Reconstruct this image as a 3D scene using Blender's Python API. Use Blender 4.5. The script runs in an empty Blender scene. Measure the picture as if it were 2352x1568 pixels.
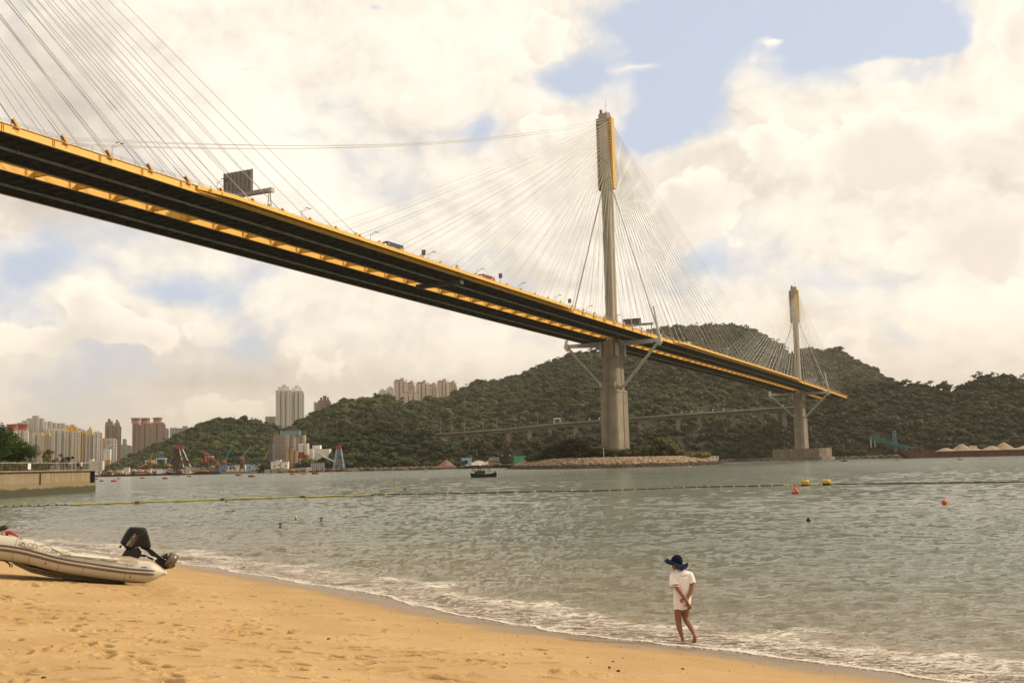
import bpy, math, random
import numpy as np
from mathutils import Vector, Matrix
from mathutils import noise as mnoise

sc = bpy.context.scene
COL = sc.collection
rnd = random.Random(7)
R = math.radians

# ---------------------------------------------------------------- camera
FPX, CX, CY, CAMH, ROLL, HORY = 2531.0, 1176.0, 784.0, 3.5, 0.0235, 1063.0
PITCH = math.atan((HORY - CY) / FPX)
fwv = Vector((0, math.cos(PITCH), math.sin(PITCH)))
r0v = Vector((1, 0, 0)); u0v = Vector((0, -math.sin(PITCH), math.cos(PITCH)))
RV = math.cos(ROLL) * r0v - math.sin(ROLL) * u0v
UV = math.sin(ROLL) * r0v + math.cos(ROLL) * u0v
CP = Vector((0, 0, CAMH))
cam = bpy.data.cameras.new('camera')
cam.sensor_width = 36.0
cam.lens = 36.0 * FPX / 2352.0
cam.clip_start = 0.1; cam.clip_end = 20000
camo = bpy.data.objects.new('camera', cam)
M = Matrix((RV, UV, -fwv)).transposed().to_4x4(); M.translation = CP
camo.matrix_world = M
COL.objects.link(camo); sc.camera = camo
sc.render.resolution_x = 1024; sc.render.resolution_y = 682

def ray(x, y): return fwv + RV * ((x - CX) / FPX) - UV * ((y - CY) / FPX)
def at(x, y, Y):
    r = ray(x, y); return CP + r * (Y / r.y)
def gnd(x, y, z=0.0):
    r = ray(x, y); return CP + r * ((z - CAMH) / r.z)
def proj(P):
    d = Vector(P) - CP; z = d.dot(fwv); return CX + FPX * d.dot(RV) / z, CY - FPX * d.dot(UV) / z
def wx(x, Y): 
    """world x of picture column x (near the horizon) at depth Y"""
    return at(x, HORY - 0.0235 * (x - CX), Y).x
def wz(x, y, Y): return at(x, y, Y).z

# ---------------------------------------------------------------- world
SUN_AZ, SUN_EL = R(72), R(33)           # clockwise from +Y, above horizon
w = bpy.data.worlds.new('World'); sc.world = w; w.use_nodes = True
nt = w.node_tree; N = nt.nodes; L = nt.links; N.clear()
def wn(t, **k):
    n = N.new(t)
    for a, b in k.items(): setattr(n, a, b)
    return n
def wmath(op, a, b=None, c=None):
    n = wn('ShaderNodeMath', operation=op)
    for i, v in enumerate((a, b, c)):
        if v is None: continue
        if isinstance(v, (int, float)): n.inputs[i].default_value = v
        else: L.new(v, n.inputs[i])
    return n.outputs[0]
tc = wn('ShaderNodeTexCoord'); sep = wn('ShaderNodeSeparateXYZ'); L.new(tc.outputs['Generated'], sep.inputs[0])
az = wmath('ARCTAN2', sep.outputs[0], sep.outputs[1]); el = wmath('ARCSINE', sep.outputs[2])
el15 = wmath('MULTIPLY', el, 1.25)
cmb = wn('ShaderNodeCombineXYZ'); L.new(az, cmb.inputs[0]); L.new(el15, cmb.inputs[1])
UVW = cmb.outputs[0]
def noise_at(vec, scale, detail, rough, off=(0, 0, 0), dist=0.0):
    m = wn('ShaderNodeMapping'); L.new(vec, m.inputs[0]); m.inputs['Location'].default_value = off
    t = wn('ShaderNodeTexNoise'); L.new(m.outputs[0], t.inputs['Vector'])
    t.inputs['Scale'].default_value = scale; t.inputs['Detail'].default_value = detail; t.inputs['Roughness'].default_value = rough
    t.inputs['Distortion'].default_value = dist
    return t
wn1 = noise_at(UVW, 7.0, 4, 0.6, (3.1, 1.7, 0))
vs = wn('ShaderNodeVectorMath', operation='SUBTRACT'); L.new(wn1.outputs['Color'], vs.inputs[0]); vs.inputs[1].default_value = (.5, .5, .5)
vsc = wn('ShaderNodeVectorMath', operation='SCALE'); L.new(vs.outputs[0], vsc.inputs[0]); vsc.inputs['Scale'].default_value = 0.07
va = wn('ShaderNodeVectorMath', operation='ADD'); L.new(UVW, va.inputs[0]); L.new(vsc.outputs[0], va.inputs[1])
WUV = va.outputs[0]
def duv(x, y):
    r = ray(x, y).normalized(); return math.atan2(r.x, r.y), math.asin(r.z) * 1.25
def blob(acc, x, y, rx, ry, wgt):
    """one soft elliptical patch of cloud (or clear sky) in sky directions"""
    u, v = duv(x, y); a = rx / 2531.0; b = ry / 2531.0 * 1.25
    m = wn('ShaderNodeMapping'); L.new(WUV, m.inputs[0])
    m.inputs['Scale'].default_value = (1 / a, 1 / b, 0); m.inputs['Location'].default_value = (-u / a, -v / b, 0)
    g = wn('ShaderNodeTexGradient', gradient_type='QUADRATIC_SPHERE'); L.new(m.outputs[0], g.inputs[0])
    return wmath('MULTIPLY_ADD', g.outputs['Fac'], wgt, acc)
# clear-sky holes (negative) and cloud banks (positive)
HOLES = [(1560, 60, 330, 200, -1.6), (1900, 70, 340, 200, -1.7), (2150, 70, 240, 170, -1.5), (1330, 180, 230, 120, -.9), (1560, 250, 230, 170, -1.5),
         (560, 165, 150, 55, -.6), (870, 45, 60, 45, -.55), (1090, 300, 150, 90, -.42), (60, 640, 270, 150, -.62), (400, 660, 260, 120, -.42),
         (590, 770, 220, 120, -.42), (20, 740, 160, 120, -.3), (1210, 790, 160, 60, -.3), (1960, 640, 330, 120, -.38), (2070, 760, 150, 110, -.45), (1620, 600, 160, 90, -.4), (1480, 330, 160, 90, -.9),
         (700, 330, 200, 70, -.25), (1150, 700, 220, 60, -.2), (2200, 400, 120, 30, -.3), (1990, 240, 200, 20, -.2)]
BANKS = [(1120, 60, 360, 150, .9), (600, 60, 400, 200, .5), (2340, 80, 110, 190, 1.5), (1960, 100, 320, 34, .55), (2090, 130, 280, 40, .6), (1800, 86, 90, 28, .75), (1480, 165, 200, 22, .35), (1980, 350, 420, 175, 1.2), (1640, 430, 260, 110, .9),
         (2240, 520, 300, 110, .8), (1230, 260, 160, 80, .7), (200, 690, 190, 90, .9), (390, 745, 150, 90, .8), (740, 820, 160, 100, .6), (480, 900, 300, 80, .5),
         (1960, 790, 110, 100, .7), (1300, 480, 360, 200, .4), (90, 300, 300, 300, .4)]
base = 0.30
up = wn('ShaderNodeMapRange'); L.new(el, up.inputs[0]); up.inputs[1].default_value = .45; up.inputs[2].default_value = .75; up.inputs[4].default_value = .5
dens = wmath('ADD', up.outputs[0], base)
for q in HOLES + BANKS: dens = blob(dens, *q)
n_big = noise_at(WUV, 4.5, 6, 0.54, (0.3, 5.2, 1.0))
n_det = noise_at(WUV, 13.0, 7, 0.58, (7.7, 2.2, 4.0))
d2 = wmath('MULTIPLY_ADD', wmath('SUBTRACT', n_big.outputs[0], .5), 1.7, dens)
def puff(off, scale=12.0):
    m = wn('ShaderNodeMapping'); L.new(WUV, m.inputs[0]); m.inputs['Location'].default_value = off
    v = wn('ShaderNodeTexVoronoi', feature='F1', voronoi_dimensions='2D', normalize=True); L.new(m.outputs[0], v.inputs['Vector']); v.inputs['Scale'].default_value = scale
    v.inputs['Detail'].default_value = 2.5; v.inputs['Roughness'].default_value = .62; v.inputs['Lacunarity'].default_value = 2.3
    return v.outputs['Distance']
pf = puff((1.3, 4.4, 2.0)); pfo = puff((1.3 + .012, 4.4 + .016, 2.0))
d3 = wmath('MULTIPLY_ADD', wmath('SUBTRACT', n_det.outputs[0], .5), 0.6, d2)
d3 = wmath('MULTIPLY_ADD', wmath('SUBTRACT', .40, pf), .35, d3)
al = wn('ShaderNodeMapRange', interpolation_type='SMOOTHSTEP'); L.new(d3, al.inputs[0])
al.inputs[1].default_value = -0.20; al.inputs[2].default_value = 0.32
# self-shading: compare the density with that a little higher and to the right (towards the sun)
n_off = noise_at(WUV, 4.5, 6, 0.54, (0.3 + 0.035, 5.2 + 0.045, 1.0))
n_of2 = noise_at(WUV, 13.0, 5, 0.58, (7.7 + 0.014, 2.2 + 0.02, 4.0))
lit1 = wmath('MULTIPLY', wmath('SUBTRACT', n_big.outputs[0], n_off.outputs[0]), 1.15)
lit2 = wmath('MULTIPLY_ADD', wmath('SUBTRACT', n_det.outputs[0], n_of2.outputs[0]), .3, lit1)
lit2 = wmath('MULTIPLY_ADD', wmath('SUBTRACT', pfo, pf), .7, lit2)
bri = wmath('ADD', lit2, 0.69)
# broad brightness of the deck: bright overhead left and right, grey low and far left
SHADE = [(130, 330, 300, 330, -.5), (80, 480, 420, 150, -.35), (620, 330, 520, 420, .35), (1080, 120, 300, 200, .2), (1700, 520, 500, 160, .12), (1800, 430, 260, 60, -.15), (2050, 300, 420, 150, .35),
         (1250, 640, 320, 90, -.2), (960, 720, 460, 130, -.25), (450, 870, 700, 110, -.45), (560, 800, 200, 60, -.25), (2250, 700, 360, 260, .35), (2050, 640, 260, 110, -.15), (1000, 900, 600, 90, -.2),
         (250, 980, 500, 80, -.3), (720, 790, 130, 60, .25), (220, 670, 190, 60, .25)]
for q in SHADE: bri = blob(bri, *q)
rp = wn('ShaderNodeValToRGB'); L.new(bri, rp.inputs[0])
e = rp.color_ramp.elements
e[0].position = 0.0; e[0].color = (.56, .49, .43, 1)
e[1].position = 1.0; e[1].color = (1.12, 1.02, .87, 1)
m1 = rp.color_ramp.elements.new(.45); m1.color = (.80, .715, .62, 1)
m2 = rp.color_ramp.elements.new(.7); m2.color = (.99, .90, .77, 1)
sky = wn('ShaderNodeTexSky', sky_type='NISHITA'); sky.sun_disc = False
sky.sun_elevation = SUN_EL; sky.sun_rotation = SUN_AZ; sky.dust_density = 2.0; sky.air_density = 1.0
hz = wn('ShaderNodeMix', data_type='RGBA'); hz.inputs[0].default_value = 0.70   # veil of thin cloud over the blue
sks = wn('ShaderNodeVectorMath', operation='SCALE'); L.new(sky.outputs[0], sks.inputs[0]); sks.inputs['Scale'].default_value = 0.10
L.new(sks.outputs[0], hz.inputs[6]); hz.inputs[7].default_value = (.70, .76, .88, 1)
mx = wn('ShaderNodeMix', data_type='RGBA'); L.new(al.outputs[0], mx.inputs[0]); L.new(hz.outputs[2], mx.inputs[6]); L.new(rp.outputs[0], mx.inputs[7])
# nearer cumulus heaps: crisp sunlit crests that fade into their own grey bases
CUM = [(1990, 350, 330, 165, 1.0), (1760, 330, 150, 110, .6), (2290, 320, 260, 150, .8), (2060, 300, 130, 100, .5), (1600, 480, 240, 130, .9), (1560, 440, 110, 70, .5), (2190, 560, 300, 150, .9), (2330, 570, 160, 120, .5), (1960, 790, 130, 105, .9),
       (190, 705, 140, 115, .72), (340, 775, 190, 100, .62), (100, 790, 200, 100, .45), (730, 835, 170, 110, .62), (530, 930, 300, 90, .55), (1250, 60, 200, 120, .7), (1250, 290, 150, 70, .5), (2360, 90, 100, 150, .8)]
c2 = wmath('ADD', -0.40, 0.0)
for q in CUM: c2 = blob(c2, *q[:4], q[4] * 1.12)
c2 = wmath('MULTIPLY_ADD', wmath('SUBTRACT', .40, pf), 1.25, c2)
c2 = wmath('MULTIPLY_ADD', wmath('SUBTRACT', n_det.outputs[0], .5), 0.5, c2)
ca = wn('ShaderNodeMapRange', interpolation_type='SMOOTHSTEP'); L.new(c2, ca.inputs[0]); ca.inputs[1].default_value = -.02; ca.inputs[2].default_value = .10
c3_ = wmath('MULTIPLY_ADD', wmath('SUBTRACT', pf, pfo), .9, c2)
for q in CUM: c3_ = blob(c3_, q[0] - q[2] * .12, q[1] + q[3] * .75, q[2] * 1.05, q[3] * .95, q[4] * 1.1)
cd = wn('ShaderNodeMapRange', interpolation_type='SMOOTHSTEP'); L.new(c3_, cd.inputs[0]); cd.inputs[1].default_value = .05; cd.inputs[2].default_value = .75
cc_ = wn('ShaderNodeMix', data_type='RGBA'); L.new(cd.outputs[0], cc_.inputs[0]); cc_.inputs[6].default_value = (1.12, 1.01, .86, 1); cc_.inputs[7].default_value = (.88, .785, .68, 1)
mxc = wn('ShaderNodeMix', data_type='RGBA'); L.new(wmath('MULTIPLY', ca.outputs[0], .85), mxc.inputs[0]); L.new(mx.outputs[2], mxc.inputs[6]); L.new(cc_.outputs[2], mxc.inputs[7]); mx = mxc
# thick warm air near the horizon
hf = wn('ShaderNodeMapRange', interpolation_type='SMOOTHSTEP'); L.new(el, hf.inputs[0])
hf.inputs[1].default_value = 0.0; hf.inputs[2].default_value = 0.16; hf.inputs[3].default_value = 0.7; hf.inputs[4].default_value = 0.0
mx2 = wn('ShaderNodeMix', data_type='RGBA'); L.new(hf.outputs[0], mx2.inputs[0]); L.new(mx.outputs[2], mx2.inputs[6]); mx2.inputs[7].default_value = (.70, .60, .475, 1)
bg = wn('ShaderNodeBackground'); L.new(mx2.outputs[2], bg.inputs[0]); bg.inputs[1].default_value = 1.0
wo = wn('ShaderNodeOutputWorld'); L.new(bg.outputs[0], wo.inputs[0])
w.cycles.sampling_method = 'MANUAL'; w.cycles.sample_map_resolution = 512

# ---------------------------------------------------------------- sun, exposure
sl = bpy.data.lights.new('sun', 'SUN'); sl.energy = 3.6; sl.angle = R(1.5); sl.color = (1.0, .86, .66)
so = bpy.data.objects.new('sun', sl); COL.objects.link(so)
sdir = Vector((math.sin(SUN_AZ) * math.cos(SUN_EL), math.cos(SUN_AZ) * math.cos(SUN_EL), math.sin(SUN_EL)))
so.rotation_euler = sdir.to_track_quat('Z', 'Y').to_euler(); so.location = (200, -100, 300)
sc.view_settings.view_transform = 'Standard'; sc.view_settings.look = 'None'
sc.view_settings.exposure = 0.08; sc.view_settings.gamma = 1.0
sc.cycles.use_denoising = True; sc.cycles.use_adaptive_sampling = True; sc.cycles.adaptive_threshold = 0.012
sc.cycles.max_bounces = 6; sc.cycles.transparent_max_bounces = 16; sc.cycles.volume_bounces = 0
sc.cycles.diffuse_bounces = 3; sc.cycles.glossy_bounces = 3

# ---------------------------------------------------------------- materials
MATS = {}
def mat(name, col, rough=.7, metal=0.0, var=0.12, vscale=1.5, bump=0.0, bscale=8.0, spec=0.4, streak=0.0, attr=None, coat=0.0, col2=None, sub=0.0):
    """procedural paint/stone/etc: base colour with two octaves of mottling, optional vertical streaks, bump"""
    if name in MATS: return MATS[name]
    m = bpy.data.materials.new(name); m.use_nodes = True; n = m.node_tree.nodes; l = m.node_tree.links; n.clear()
    out = n.new('ShaderNodeOutputMaterial'); b = n.new('ShaderNodeBsdfPrincipled'); l.new(b.outputs[0], out.inputs[0])
    b.inputs['Roughness'].default_value = rough; b.inputs['Metallic'].default_value = metal
    b.inputs['Specular IOR Level'].default_value = spec
    if coat: b.inputs['Coat Weight'].default_value = coat
    tcn = n.new('ShaderNodeTexCoord'); c = tcn.outputs['Object']
    nz = n.new('ShaderNodeTexNoise'); nz.inputs['Scale'].default_value = vscale; nz.inputs['Detail'].default_value = 5; nz.inputs['Roughness'].default_value = .6
    l.new(c, nz.inputs['Vector'])
    mr = n.new('ShaderNodeMapRange'); l.new(nz.outputs[0], mr.inputs[0]); mr.inputs[1].default_value = .3; mr.inputs[2].default_value = .7
    mixc = n.new('ShaderNodeMix'); mixc.data_type = 'RGBA'; l.new(mr.outputs[0], mixc.inputs[0])
    c1 = tuple(col); c2 = tuple(col2) if col2 else tuple(max(0, v * (1 - 2 * var)) for v in c1)
    mixc.inputs[6].default_value = (*c2, 1); mixc.inputs[7].default_value = (*[min(1, v * (1 + var * .5)) for v in c1], 1)
    res = mixc.outputs[2]
    if streak:
        mp = n.new('ShaderNodeMapping'); l.new(c, mp.inputs[0]); mp.inputs['Scale'].default_value = (vscale * 2.2, vscale * 2.2, vscale * .12)
        sn = n.new('ShaderNodeTexNoise'); l.new(mp.outputs[0], sn.inputs['Vector']); sn.inputs['Scale'].default_value = 1; sn.inputs['Detail'].default_value = 6; sn.inputs['Roughness'].default_value = .65
        sr = n.new('ShaderNodeMapRange'); l.new(sn.outputs[0], sr.inputs[0]); sr.inputs[1].default_value = .42; sr.inputs[2].default_value = .68; sr.inputs[3].default_value = 0; sr.inputs[4].default_value = streak
        ms = n.new('ShaderNodeMix'); ms.data_type = 'RGBA'; l.new(sr.outputs[0], ms.inputs[0]); l.new(res, ms.inputs[6]); ms.inputs[7].default_value = (*[v * .45 for v in c1], 1); res = ms.outputs[2]
    if attr:
        a = n.new('ShaderNodeAttribute'); a.attribute_name = attr
        mm = n.new('ShaderNodeMix'); mm.data_type = 'RGBA'; mm.blend_type = 'MULTIPLY'; mm.inputs[0].default_value = 1; l.new(res, mm.inputs[6]); l.new(a.outputs['Color'], mm.inputs[7]); res = mm.outputs[2]
    l.new(res, b.inputs['Base Color'])
    if bump:
        bn = n.new('ShaderNodeTexNoise'); bn.inputs['Scale'].default_value = bscale; bn.inputs['Detail'].default_value = 4; l.new(c, bn.inputs['Vector'])
        bb = n.new('ShaderNodeBump'); bb.inputs['Strength'].default_value = bump; bb.inputs['Distance'].default_value = .05; l.new(bn.outputs[0], bb.inputs['Height']); l.new(bb.outputs[0], b.inputs['Normal'])
    MATS[name] = m; return m

# ---------------------------------------------------------------- mesh building
class MB:
    def __init__(s): s.v = []; s.f = []; s.m = []; s.sm = []
    def add(s, vs, fs, mi=0, smooth=False):
        o = len(s.v); s.v.extend([tuple(v) for v in vs])
        for f in fs: s.f.append(tuple(i + o for i in f)); s.m.append(mi); s.sm.append(smooth)
        return s
    def box(s, c, d, mi=0, rz=0.0, Mx=None):
        vs = []
        for i in (-1, 1):
            for j in (-1, 1):
                for k in (-1, 1): vs.append(Vector((i * d[0] / 2, j * d[1] / 2, k * d[2] / 2)))
        if rz: Rm = Matrix.Rotation(rz, 3, 'Z'); vs = [Rm @ v for v in vs]
        if Mx is not None: vs = [Mx @ v for v in vs]
        vs = [v + Vector(c) for v in vs]
        return s.add(vs, [(0, 1, 3, 2), (4, 6, 7, 5), (0, 4, 5, 1), (2, 3, 7, 6), (0, 2, 6, 4), (1, 5, 7, 3)], mi)
    def prism(s, poly, z0, z1, mi=0, scale_top=1.0, smooth=False, cap=True):
        n = len(poly); cx = sum(p[0] for p in poly) / n; cy = sum(p[1] for p in poly) / n
        vs = [(p[0], p[1], z0) for p in poly] + [(cx + (p[0] - cx) * scale_top, cy + (p[1] - cy) * scale_top, z1) for p in poly]
        s.add(vs, [(i, (i + 1) % n, n + (i + 1) % n, n + i) for i in range(n)], mi, smooth)
        if cap: s.add(vs, [tuple(reversed(range(n))), tuple(range(n, 2 * n))], mi)
        return s
    def extr(s, poly, y0, y1, mi=0):
        """polygon in x,z extruded along y"""
        n = len(poly); vs = [(p[0], y0, p[1]) for p in poly] + [(p[0], y1, p[1]) for p in poly]
        s.add(vs, [(i, (i + 1) % n, n + (i + 1) % n, n + i) for i in range(n)] + [tuple(reversed(range(n))), tuple(range(n, 2 * n))], mi); return s
    def tube(s, p0, p1, r0, r1=None, n=8, mi=0, cap=True, smooth=True):
        return s.path([p0, p1], [r0, r0 if r1 is None else r1], n, mi, cap, smooth)
    def path(s, pts, rad, n=8, mi=0, cap=True, smooth=True, closed=False, sq=(1, 1)):
        pts = [Vector(p) for p in pts]; K = len(pts)
        if isinstance(rad, (int, float)): rad = [rad] * K
        o = []; prev = None
        for i, p in enumerate(pts):
            if closed: t = pts[(i + 1) % K] - pts[i - 1]
            else: t = pts[min(i + 1, K - 1)] - pts[max(i - 1, 0)]
            t.normalize()
            if prev is None:
                a = Vector((0, 0, 1)) if abs(t.z) < .95 else Vector((1, 0, 0)); u = t.cross(a).normalized()
            else:
                u = (prev - t * prev.dot(t)); u = u.normalized() if u.length > 1e-6 else t.orthogonal().normalized()
            prev = u; v = t.cross(u)
            for k in range(n):
                an = 2 * math.pi * k / n; o.append(p + u * (math.cos(an) * rad[i] * sq[0]) + v * (math.sin(an) * rad[i] * sq[1]))
        fs = []
        for i in range(K if closed else K - 1):
            j = (i + 1) % K
            for k in range(n): fs.append((i * n + k, i * n + (k + 1) % n, j * n + (k + 1) % n, j * n + k))
        s.add(o, fs, mi, smooth)
        if cap and not closed: s.add(o[:n] + o[-n:], [tuple(reversed(range(n))), tuple(range(n, 2 * n))], mi)
        return s
    def ell(s, c, d, nu=12, nv=8, mi=0, Mx=None, jit=0.0, z0=-1.0, z1=1.0):
        vs = []; c = Vector(c); a0 = math.asin(z0); a1 = math.asin(z1)
        for i in range(nv + 1):
            ph = a0 + (a1 - a0) * i / nv
            for k in range(nu):
                th = 2 * math.pi * k / nu; q = 1 + jit * (rnd.random() - .5)
                v = Vector((math.cos(ph) * math.cos(th) * d[0] * q, math.cos(ph) * math.sin(th) * d[1] * q, math.sin(ph) * d[2] * q))
                if Mx is not None: v = Mx @ v
                vs.append(c + v)
        fs = [(i * nu + k, i * nu + (k + 1) % nu, (i + 1) * nu + (k + 1) % nu, (i + 1) * nu + k) for i in range(nv) for k in range(nu)]
        fs += [tuple(reversed(range(nu))), tuple(range(nv * nu, nv * nu + nu))]
        return s.add(vs, fs, mi, True)
    def lathe(s, prof, c=(0, 0, 0), n=16, mi=0, smooth=True):
        c = Vector(c); vs = []
        for r, z in prof:
            for k in range(n): an = 2 * math.pi * k / n; vs.append(c + Vector((r * math.cos(an), r * math.sin(an), z)))
        K = len(prof); s.add(vs, [(i * n + k, i * n + (k + 1) % n, (i + 1) * n + (k + 1) % n, (i + 1) * n + k) for i in range(K - 1) for k in range(n)], mi, smooth)
        s.add(vs, [tuple(reversed(range(n))), tuple(range((K - 1) * n, K * n))], mi); return s
    def truss(s, p0, p1, w0, w1, bays, r=.15, mi=0, nside=4, rr=None):
        """lattice boom between two points"""
        p0 = Vector(p0); p1 = Vector(p1); t = (p1 - p0).normalized(); a = Vector((0, 0, 1)) if abs(t.z) < .9 else Vector((0, 1, 0)); u = t.cross(a).normalized(); v = t.cross(u)
        cor = [(1, 1), (1, -1), (-1, -1), (-1, 1)]
        def pt(i, c):
            f = i / bays; w_ = w0 + (w1 - w0) * f; return p0.lerp(p1, f) + u * (c[0] * w_ / 2) + v * (c[1] * w_ / 2)
        for c in cor: s.tube(pt(0, c), pt(bays, c), r, r, 4, mi)
        rr = rr or r * .6
        for i in range(bays):
            for k in range(4):
                a_, b_ = cor[k], cor[(k + 1) % 4]
                if i % 2: a_, b_ = b_, a_
                s.tube(pt(i, a_), pt(i + 1, b_), rr, rr, 3, mi, cap=False)
        return s
    def build(s, name, mats, parent=None, smooth=None, off=None):
        me = bpy.data.meshes.new(name)
        off = Vector(off) if off is not None else None
        vs = s.v if off is None else [(v[0] - off.x, v[1] - off.y, v[2] - off.z) for v in s.v]
        me.from_pydata(vs, [], s.f)
        if not isinstance(mats, (list, tuple)): mats = [mats]
        for m in mats: me.materials.append(m)
        if len(mats) > 1: me.polygons.foreach_set('material_index', s.m)
        if smooth is True: me.polygons.foreach_set('use_smooth', [True] * len(s.f))
        elif smooth is None and any(s.sm): me.polygons.foreach_set('use_smooth', s.sm)
        me.update()
        o = bpy.data.objects.new(name, me); COL.objects.link(o)
        if parent is not None: o.parent = parent
        return o

def tag(o, label=None, cat=None, group=None, kind=None):
    if label: o['label'] = label
    if cat: o['category'] = cat
    if group: o['group'] = group
    if kind: o['kind'] = kind
    return o
def thing(name, loc, label, cat, group=None, rz=0.0):
    o = bpy.data.objects.new(name, None); COL.objects.link(o); o.location = loc; o.rotation_euler = (0, 0, rz)
    o.empty_display_size = .5
    return tag(o, label, cat, group)
def dup(root, loc=None, rz=None, label=None, group=None, scale=None):
    r = root.copy(); COL.objects.link(r)
    if loc is not None: r.location = loc
    if rz is not None: r.rotation_euler = (0, 0, rz)
    if scale is not None: r.scale = scale
    if label: r['label'] = label
    if group: r['group'] = group
    for ch in list(root.children):
        c = ch.copy(); COL.objects.link(c); c.parent = r
        for g in list(ch.children):
            d = g.copy(); COL.objects.link(d); d.parent = c
    return r
def np_mesh(name, verts, faces, mats, smooth=True, parent=None, attrs=None, mi=None):
    """verts (n,3) float array; faces (m,k) int array with constant k"""
    me = bpy.data.meshes.new(name); verts = np.asarray(verts, np.float32); faces = np.asarray(faces, np.int32); k = faces.shape[1]
    me.vertices.add(len(verts)); me.vertices.foreach_set('co', verts.ravel())
    me.loops.add(faces.size); me.loops.foreach_set('vertex_index', faces.ravel())
    me.polygons.add(len(faces)); me.polygons.foreach_set('loop_start', np.arange(0, faces.size, k, dtype=np.int32))
    me.polygons.foreach_set('loop_total', np.full(len(faces), k, np.int32))
    me.polygons.foreach_set('use_smooth', np.full(len(faces), smooth))
    if mi is not None: me.polygons.foreach_set('material_index', np.asarray(mi, np.int32))
    for m in (mats if isinstance(mats, (list, tuple)) else [mats]): me.materials.append(m)
    for nm, arr in (attrs or {}).items():
        arr = np.asarray(arr, np.float32)
        if arr.ndim == 1: a = me.attributes.new(nm, 'FLOAT', 'POINT'); a.data.foreach_set('value', arr)
        else: a = me.attributes.new(nm, 'FLOAT_COLOR', 'POINT'); a.data.foreach_set('color', arr.ravel())
    me.update(calc_edges=True); me.validate()
    o = bpy.data.objects.new(name, me); COL.objects.link(o)
    if parent is not None: o.parent = parent
    return o
def grid_faces(nr, nc):
    i = np.arange(nr - 1)[:, None] * nc + np.arange(nc - 1)[None, :]
    return np.stack([i, i + 1, i + nc + 1, i + nc], -1).reshape(-1, 4)
def vnoise(x, y, seed=0):
    """smooth value noise on arrays, range -1..1"""
    xi = np.floor(x).astype(np.int64); yi = np.floor(y).astype(np.int64); fx = x - xi; fy = y - yi
    fx = fx * fx * (3 - 2 * fx); fy = fy * fy * (3 - 2 * fy)
    def h(a, b):
        n = (a * 374761393 + b * 668265263 + seed * 974711) & 0xffffffff
        n = ((n ^ (n >> 13)) * 1274126177) & 0xffffffff; n = n ^ (n >> 16); return (n & 0xffff) / 32767.5 - 1
    return (h(xi, yi) * (1 - fx) + h(xi + 1, yi) * fx) * (1 - fy) + (h(xi, yi + 1) * (1 - fx) + h(xi + 1, yi + 1) * fx) * fy
def fbm(x, y, oct=4, seed=0, gain=.5):
    s = 0; a = 1; t = 0
    for i in range(oct): s = s + a * vnoise(x * 2 ** i, y * 2 ** i, seed + i * 17); t += a; a *= gain
    return s / t
def sstep(a, b, x):
    t = np.clip((x - a) / (b - a), 0, 1); return t * t * (3 - 2 * t)
FONT = None
def text_verts(txt, size=1.0, res=2):
    """lettering as flat geometry (verts in x,y; faces)"""
    cu = bpy.data.curves.new('lettering', 'FONT'); cu.body = txt; cu.size = size; cu.resolution_u = res; cu.align_x = 'CENTER'; cu.align_y = 'CENTER'
    o = bpy.data.objects.new('lettering', cu); COL.objects.link(o)
    bpy.context.view_layer.update()
    dg = bpy.context.evaluated_depsgraph_get(); me = bpy.data.meshes.new_from_object(o.evaluated_get(dg))
    vs = [v.co.copy() for v in me.vertices]; fs = [tuple(p.vertices) for p in me.polygons]
    bpy.data.objects.remove(o); bpy.data.curves.remove(cu); bpy.data.meshes.remove(me)
    return vs, fs

# ================================================================ shoreline, sand, sea
SH = np.array([(70, -28), (40, -10), (22, 3.5), (14, 10), (9.4, 14.6), (6.9, 17.3), (5.7, 18.6), (4.6, 19.8), (3.1, 21.3), (.9, 23.4), (-1.3, 26.4), (-4, 30.9), (-8.4, 37.0), (-13.6, 44.0), (-21, 52.5), (-32, 63), (-52, 80), (-90, 108), (-160, 150)], float)
def shore_d(x, y):
    """signed distance to the waterline, positive on the land side"""
    best = np.full(np.shape(x), 1e9); sgn = np.ones(np.shape(x))
    for (ax, ay), (bx, by) in zip(SH[:-1], SH[1:]):
        dx, dy = bx - ax, by - ay; L2 = dx * dx + dy * dy
        t = np.clip(((x - ax) * dx + (y - ay) * dy) / L2, 0, 1); qx = ax + t * dx; qy = ay + t * dy
        d = np.hypot(x - qx, y - qy); cr = dx * (y - ay) - dy * (x - ax)
        m_ = d < best - 1e-9; best = np.where(m_, d, best); sgn = np.where(m_, np.where(cr > 0, 1.0, -1.0), sgn)
    return best * sgn
_mid = shore_d(np.array([0.0]), np.array([5.0]))[0]
SGN = 1.0 if _mid > 0 else -1.0
def land(x, y): return shore_d(np.asarray(x, float), np.asarray(y, float)) * SGN
def sand_base(d): 
    return np.where(d > 0, .118 * np.minimum(d, 11) + .5 * (1 - np.exp(-np.maximum(d - 11, 0) * .2)), np.maximum(.10 * d, -4))
def sand_z(x, y): return float(sand_base(land(x, y)))

rng = np.random.default_rng(5)
def polar(r, th):
    rr, tt = np.meshgrid(r, th, indexing='ij'); return rr * np.sin(tt), rr * np.cos(tt)
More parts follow.
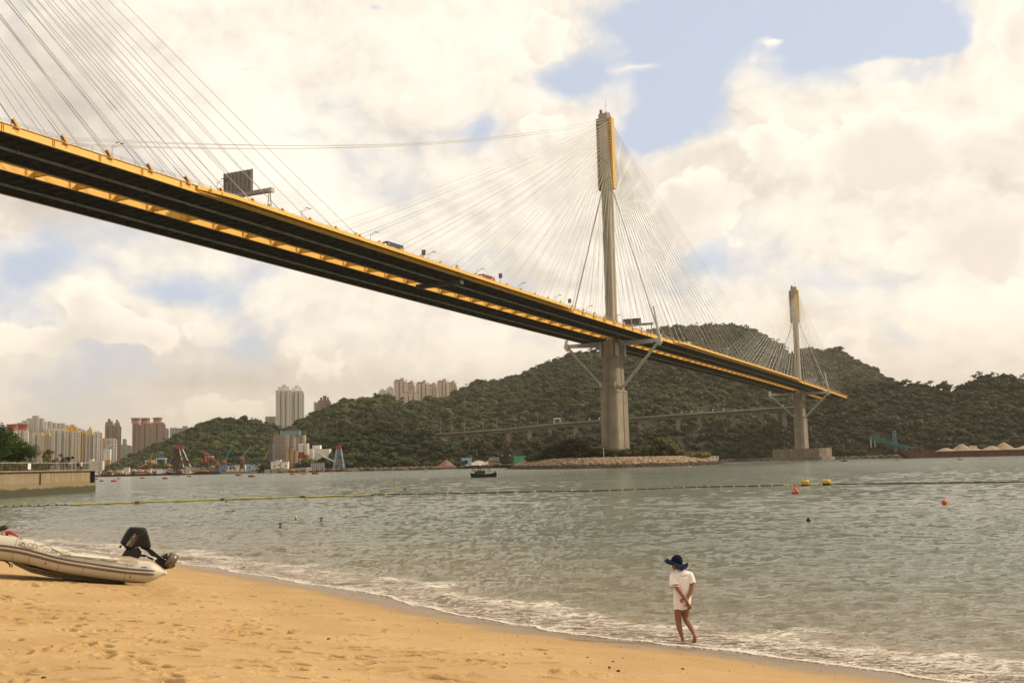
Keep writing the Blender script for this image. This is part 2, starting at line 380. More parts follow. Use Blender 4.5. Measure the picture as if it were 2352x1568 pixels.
# ---- sand
r = np.concatenate([np.linspace(.5, 8, 16), np.geomspace(8.3, 30, 620), np.geomspace(30.2, 150, 120)])
th = np.concatenate([np.linspace(-1.5, -.50, 16), np.linspace(-.49, .38, 620), np.linspace(.40, 1.5, 16)])
X, Y = polar(r, th); D = land(X, Y); Z = sand_base(D)
dry = sstep(2.6, 5.5, D + 1.0 * fbm(X * .5, Y * .5, 3, 3))
Z = Z + .035 * fbm(X * .35, Y * .35, 3, 5) * sstep(.5, 3, D) + dry * (.010 * fbm(X * 1.2, Y * 1.2, 3, 9) + .006 * fbm(X * 5.5, Y * 5.5, 3, 11) * sstep(2.0, -2.0, X + .1 * Y) + .012 * sstep(-.5, -5, X) * fbm(X * 2.6, Y * 2.6, 3, 13))
Z += .0035 * fbm(X * 9, Y * 9, 2, 21) * sstep(.6, 2, D)
# footprints: tracks of paired prints and scattered ones
prints = []
for k in range(26):
    x0, y0 = rng.uniform(-9, 0), rng.uniform(9.5, 24); a = rng.uniform(-.5, .5) + (2.25 if rng.random() < .6 else .9)
    for i in range(14):
        x = x0 + math.cos(a) * .62 * i + (-1) ** i * .09; y = y0 + math.sin(a) * .62 * i
        prints.append((x + rng.normal(0, .05), y + rng.normal(0, .05), a + rng.normal(0, .2), rng.uniform(.8, 1.15)))
for k in range(560): prints.append((rng.uniform(-12, 3), rng.uniform(9, 27), rng.uniform(0, 6.3), rng.uniform(.6, 1.3)))
for x, y, a, s in prints:
    d_ = float(land(x, y))
    if d_ < 3.4 or (d_ < 6 and rng.random() < .6): continue
    if x > .6 and y > 12.5: continue
    i0 = np.searchsorted(r, math.hypot(x, y) - .5); i1 = np.searchsorted(r, math.hypot(x, y) + .5)
    an = math.atan2(x, y); w_ = .6 / math.hypot(x, y); j0 = np.searchsorted(th, an - w_); j1 = np.searchsorted(th, an + w_)
    if i1 <= i0 or j1 <= j0: continue
    dx = X[i0:i1, j0:j1] - x; dy = Y[i0:i1, j0:j1] - y; u = (dx * math.cos(a) + dy * math.sin(a)) / (.17 * s); v = (-dx * math.sin(a) + dy * math.cos(a)) / (.075 * s)
    q = u * u + v * v * (1 + .3 * np.sin(u * 2)); dep = .072 * s
    Z[i0:i1, j0:j1] += -dep * np.exp(-q ** 2.6) + dep * .22 * np.exp(-((np.sqrt(q) - 1.45) / .3) ** 2)
# dug-over patches: beside the boat's stern, under its bow, bottom right clods
for (vx, vy, sx, sy, h) in ((560 / 1.7415, 2370 / 1.7415, .50, .75, -.13), (690 / 1.7415, 2362 / 1.7415, 1.0, .5, .07), (1090, 1556, .35, .12, .05), (1300, 1550, .35, .16, .06), (1400, 1556, .42, .2, .06), (100, 1345, 2.2, .5, .03), (980, 1552, .3, .14, .05), (150, 1318, 1.9, .9, -.17), (255, 1330, .8, .5, -.06)):
    r_ = ray(vx, vy); p = None
    for s_ in np.arange(8, 60, .1):
        q_ = CP + r_ * s_
        if q_.z < sand_z(q_.x, q_.y): p = q_; break
    if p is None: continue
    g = np.exp(-(((X - p.x) / sx) ** 2 + ((Y - p.y) / sy) ** 2)); Z += h * g * (1 if h < 0 else (.4 + .9 * np.abs(fbm(X * 4, Y * 4, 4, 31)) * 2)) + .05 * g * fbm(X * 7, Y * 7, 3, 33)
verts = np.stack([X, Y, Z], -1).reshape(-1, 3)
def sand_hit(vx, vy):
    r_ = ray(vx, vy); s_ = 4.0
    while s_ < 90:
        q_ = CP + r_ * s_
        if q_.z < sand_z(q_.x, q_.y): return q_
        s_ += .03
    return None
sm = bpy.data.materials.new('beach_sand'); sm.use_nodes = True; n = sm.node_tree.nodes; l = sm.node_tree.links; b = n['Principled BSDF']
geo = n.new('ShaderNodeNewGeometry'); at_ = n.new('ShaderNodeAttribute'); at_.attribute_name = 'sd'
def nnoise(scale, detail=4, vec=None, rough=.55, mp=None):
    t = n.new('ShaderNodeTexNoise'); t.inputs['Scale'].default_value = scale; t.inputs['Detail'].default_value = detail; t.inputs['Roughness'].default_value = rough
    src = geo.outputs['Position'] if vec is None else vec
    if mp: q = n.new('ShaderNodeMapping'); q.inputs['Scale'].default_value = mp; l.new(src, q.inputs[0]); src = q.outputs[0]
    l.new(src, t.inputs['Vector']); return t.outputs[0]
def nmr(src, a, b_, c=0.0, d_=1.0, sm_=True):
    q = n.new('ShaderNodeMapRange'); 
    if sm_: q.interpolation_type = 'SMOOTHSTEP'
    l.new(src, q.inputs[0]); q.inputs[1].default_value = a; q.inputs[2].default_value = b_; q.inputs[3].default_value = c; q.inputs[4].default_value = d_; return q.outputs[0]
def nmix(f, a, b_, bt='MIX'):
    q = n.new('ShaderNodeMix'); q.data_type = 'RGBA'; q.blend_type = bt
    for i, s_ in ((0, f), (6, a), (7, b_)):
        if isinstance(s_, float): q.inputs[i].default_value = s_
        elif isinstance(s_, tuple): q.inputs[i].default_value = (*s_, 1)
        else: l.new(s_, q.inputs[i])
    return q.outputs[2]
def nma(op, a, b_=None, c=None):
    q = n.new('ShaderNodeMath'); q.operation = op
    for i, s_ in enumerate((a, b_, c)):
        if s_ is None: continue
        if isinstance(s_, (int, float)): q.inputs[i].default_value = s_
        else: l.new(s_, q.inputs[i])
    return q.outputs[0]
sdw = nma('MULTIPLY_ADD', nma('SUBTRACT', nnoise(.8, 3), .5), 1.6, at_.outputs['Fac'])
c1 = nmix(nmr(nnoise(.55, 4), .35, .65), (.40, .255, .10), (.52, .355, .155))
c1 = nmix(nmr(nnoise(38, 3), .30, .75), (.37, .22, .09), c1)
speck = nmr(nnoise(75, 2), .70, .76)
c1 = nmix(nma('MULTIPLY', speck, nmr(nnoise(1.1, 4), .5, .62)), c1, (.13, .075, .04))
damp = nmix(nmr(nnoise(1.4, 4), .3, .7), (.34, .205, .076), (.39, .25, .098))
c2 = nmix(nmr(sdw, 1.2, 5.0), damp, c1)
wet = nmix(nmr(nnoise(3, 3, mp=(.4, 1.5, 1)), .3, .7), (.20, .135, .075), (.24, .165, .095))
c3 = nmix(nmr(sdw, .8, 2.3), wet, c2)
l.new(c3, b.inputs['Base Color']); l.new(nmr(sdw, .3, 2.2, .22, .92), b.inputs['Roughness']); b.inputs['Specular IOR Level'].default_value = .35
bp = n.new('ShaderNodeBump'); bp.inputs['Distance'].default_value = .012; l.new(nmr(sdw, .3, 2.5, .12, .75), bp.inputs['Strength']); l.new(nma('MULTIPLY_ADD', nnoise(22, 4), .6, nma('MULTIPLY', nnoise(7, 4), 1.6)), bp.inputs['Height']); l.new(bp.outputs[0], b.inputs['Normal'])
beach = np_mesh('beach', verts, grid_faces(len(r), len(th)), sm, attrs={'sd': D.ravel()}); tag(beach, kind='structure')

# ---- sea
r = np.concatenate([np.geomspace(5, 13, 20), np.geomspace(13.1, 900, 880), np.geomspace(930, 9000, 26)])
th = np.concatenate([np.linspace(-1.4, -.50, 24), np.linspace(-.49, .49, 520), np.linspace(.50, 1.4, 24)])
X, Y = polar(r, th); D = -land(X, Y); RR = np.hypot(X, Y)
drow = np.gradient(r)[:, None] * np.ones_like(X)
Z = np.zeros_like(X); ws = np.random.default_rng(11)
Dc = np.clip(D, 0, 400)
for i in range(46):
    lam = 0.38 * (1.105 ** i); amp = .009 * lam ** .8 * (1.0 if lam < 4 else (4 / lam) ** 1.1)
    a = R(90) + ws.normal(0, .55) - .5; ph = ws.uniform(0, 6.28); k = 2 * math.pi / lam
    f_ = sstep(2.2, 4.5, lam / np.maximum(drow, .02)) * sstep(.2, 1.2 + lam * .8, D)
    wv = 6 * lam; bend = .9 * vnoise(X / wv + i * 3.1, Y / wv, i) * 2
    s_ = np.sin((X * math.cos(a) + Y * math.sin(a)) * k + ph + bend * 2.2); gate = .55 + .6 * vnoise(X / (3.5 * lam) + 7 * i, Y / (3.5 * lam), i + 90)
    Z += amp * f_ * gate * (1 - 2 * np.abs(s_) ** .85 + s_ * .55) * .75
# low swells folding over at the beach
along = X * -.62 + Y * .785
for d0, h, ph in ((1.3, .085, 0.0), (3.4, .06, 2.1)):
    dd = d0 + .55 * vnoise(along * .22 + ph, along * 0, 7) + .2 * vnoise(along * .9, along * 0 + ph, 8)
    env = np.clip(.55 + .6 * vnoise(along * .17 + ph * 3, along * 0 + 2, 9), 0, 1)
    q = D - dd; Z += h * env * np.where(q < 0, np.exp(-(q / .22) ** 2), np.exp(-(q / .6) ** 2))
edge = .38 * vnoise(along * .42, along * 0, 12) + .16 * vnoise(along * 1.6, along * 0, 13) + .05 * vnoise(along * 5, along * 0, 14)
sdv = D + edge + .15          # swash line wanders up and down the sand
Z += np.where(sdv > 0, .012, 0) + np.clip(-(D), 0, .6) * .118 * (sdv > -.1) + .012 * sstep(0, .08, sdv) * (1 - sstep(.1, .6, sdv))
Z = np.where(sdv > -.05, Z, -.25)
verts = np.stack([X, Y, Z], -1).reshape(-1, 3)
wm_ = bpy.data.materials.new('sea_water'); wm_.use_nodes = True; n = wm_.node_tree.nodes; l = wm_.node_tree.links; b = n['Principled BSDF']; out = n['Material Output']
geo = n.new('ShaderNodeNewGeometry'); at_ = n.new('ShaderNodeAttribute'); at_.attribute_name = 'sd'; sd = at_.outputs['Fac']
ar = n.new('ShaderNodeAttribute'); ar.attribute_name = 'rng'; rg = ar.outputs['Fac']
deep = nmix(nmr(nnoise(.012, 3, mp=(.5, 1.6, 1)), .35, .65), (.062, .080, .046), (.105, .118, .068))
mid = nmix(nmr(sd, 2.5, 22.0), (.17, .145, .082), deep)
shal = nmix(nmr(sd, .2, 4.2), (.30, .215, .125), mid)
# foam: a bright lacy front and torn streaks behind it
pos = geo.outputs['Position']
wv = n.new('ShaderNodeTexNoise'); wv.inputs['Scale'].default_value = 1.3; wv.inputs['Detail'].default_value = 3; l.new(pos, wv.inputs['Vector'])
wsc = n.new('ShaderNodeVectorMath'); wsc.operation = 'MULTIPLY_ADD'; l.new(wv.outputs['Color'], wsc.inputs[0]); wsc.inputs[1].default_value = (.9, .9, 0); l.new(pos, wsc.inputs[2])
mpv = n.new('ShaderNodeMapping'); mpv.inputs['Rotation'].default_value = (0, 0, R(25)); mpv.inputs['Scale'].default_value = (.75, 1.9, 1); l.new(wsc.outputs[0], mpv.inputs[0])
def ridge(scale, lo, hi):
    q = n.new('ShaderNodeTexNoise'); q.inputs['Scale'].default_value = scale; q.inputs['Detail'].default_value = 3; q.inputs['Roughness'].default_value = .5; l.new(mpv.outputs[0], q.inputs['Vector'])
    return nmr(nma('ABSOLUTE', nma('SUBTRACT', q.outputs[0], .5)), lo, hi, 1.0, 0.0)
lace = nma('MAXIMUM', ridge(1.5, .012, .055), nma('MULTIPLY', ridge(3.6, .015, .07), .8))
patch = nnoise(.55, 5, rough=.65); fine = nnoise(9, 5, rough=.7)
envl = nmr(sd, .1, 6.5, 1.0, 0.0)
f1 = nma('MULTIPLY', lace, nmr(nma('ADD', nma('MULTIPLY', envl, .44), patch), .70, .88))
f2 = nmr(nma('ADD', nma('MULTIPLY', fine, .55), nma('ADD', nma('MULTIPLY', patch, .7), nma('MULTIPLY', nmr(sd, .0, 1.6, 1.0, 0.0), .44))), .96, 1.10)
f3 = nma('MULTIPLY', nmr(sd, .0, .05), nmr(sd, .09, .24, 1.0, 0.0))
f4 = nma('MULTIPLY', nmr(nnoise(30, 4), .40, .6), 1.0)
foam = nma('MAXIMUM', nma('MULTIPLY', nma('MAXIMUM', f1, f2), nma('MULTIPLY_ADD', f4, .45, .55)), nma('MULTIPLY', f3, .9))
foam = nma('MULTIPLY', nma('MINIMUM', foam, 1.0), nmr(sd, 3.4, 5.4, 1.0, 0.0))
l.new(nmix(foam, shal, (.80, .72, .62)), b.inputs['Base Color'])
l.new(nma('MULTIPLY_ADD', foam, .6, nmr(rg, 30, 500, .045, .15)), b.inputs['Roughness']); b.inputs['IOR'].default_value = 1.33; b.inputs['Specular IOR Level'].default_value = .5
b1 = n.new('ShaderNodeBump'); b1.inputs['Distance'].default_value = .12; l.new(nmr(rg, 15, 60, .7, 1.0), b1.inputs['Strength'])
small = nma('MULTIPLY', nnoise(3.0, 5, mp=(.5, 1.3, 1), rough=.66), 1.5)
l.new(small, b1.inputs['Height'])
b2 = n.new('ShaderNodeBump'); b2.inputs['Distance'].default_value = .42; l.new(nma('MULTIPLY', nmr(rg, 30, 160, 0.0, 1.0), nmr(nnoise(.006, 3, mp=(.4, 1.5, 1)), .3, .7, .35, 1.0)), b2.inputs['Strength'])
l.new(nnoise(.55, 6, mp=(.35, 1.2, 1), rough=.62), b2.inputs['Height']); l.new(b1.outputs[0], b2.inputs['Normal']); l.new(b2.outputs[0], b.inputs['Normal'])
tr = n.new('ShaderNodeBsdfTransparent'); tr.inputs[0].default_value = (.93, .87, .76, 1); mxs = n.new('ShaderNodeMixShader')
alp = nma('MAXIMUM', nma('MAXIMUM', nmr(sd, .1, 2.6, .38, 1.0), foam), 0.0); alp = nma('MULTIPLY', alp, nmr(sd, -.02, .02))
l.new(alp, mxs.inputs[0]); l.new(tr.outputs[0], mxs.inputs[1]); l.new(b.outputs[0], mxs.inputs[2]); l.new(mxs.outputs[0], out.inputs[0])
sea = np_mesh('sea', verts, grid_faces(len(r), len(th)), wm_, attrs={'sd': sdv.ravel(), 'rng': RR.ravel()}); tag(sea, kind='structure')
bm_ = MB(); bm_.add([(-9500, -200, -6), (9500, -200, -6), (9500, 9500, -6), (-9500, 9500, -6)], [(0, 1, 2, 3)]); tag(bm_.build('seabed', mat('seabed', (.05, .05, .04), 1)), kind='structure')

# ================================================================ wooded hills
def leafmat(name, stops, rough=.75):
    m = bpy.data.materials.new(name); m.use_nodes = True; n_ = m.node_tree.nodes; l_ = m.node_tree.links; b_ = n_['Principled BSDF']
    a_ = n_.new('ShaderNodeAttribute'); a_.attribute_name = 'tint'; r_ = n_.new('ShaderNodeValToRGB'); l_.new(a_.outputs['Fac'], r_.inputs[0])
    e_ = r_.color_ramp.elements; e_[0].position = stops[0][0]; e_[0].color = (*stops[0][1], 1); e_[1].position = stops[-1][0]; e_[1].color = (*stops[-1][1], 1)
    for p_, c_ in stops[1:-1]: q = e_.new(p_); q.color = (*c_, 1)
    l_.new(r_.outputs[0], b_.inputs['Base Color']); b_.inputs['Roughness'].default_value = rough; b_.inputs['Specular IOR Level'].default_value = .25
    return m
FSTOP = [(0, (.008, .015, .004)), (.4, (.016, .027, .006)), (.7, (.033, .049, .010)), (.9, (.070, .086, .018)), (1, (.070, .055, .020))]
forest_m = leafmat('forest_leaves', FSTOP); ground_m = mat('hill_earth', (.022, .024, .010), .95, var=.3, vscale=.02)
import itertools
def ico():
    t = (1 + 5 ** .5) / 2; v = np.array([(-1, t, 0), (1, t, 0), (-1, -t, 0), (1, -t, 0), (0, -1, t), (0, 1, t), (0, -1, -t), (0, 1, -t), (t, 0, -1), (t, 0, 1), (-t, 0, -1), (-t, 0, 1)], float); v /= np.linalg.norm(v[0])
    f = np.array([(0, 11, 5), (0, 5, 1), (0, 1, 7), (0, 7, 10), (0, 10, 11), (1, 5, 9), (5, 11, 4), (11, 10, 2), (10, 7, 6), (7, 1, 8), (3, 9, 4), (3, 4, 2), (3, 2, 6), (3, 6, 8), (3, 8, 9), (4, 9, 5), (2, 4, 11), (6, 2, 10), (8, 6, 7), (9, 8, 1)])
    return v, f
IV, IF = ico()
def crown_proto(seed, nclump=7, nleaf=60, lsz=.24, spread=.55, cr=.58):
    g = np.random.default_rng(seed); V = []; F = []; T = []
    cl = g.normal(0, 1, (nclump, 3)); cl /= np.linalg.norm(cl, axis=1)[:, None]; cl *= spread * g.uniform(.6, 1, (nclump, 1)); cl[:, 2] = np.abs(cl[:, 2]) * .8; cl[0] = 0
    rad = g.uniform(.7, 1.1, nclump) * cr
    for c, q in zip(cl, rad):
        o = sum(len(x) for x in V); V.append(IV * q * g.uniform(.8, 1.1, (12, 1)) * (1, 1, .8) + c); F.append(IF + o); T.append(np.full(12, g.uniform(-.08, .08)))
    for i in range(nleaf):
        k = g.integers(nclump); d = g.normal(0, 1, 3); d /= np.linalg.norm(d); d[2] = abs(d[2]) * .9 - .15; p = cl[k] + d * rad[k] * g.uniform(.85, 1.25) * (1, 1, .85)
        a = g.normal(0, 1, (3, 3)); a /= np.linalg.norm(a, axis=1)[:, None]; o = sum(len(x) for x in V); V.append(p + a * lsz * g.uniform(.5, 1)); F.append(np.array([(0, 1, 2)]) + o); T.append(np.full(3, g.uniform(-.12, .16)))
    return np.concatenate(V), np.concatenate(F), np.concatenate(T)
PROT = [crown_proto(40 + i, 6, 64) for i in range(7)]
SPARSE = [crown_proto(80 + i, 8, 90, .20, .85, .22) for i in range(5)]
def scatter(name, P, S, tints, m, protos, seed=1, zs=1.0, parent=None):
    g = np.random.default_rng(seed); Vs = []; Fs = []; Ts = []; off = 0; which = g.integers(len(protos), size=len(P)); rot = g.uniform(0, 6.28, len(P))
    for k, (V, F, T) in enumerate(protos):
        idx = np.nonzero(which == k)[0]
        if not len(idx): continue
        c, s = np.cos(rot[idx]), np.sin(rot[idx]); sc3 = S[idx][:, None]
        x = (V[None, :, 0] * c[:, None] - V[None, :, 1] * s[:, None]) * sc3; y = (V[None, :, 0] * s[:, None] + V[None, :, 1] * c[:, None]) * sc3; z = V[None, :, 2] * sc3 * zs
        W = np.stack([x, y, z], -1) + P[idx][:, None, :]; Vs.append(W.reshape(-1, 3)); nn = len(V)
        Fs.append((F[None] + (np.arange(len(idx)) * nn)[:, None, None] + off).reshape(-1, 3)); off += nn * len(idx); Ts.append((tints[idx][:, None] + T[None, :]).ravel())
    return np_mesh(name, np.concatenate(Vs), np.concatenate(Fs), m, smooth=False, attrs={'tint': np.clip(np.concatenate(Ts), 0, 1)}, parent=parent)
def hill(nm, pts, Y0, Yr, seed, sp=9.0, size=(3.6, 6.5), tint=.45, bulge=.9, treeh=5.0, gully=.05, back=1.6, rows=30, tamp=.5, ridge_trees=60, z0=-1.0, wood='wooded hillside'):
    """hillside whose crest runs through the given skyline, rising from the shore at depth Y0 to depth Yr"""
    xs = np.arange(pts[0][0], pts[-1][0] + .1, 5.0); ys = np.interp(xs, [p[0] for p in pts], [p[1] for p in pts])
    f0 = (lambda x: np.interp(x, [q[0] for q in Y0], [q[1] for q in Y0])) if isinstance(Y0, list) else (lambda x: Y0)
    f1 = (lambda x: np.interp(x, [q[0] for q in Yr], [q[1] for q in Yr])) if isinstance(Yr, list) else (lambda x: Yr)
    C = len(xs); G = np.zeros((rows + 10, C, 3))
    for j, (x, y) in enumerate(zip(xs, ys)):
        a, b_ = float(f0(x)), float(f1(x)); P = at(x, y, b_); h = max(1.0, P.z - treeh)
        for i in range(rows):
            t = i / (rows - 1); Yd = a + (b_ - a) * t; G[i, j] = (P.x * Yd / b_, Yd, z0 + (h - z0) * t ** bulge)
        for i in range(10):
            t = (i + 1) / 10; Yd = b_ + h * back * t; G[rows + i, j] = (P.x * Yd / b_, Yd, h * (1 - t) ** 1.2 - 2 * t)
    T = np.linspace(0, 1, rows); env = np.sin(np.pi * np.clip(T, 0, 1)) ** .8; hmax = G[:, :, 2].max()
    G[:rows, :, 2] += env[:, None] * hmax * gully * fbm(G[:rows, :, 0] / (hmax * .55) + seed, G[:rows, :, 1] / (hmax * 1.1), 4, seed) * np.clip(G[rows - 1, :, 2] / hmax, .1, 1)[None]
    o = np_mesh('hill', G.reshape(-1, 3), grid_faces(rows + 10, C), ground_m); tag(o, kind='structure')
    # crowns over the front and the crest
    g = np.random.default_rng(seed); P = []
    for i in range(rows + 3 - 1):
        for j in range(C - 1):
            A, B, Cc = G[i, j], G[i, j + 1], G[i + 1, j]; area = np.linalg.norm(np.cross(B - A, Cc - A)); k = area / sp ** 2; k = int(k) + (g.random() < k % 1)
            for _ in range(k):
                u, v = g.random(2); P.append(A * (1 - u) * (1 - v) + B * u * (1 - v) + Cc * (1 - u) * v + G[i + 1, j + 1] * u * v)
    P = np.array(P); P = P[P[:, 2] > .8]; S = g.uniform(*size, len(P)); 
    big = fbm(P[:, 0] / 60, P[:, 1] / 60 + P[:, 2] / 40, 3, seed + 5); S *= np.exp(g.normal(0, .22, len(P))); tn = tint + tamp * 1.0 * big + .18 * fbm(P[:, 0] / 17, P[:, 1] / 17, 2, seed + 9) + g.normal(0, .13, len(P)); P[:, 2] += S * .55  # broad tint noise: leaf variety plus large shadow areas put into the colour
    f = scatter('hillside_forest', P, S, tn, forest_m, PROT, seed); tag(f, wood, None, kind='stuff')
    return o, f, G, len(P)
npt = 0
A_ = [(232, 1080), (273, 1062), (303, 1052), (334, 1036), (373, 1014), (427, 991), (476, 967), (500, 963), (537, 962), (574, 964), (610, 972), (634, 981), (670, 1000), (720, 1030), (780, 1060)]
B_ = [(560, 1045), (600, 1010), (640, 990), (673, 977), (697, 961), (719, 951), (756, 932), (790, 918), (817, 926), (834, 915), (871, 905), (898, 912), (932, 929), (968, 950), (1010, 985), (1060, 1020)]
C_ = [(880, 1000), (920, 950), (948, 922), (985, 919), (1008, 921), (1029, 909), (1054, 894), (1091, 878), (1120, 873), (1157, 873), (1187, 864), (1225, 847), (1293, 820), (1327, 806), (1375, 801), (1430, 778), (1500, 757), (1560, 749), (1631, 743), (1680, 744), (1712, 750), (1734, 760), (1768, 774), (1793, 790), (1811, 806), (1850, 835), (1900, 875), (1960, 930)]
D_ = [(1760, 870), (1800, 830), (1840, 808), (1862, 802), (1884, 802), (1924, 806), (1955, 818), (1986, 838), (2008, 848), (2040, 868), (2090, 900), (2160, 940)]
E_ = [(1700, 1010), (1760, 975), (1820, 940), (1880, 922), (1920, 908), (1933, 893), (1962, 882), (2018, 880), (2035, 872), (2070, 874), (2112, 884), (2173, 885), (2200, 894), (2225, 875), (2261, 858), (2290, 862), (2352, 866), (2500, 850), (2700, 880)]
F_ = [(600, 1062), (640, 1045), (690, 1022), (740, 1003), (790, 990), (840, 981), (900, 975), (955, 979), (1000, 999), (1030, 1014), (1060, 1022), (1150, 1014), (1240, 1006), (1330, 998), (1420, 992), (1500, 990), (1580, 985), (1660, 976), (1740, 972), (1800, 985), (1850, 1005)]
WL = 'dense dark green subtropical woodland covering the slope'
for nm, pts, y0, yr, sd_, kw in (
    ('A', A_, 1040, 1420, 3, dict(sp=7.4, tint=.50, size=(3.2, 5.6))),
    ('B', B_, 1000, 1340, 4, dict(sp=7.4, tint=.60, size=(3.4, 6.2))),
    ('C', C_, [(880, 1050), (1500, 1120), (1960, 1250)], [(880, 1500), (1100, 1750), (1650, 1950), (1960, 1900)], 5, dict(sp=9.6, tint=.42, size=(4.0, 7.2), gully=.09, rows=44)),
    ('D', D_, 1500, 2250, 6, dict(sp=12, tint=.35, size=(5, 8.5))),
    ('E', E_, [(1700, 1075), (1900, 1070), (2352, 985), (2700, 960)], [(1700, 1180), (1900, 1260), (2352, 1200), (2700, 1150)], 7, dict(sp=6.2, tint=.10, size=(3.0, 5.6), gully=.07)),
    ('F', F_, [(600, 905), (1060, 905), (1500, 985), (1850, 1090)], [(600, 985), (900, 1000), (1060, 925), (1200, 950), (1500, 1025), (1850, 1140)], 8, dict(sp=5.6, tint=.30, size=(2.8, 5.2), rows=16, gully=.03))):
    _, _, G_, k = hill(nm, pts, y0, yr, sd_, **kw, wood=WL); npt += k
    # taller, thinner trees breaking the skyline
    g = np.random.default_rng(sd_ + 50); cr = G_[kw.get('rows', 30) - 1]; nk = max(8, int(len(cr) * .45)); ii = g.integers(2, len(cr) - 2, nk); P = cr[ii] + g.normal(0, 3, (nk, 3)) * (1, 1, 0); S = g.uniform(2.6, 5.0, nk); P[:, 2] += S * .8 + g.uniform(.5, 3.5, nk)
    P = P[P[:, 2] > 14]; S = S[:len(P)]
    f = scatter('skyline_trees', P, S, g.uniform(.1, .5, len(P)), forest_m, SPARSE, sd_); tag(f, kind='stuff')
    # their stems
    m = MB(); 
    for p, s_ in zip(P, S): m.tube((p[0], p[1], p[2] - s_ * 2.2), (p[0], p[1], p[2]), .35, .2, 4, cap=False)
    o = m.build('skyline_tree_trunks', mat('bark', (.08, .06, .04), .9)); tag(o, kind='stuff')
print('crowns', npt)
# rocky foot of the far shore
g = np.random.default_rng(77); P = []
for x in np.arange(640, 2500, 2.2):
    y0 = np.interp(x, [600, 1060, 1500, 1850, 1900, 2352, 2500], [903, 903, 983, 1088, 1068, 983, 975]); 
    for _ in range(2): q = at(x + g.uniform(-1, 1), 1060, y0 - g.uniform(0, 9)); P.append((q.x, q.y, g.uniform(-.3, 1.8)))
P = np.array(P); rk = [(IV * g.uniform(.7, 1.1, (12, 1)) * (1.2, 1, .7), IF, np.full(12, 0.0)) for _ in range(5)]
rock_m = leafmat('shore_rock', [(0, (.05, .040, .028)), (.5, (.14, .105, .07)), (1, (.30, .22, .14))], .9)
o = scatter('shore_boulders', P, g.uniform(1.0, 2.6, len(P)), g.uniform(0, .8, len(P)), rock_m, rk, 9); tag(o, kind='stuff')

# ================================================================ armoured island round the centre tower
isl = [(1163, 1080, 640), (1240, 1081, 575), (1340, 1079, 548), (1440, 1077, 540), (1540, 1073, 556), (1610, 1070, 590), (1665, 1066, 650)]
front = [(at(x, 1060, Y_).x, Y_) for x, y_, Y_ in isl]; backp = [(q[0] * 1.03 + 8, 1290 - q[1] - 0) for q in front[::-1]]; backp = [(x, max(y_, 640)) for x, y_ in backp]
per = front + [(118, 705), (62, 735), (12, 720)]
cx_ = sum(p[0] for p in per) / len(per); cy_ = sum(p[1] for p in per) / len(per)
def per_at(t):
    t = (t % 1) * len(per); i = int(t); f = t - i; a, b_ = per[i % len(per)], per[(i + 1) % len(per)]; return a[0] + (b_[0] - a[0]) * f, a[1] + (b_[1] - a[1]) * f
V = []; NA = 120; lev = [(0, -2), (.02, 0), (.10, 2.6), (.17, 4.4), (.24, 5.0), (.5, 6.0), (.97, 6.5)]
for q, z in lev:
    for k in range(NA): x, y = per_at(k / NA); V.append((x + (cx_ - x) * q, y + (cy_ - y) * q, z))
F = [(i * NA + k, i * NA + (k + 1) % NA, (i + 1) * NA + (k + 1) % NA, (i + 1) * NA + k) for i in range(len(lev) - 1) for k in range(NA)]
m = MB(); m.add(V, F + [tuple(range((len(lev) - 1) * NA, len(lev) * NA))], 0, True)
tag(m.build('island', mat('island_earth', (.10, .085, .045), .95, var=.3, vscale=.1)), kind='structure')
g = np.random.default_rng(12); P = []; S = []
for i in range(5200):
    t = g.random(); x, y = per_at(t); q = g.uniform(-.01, .21); z = np.interp(q, [0, .02, .10, .17, .24], [-.3, .3, 2.8, 4.6, 5.2]); P.append((x + (cx_ - x) * q, y + (cy_ - y) * q, z)); S.append(g.uniform(.5, 1.15))
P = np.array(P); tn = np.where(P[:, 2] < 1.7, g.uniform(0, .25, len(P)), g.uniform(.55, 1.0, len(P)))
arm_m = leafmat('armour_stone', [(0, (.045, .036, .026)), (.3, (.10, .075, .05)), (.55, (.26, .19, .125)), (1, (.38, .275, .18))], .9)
rk = [(IV * g.uniform(.7, 1.15, (12, 1)) * (1.35, 1, .62), IF, np.full(12, 0.0)) for _ in range(8)]
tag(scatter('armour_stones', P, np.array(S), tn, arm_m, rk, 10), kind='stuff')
# bushes on the island: dark scrub on the left, lower olive scrub to the right
bush_m = leafmat('island_scrub', [(0, (.014, .019, .007)), (.35, (.030, .036, .011)), (.6, (.065, .052, .014)), (.85, (.10, .105, .018)), (1, (.14, .14, .025))])
P = []; S = []; TN = []
for i in range(2200):
    vx = g.uniform(1213, 1625); yf = np.interp(vx, [q[0] for q in isl], [q[2] for q in isl]) + 26; yy = g.uniform(yf, max(yf + 8, 628))
    top = np.interp(vx, [1213, 1240, 1275, 1310, 1350, 1375, 1410, 1450, 1480, 1520, 1540, 1560, 1580, 1625], [1060, 1038, 1013, 1004, 1010, 1022, 1030, 1030, 1020, 1003, 1008, 1030, 1044, 1058])
    s_ = g.uniform(1.5, 3.0); zt = at(vx, top, yy).z - s_ * .6; z = 5.3 + max(0, zt - 5.3) * g.uniform(0, 1) ** .6; q = at(vx, 1060, yy); P.append((q.x, yy, z)); S.append(s_)
    TN.append(np.interp(vx, [1213, 1330, 1400, 1480, 1540, 1625], [.12, .12, .42, .45, .68, .8]) + g.normal(0, .12))
tag(scatter('island_scrub', np.array(P), np.array(S), np.array(TN), bush_m, PROT, 14), kind='stuff')
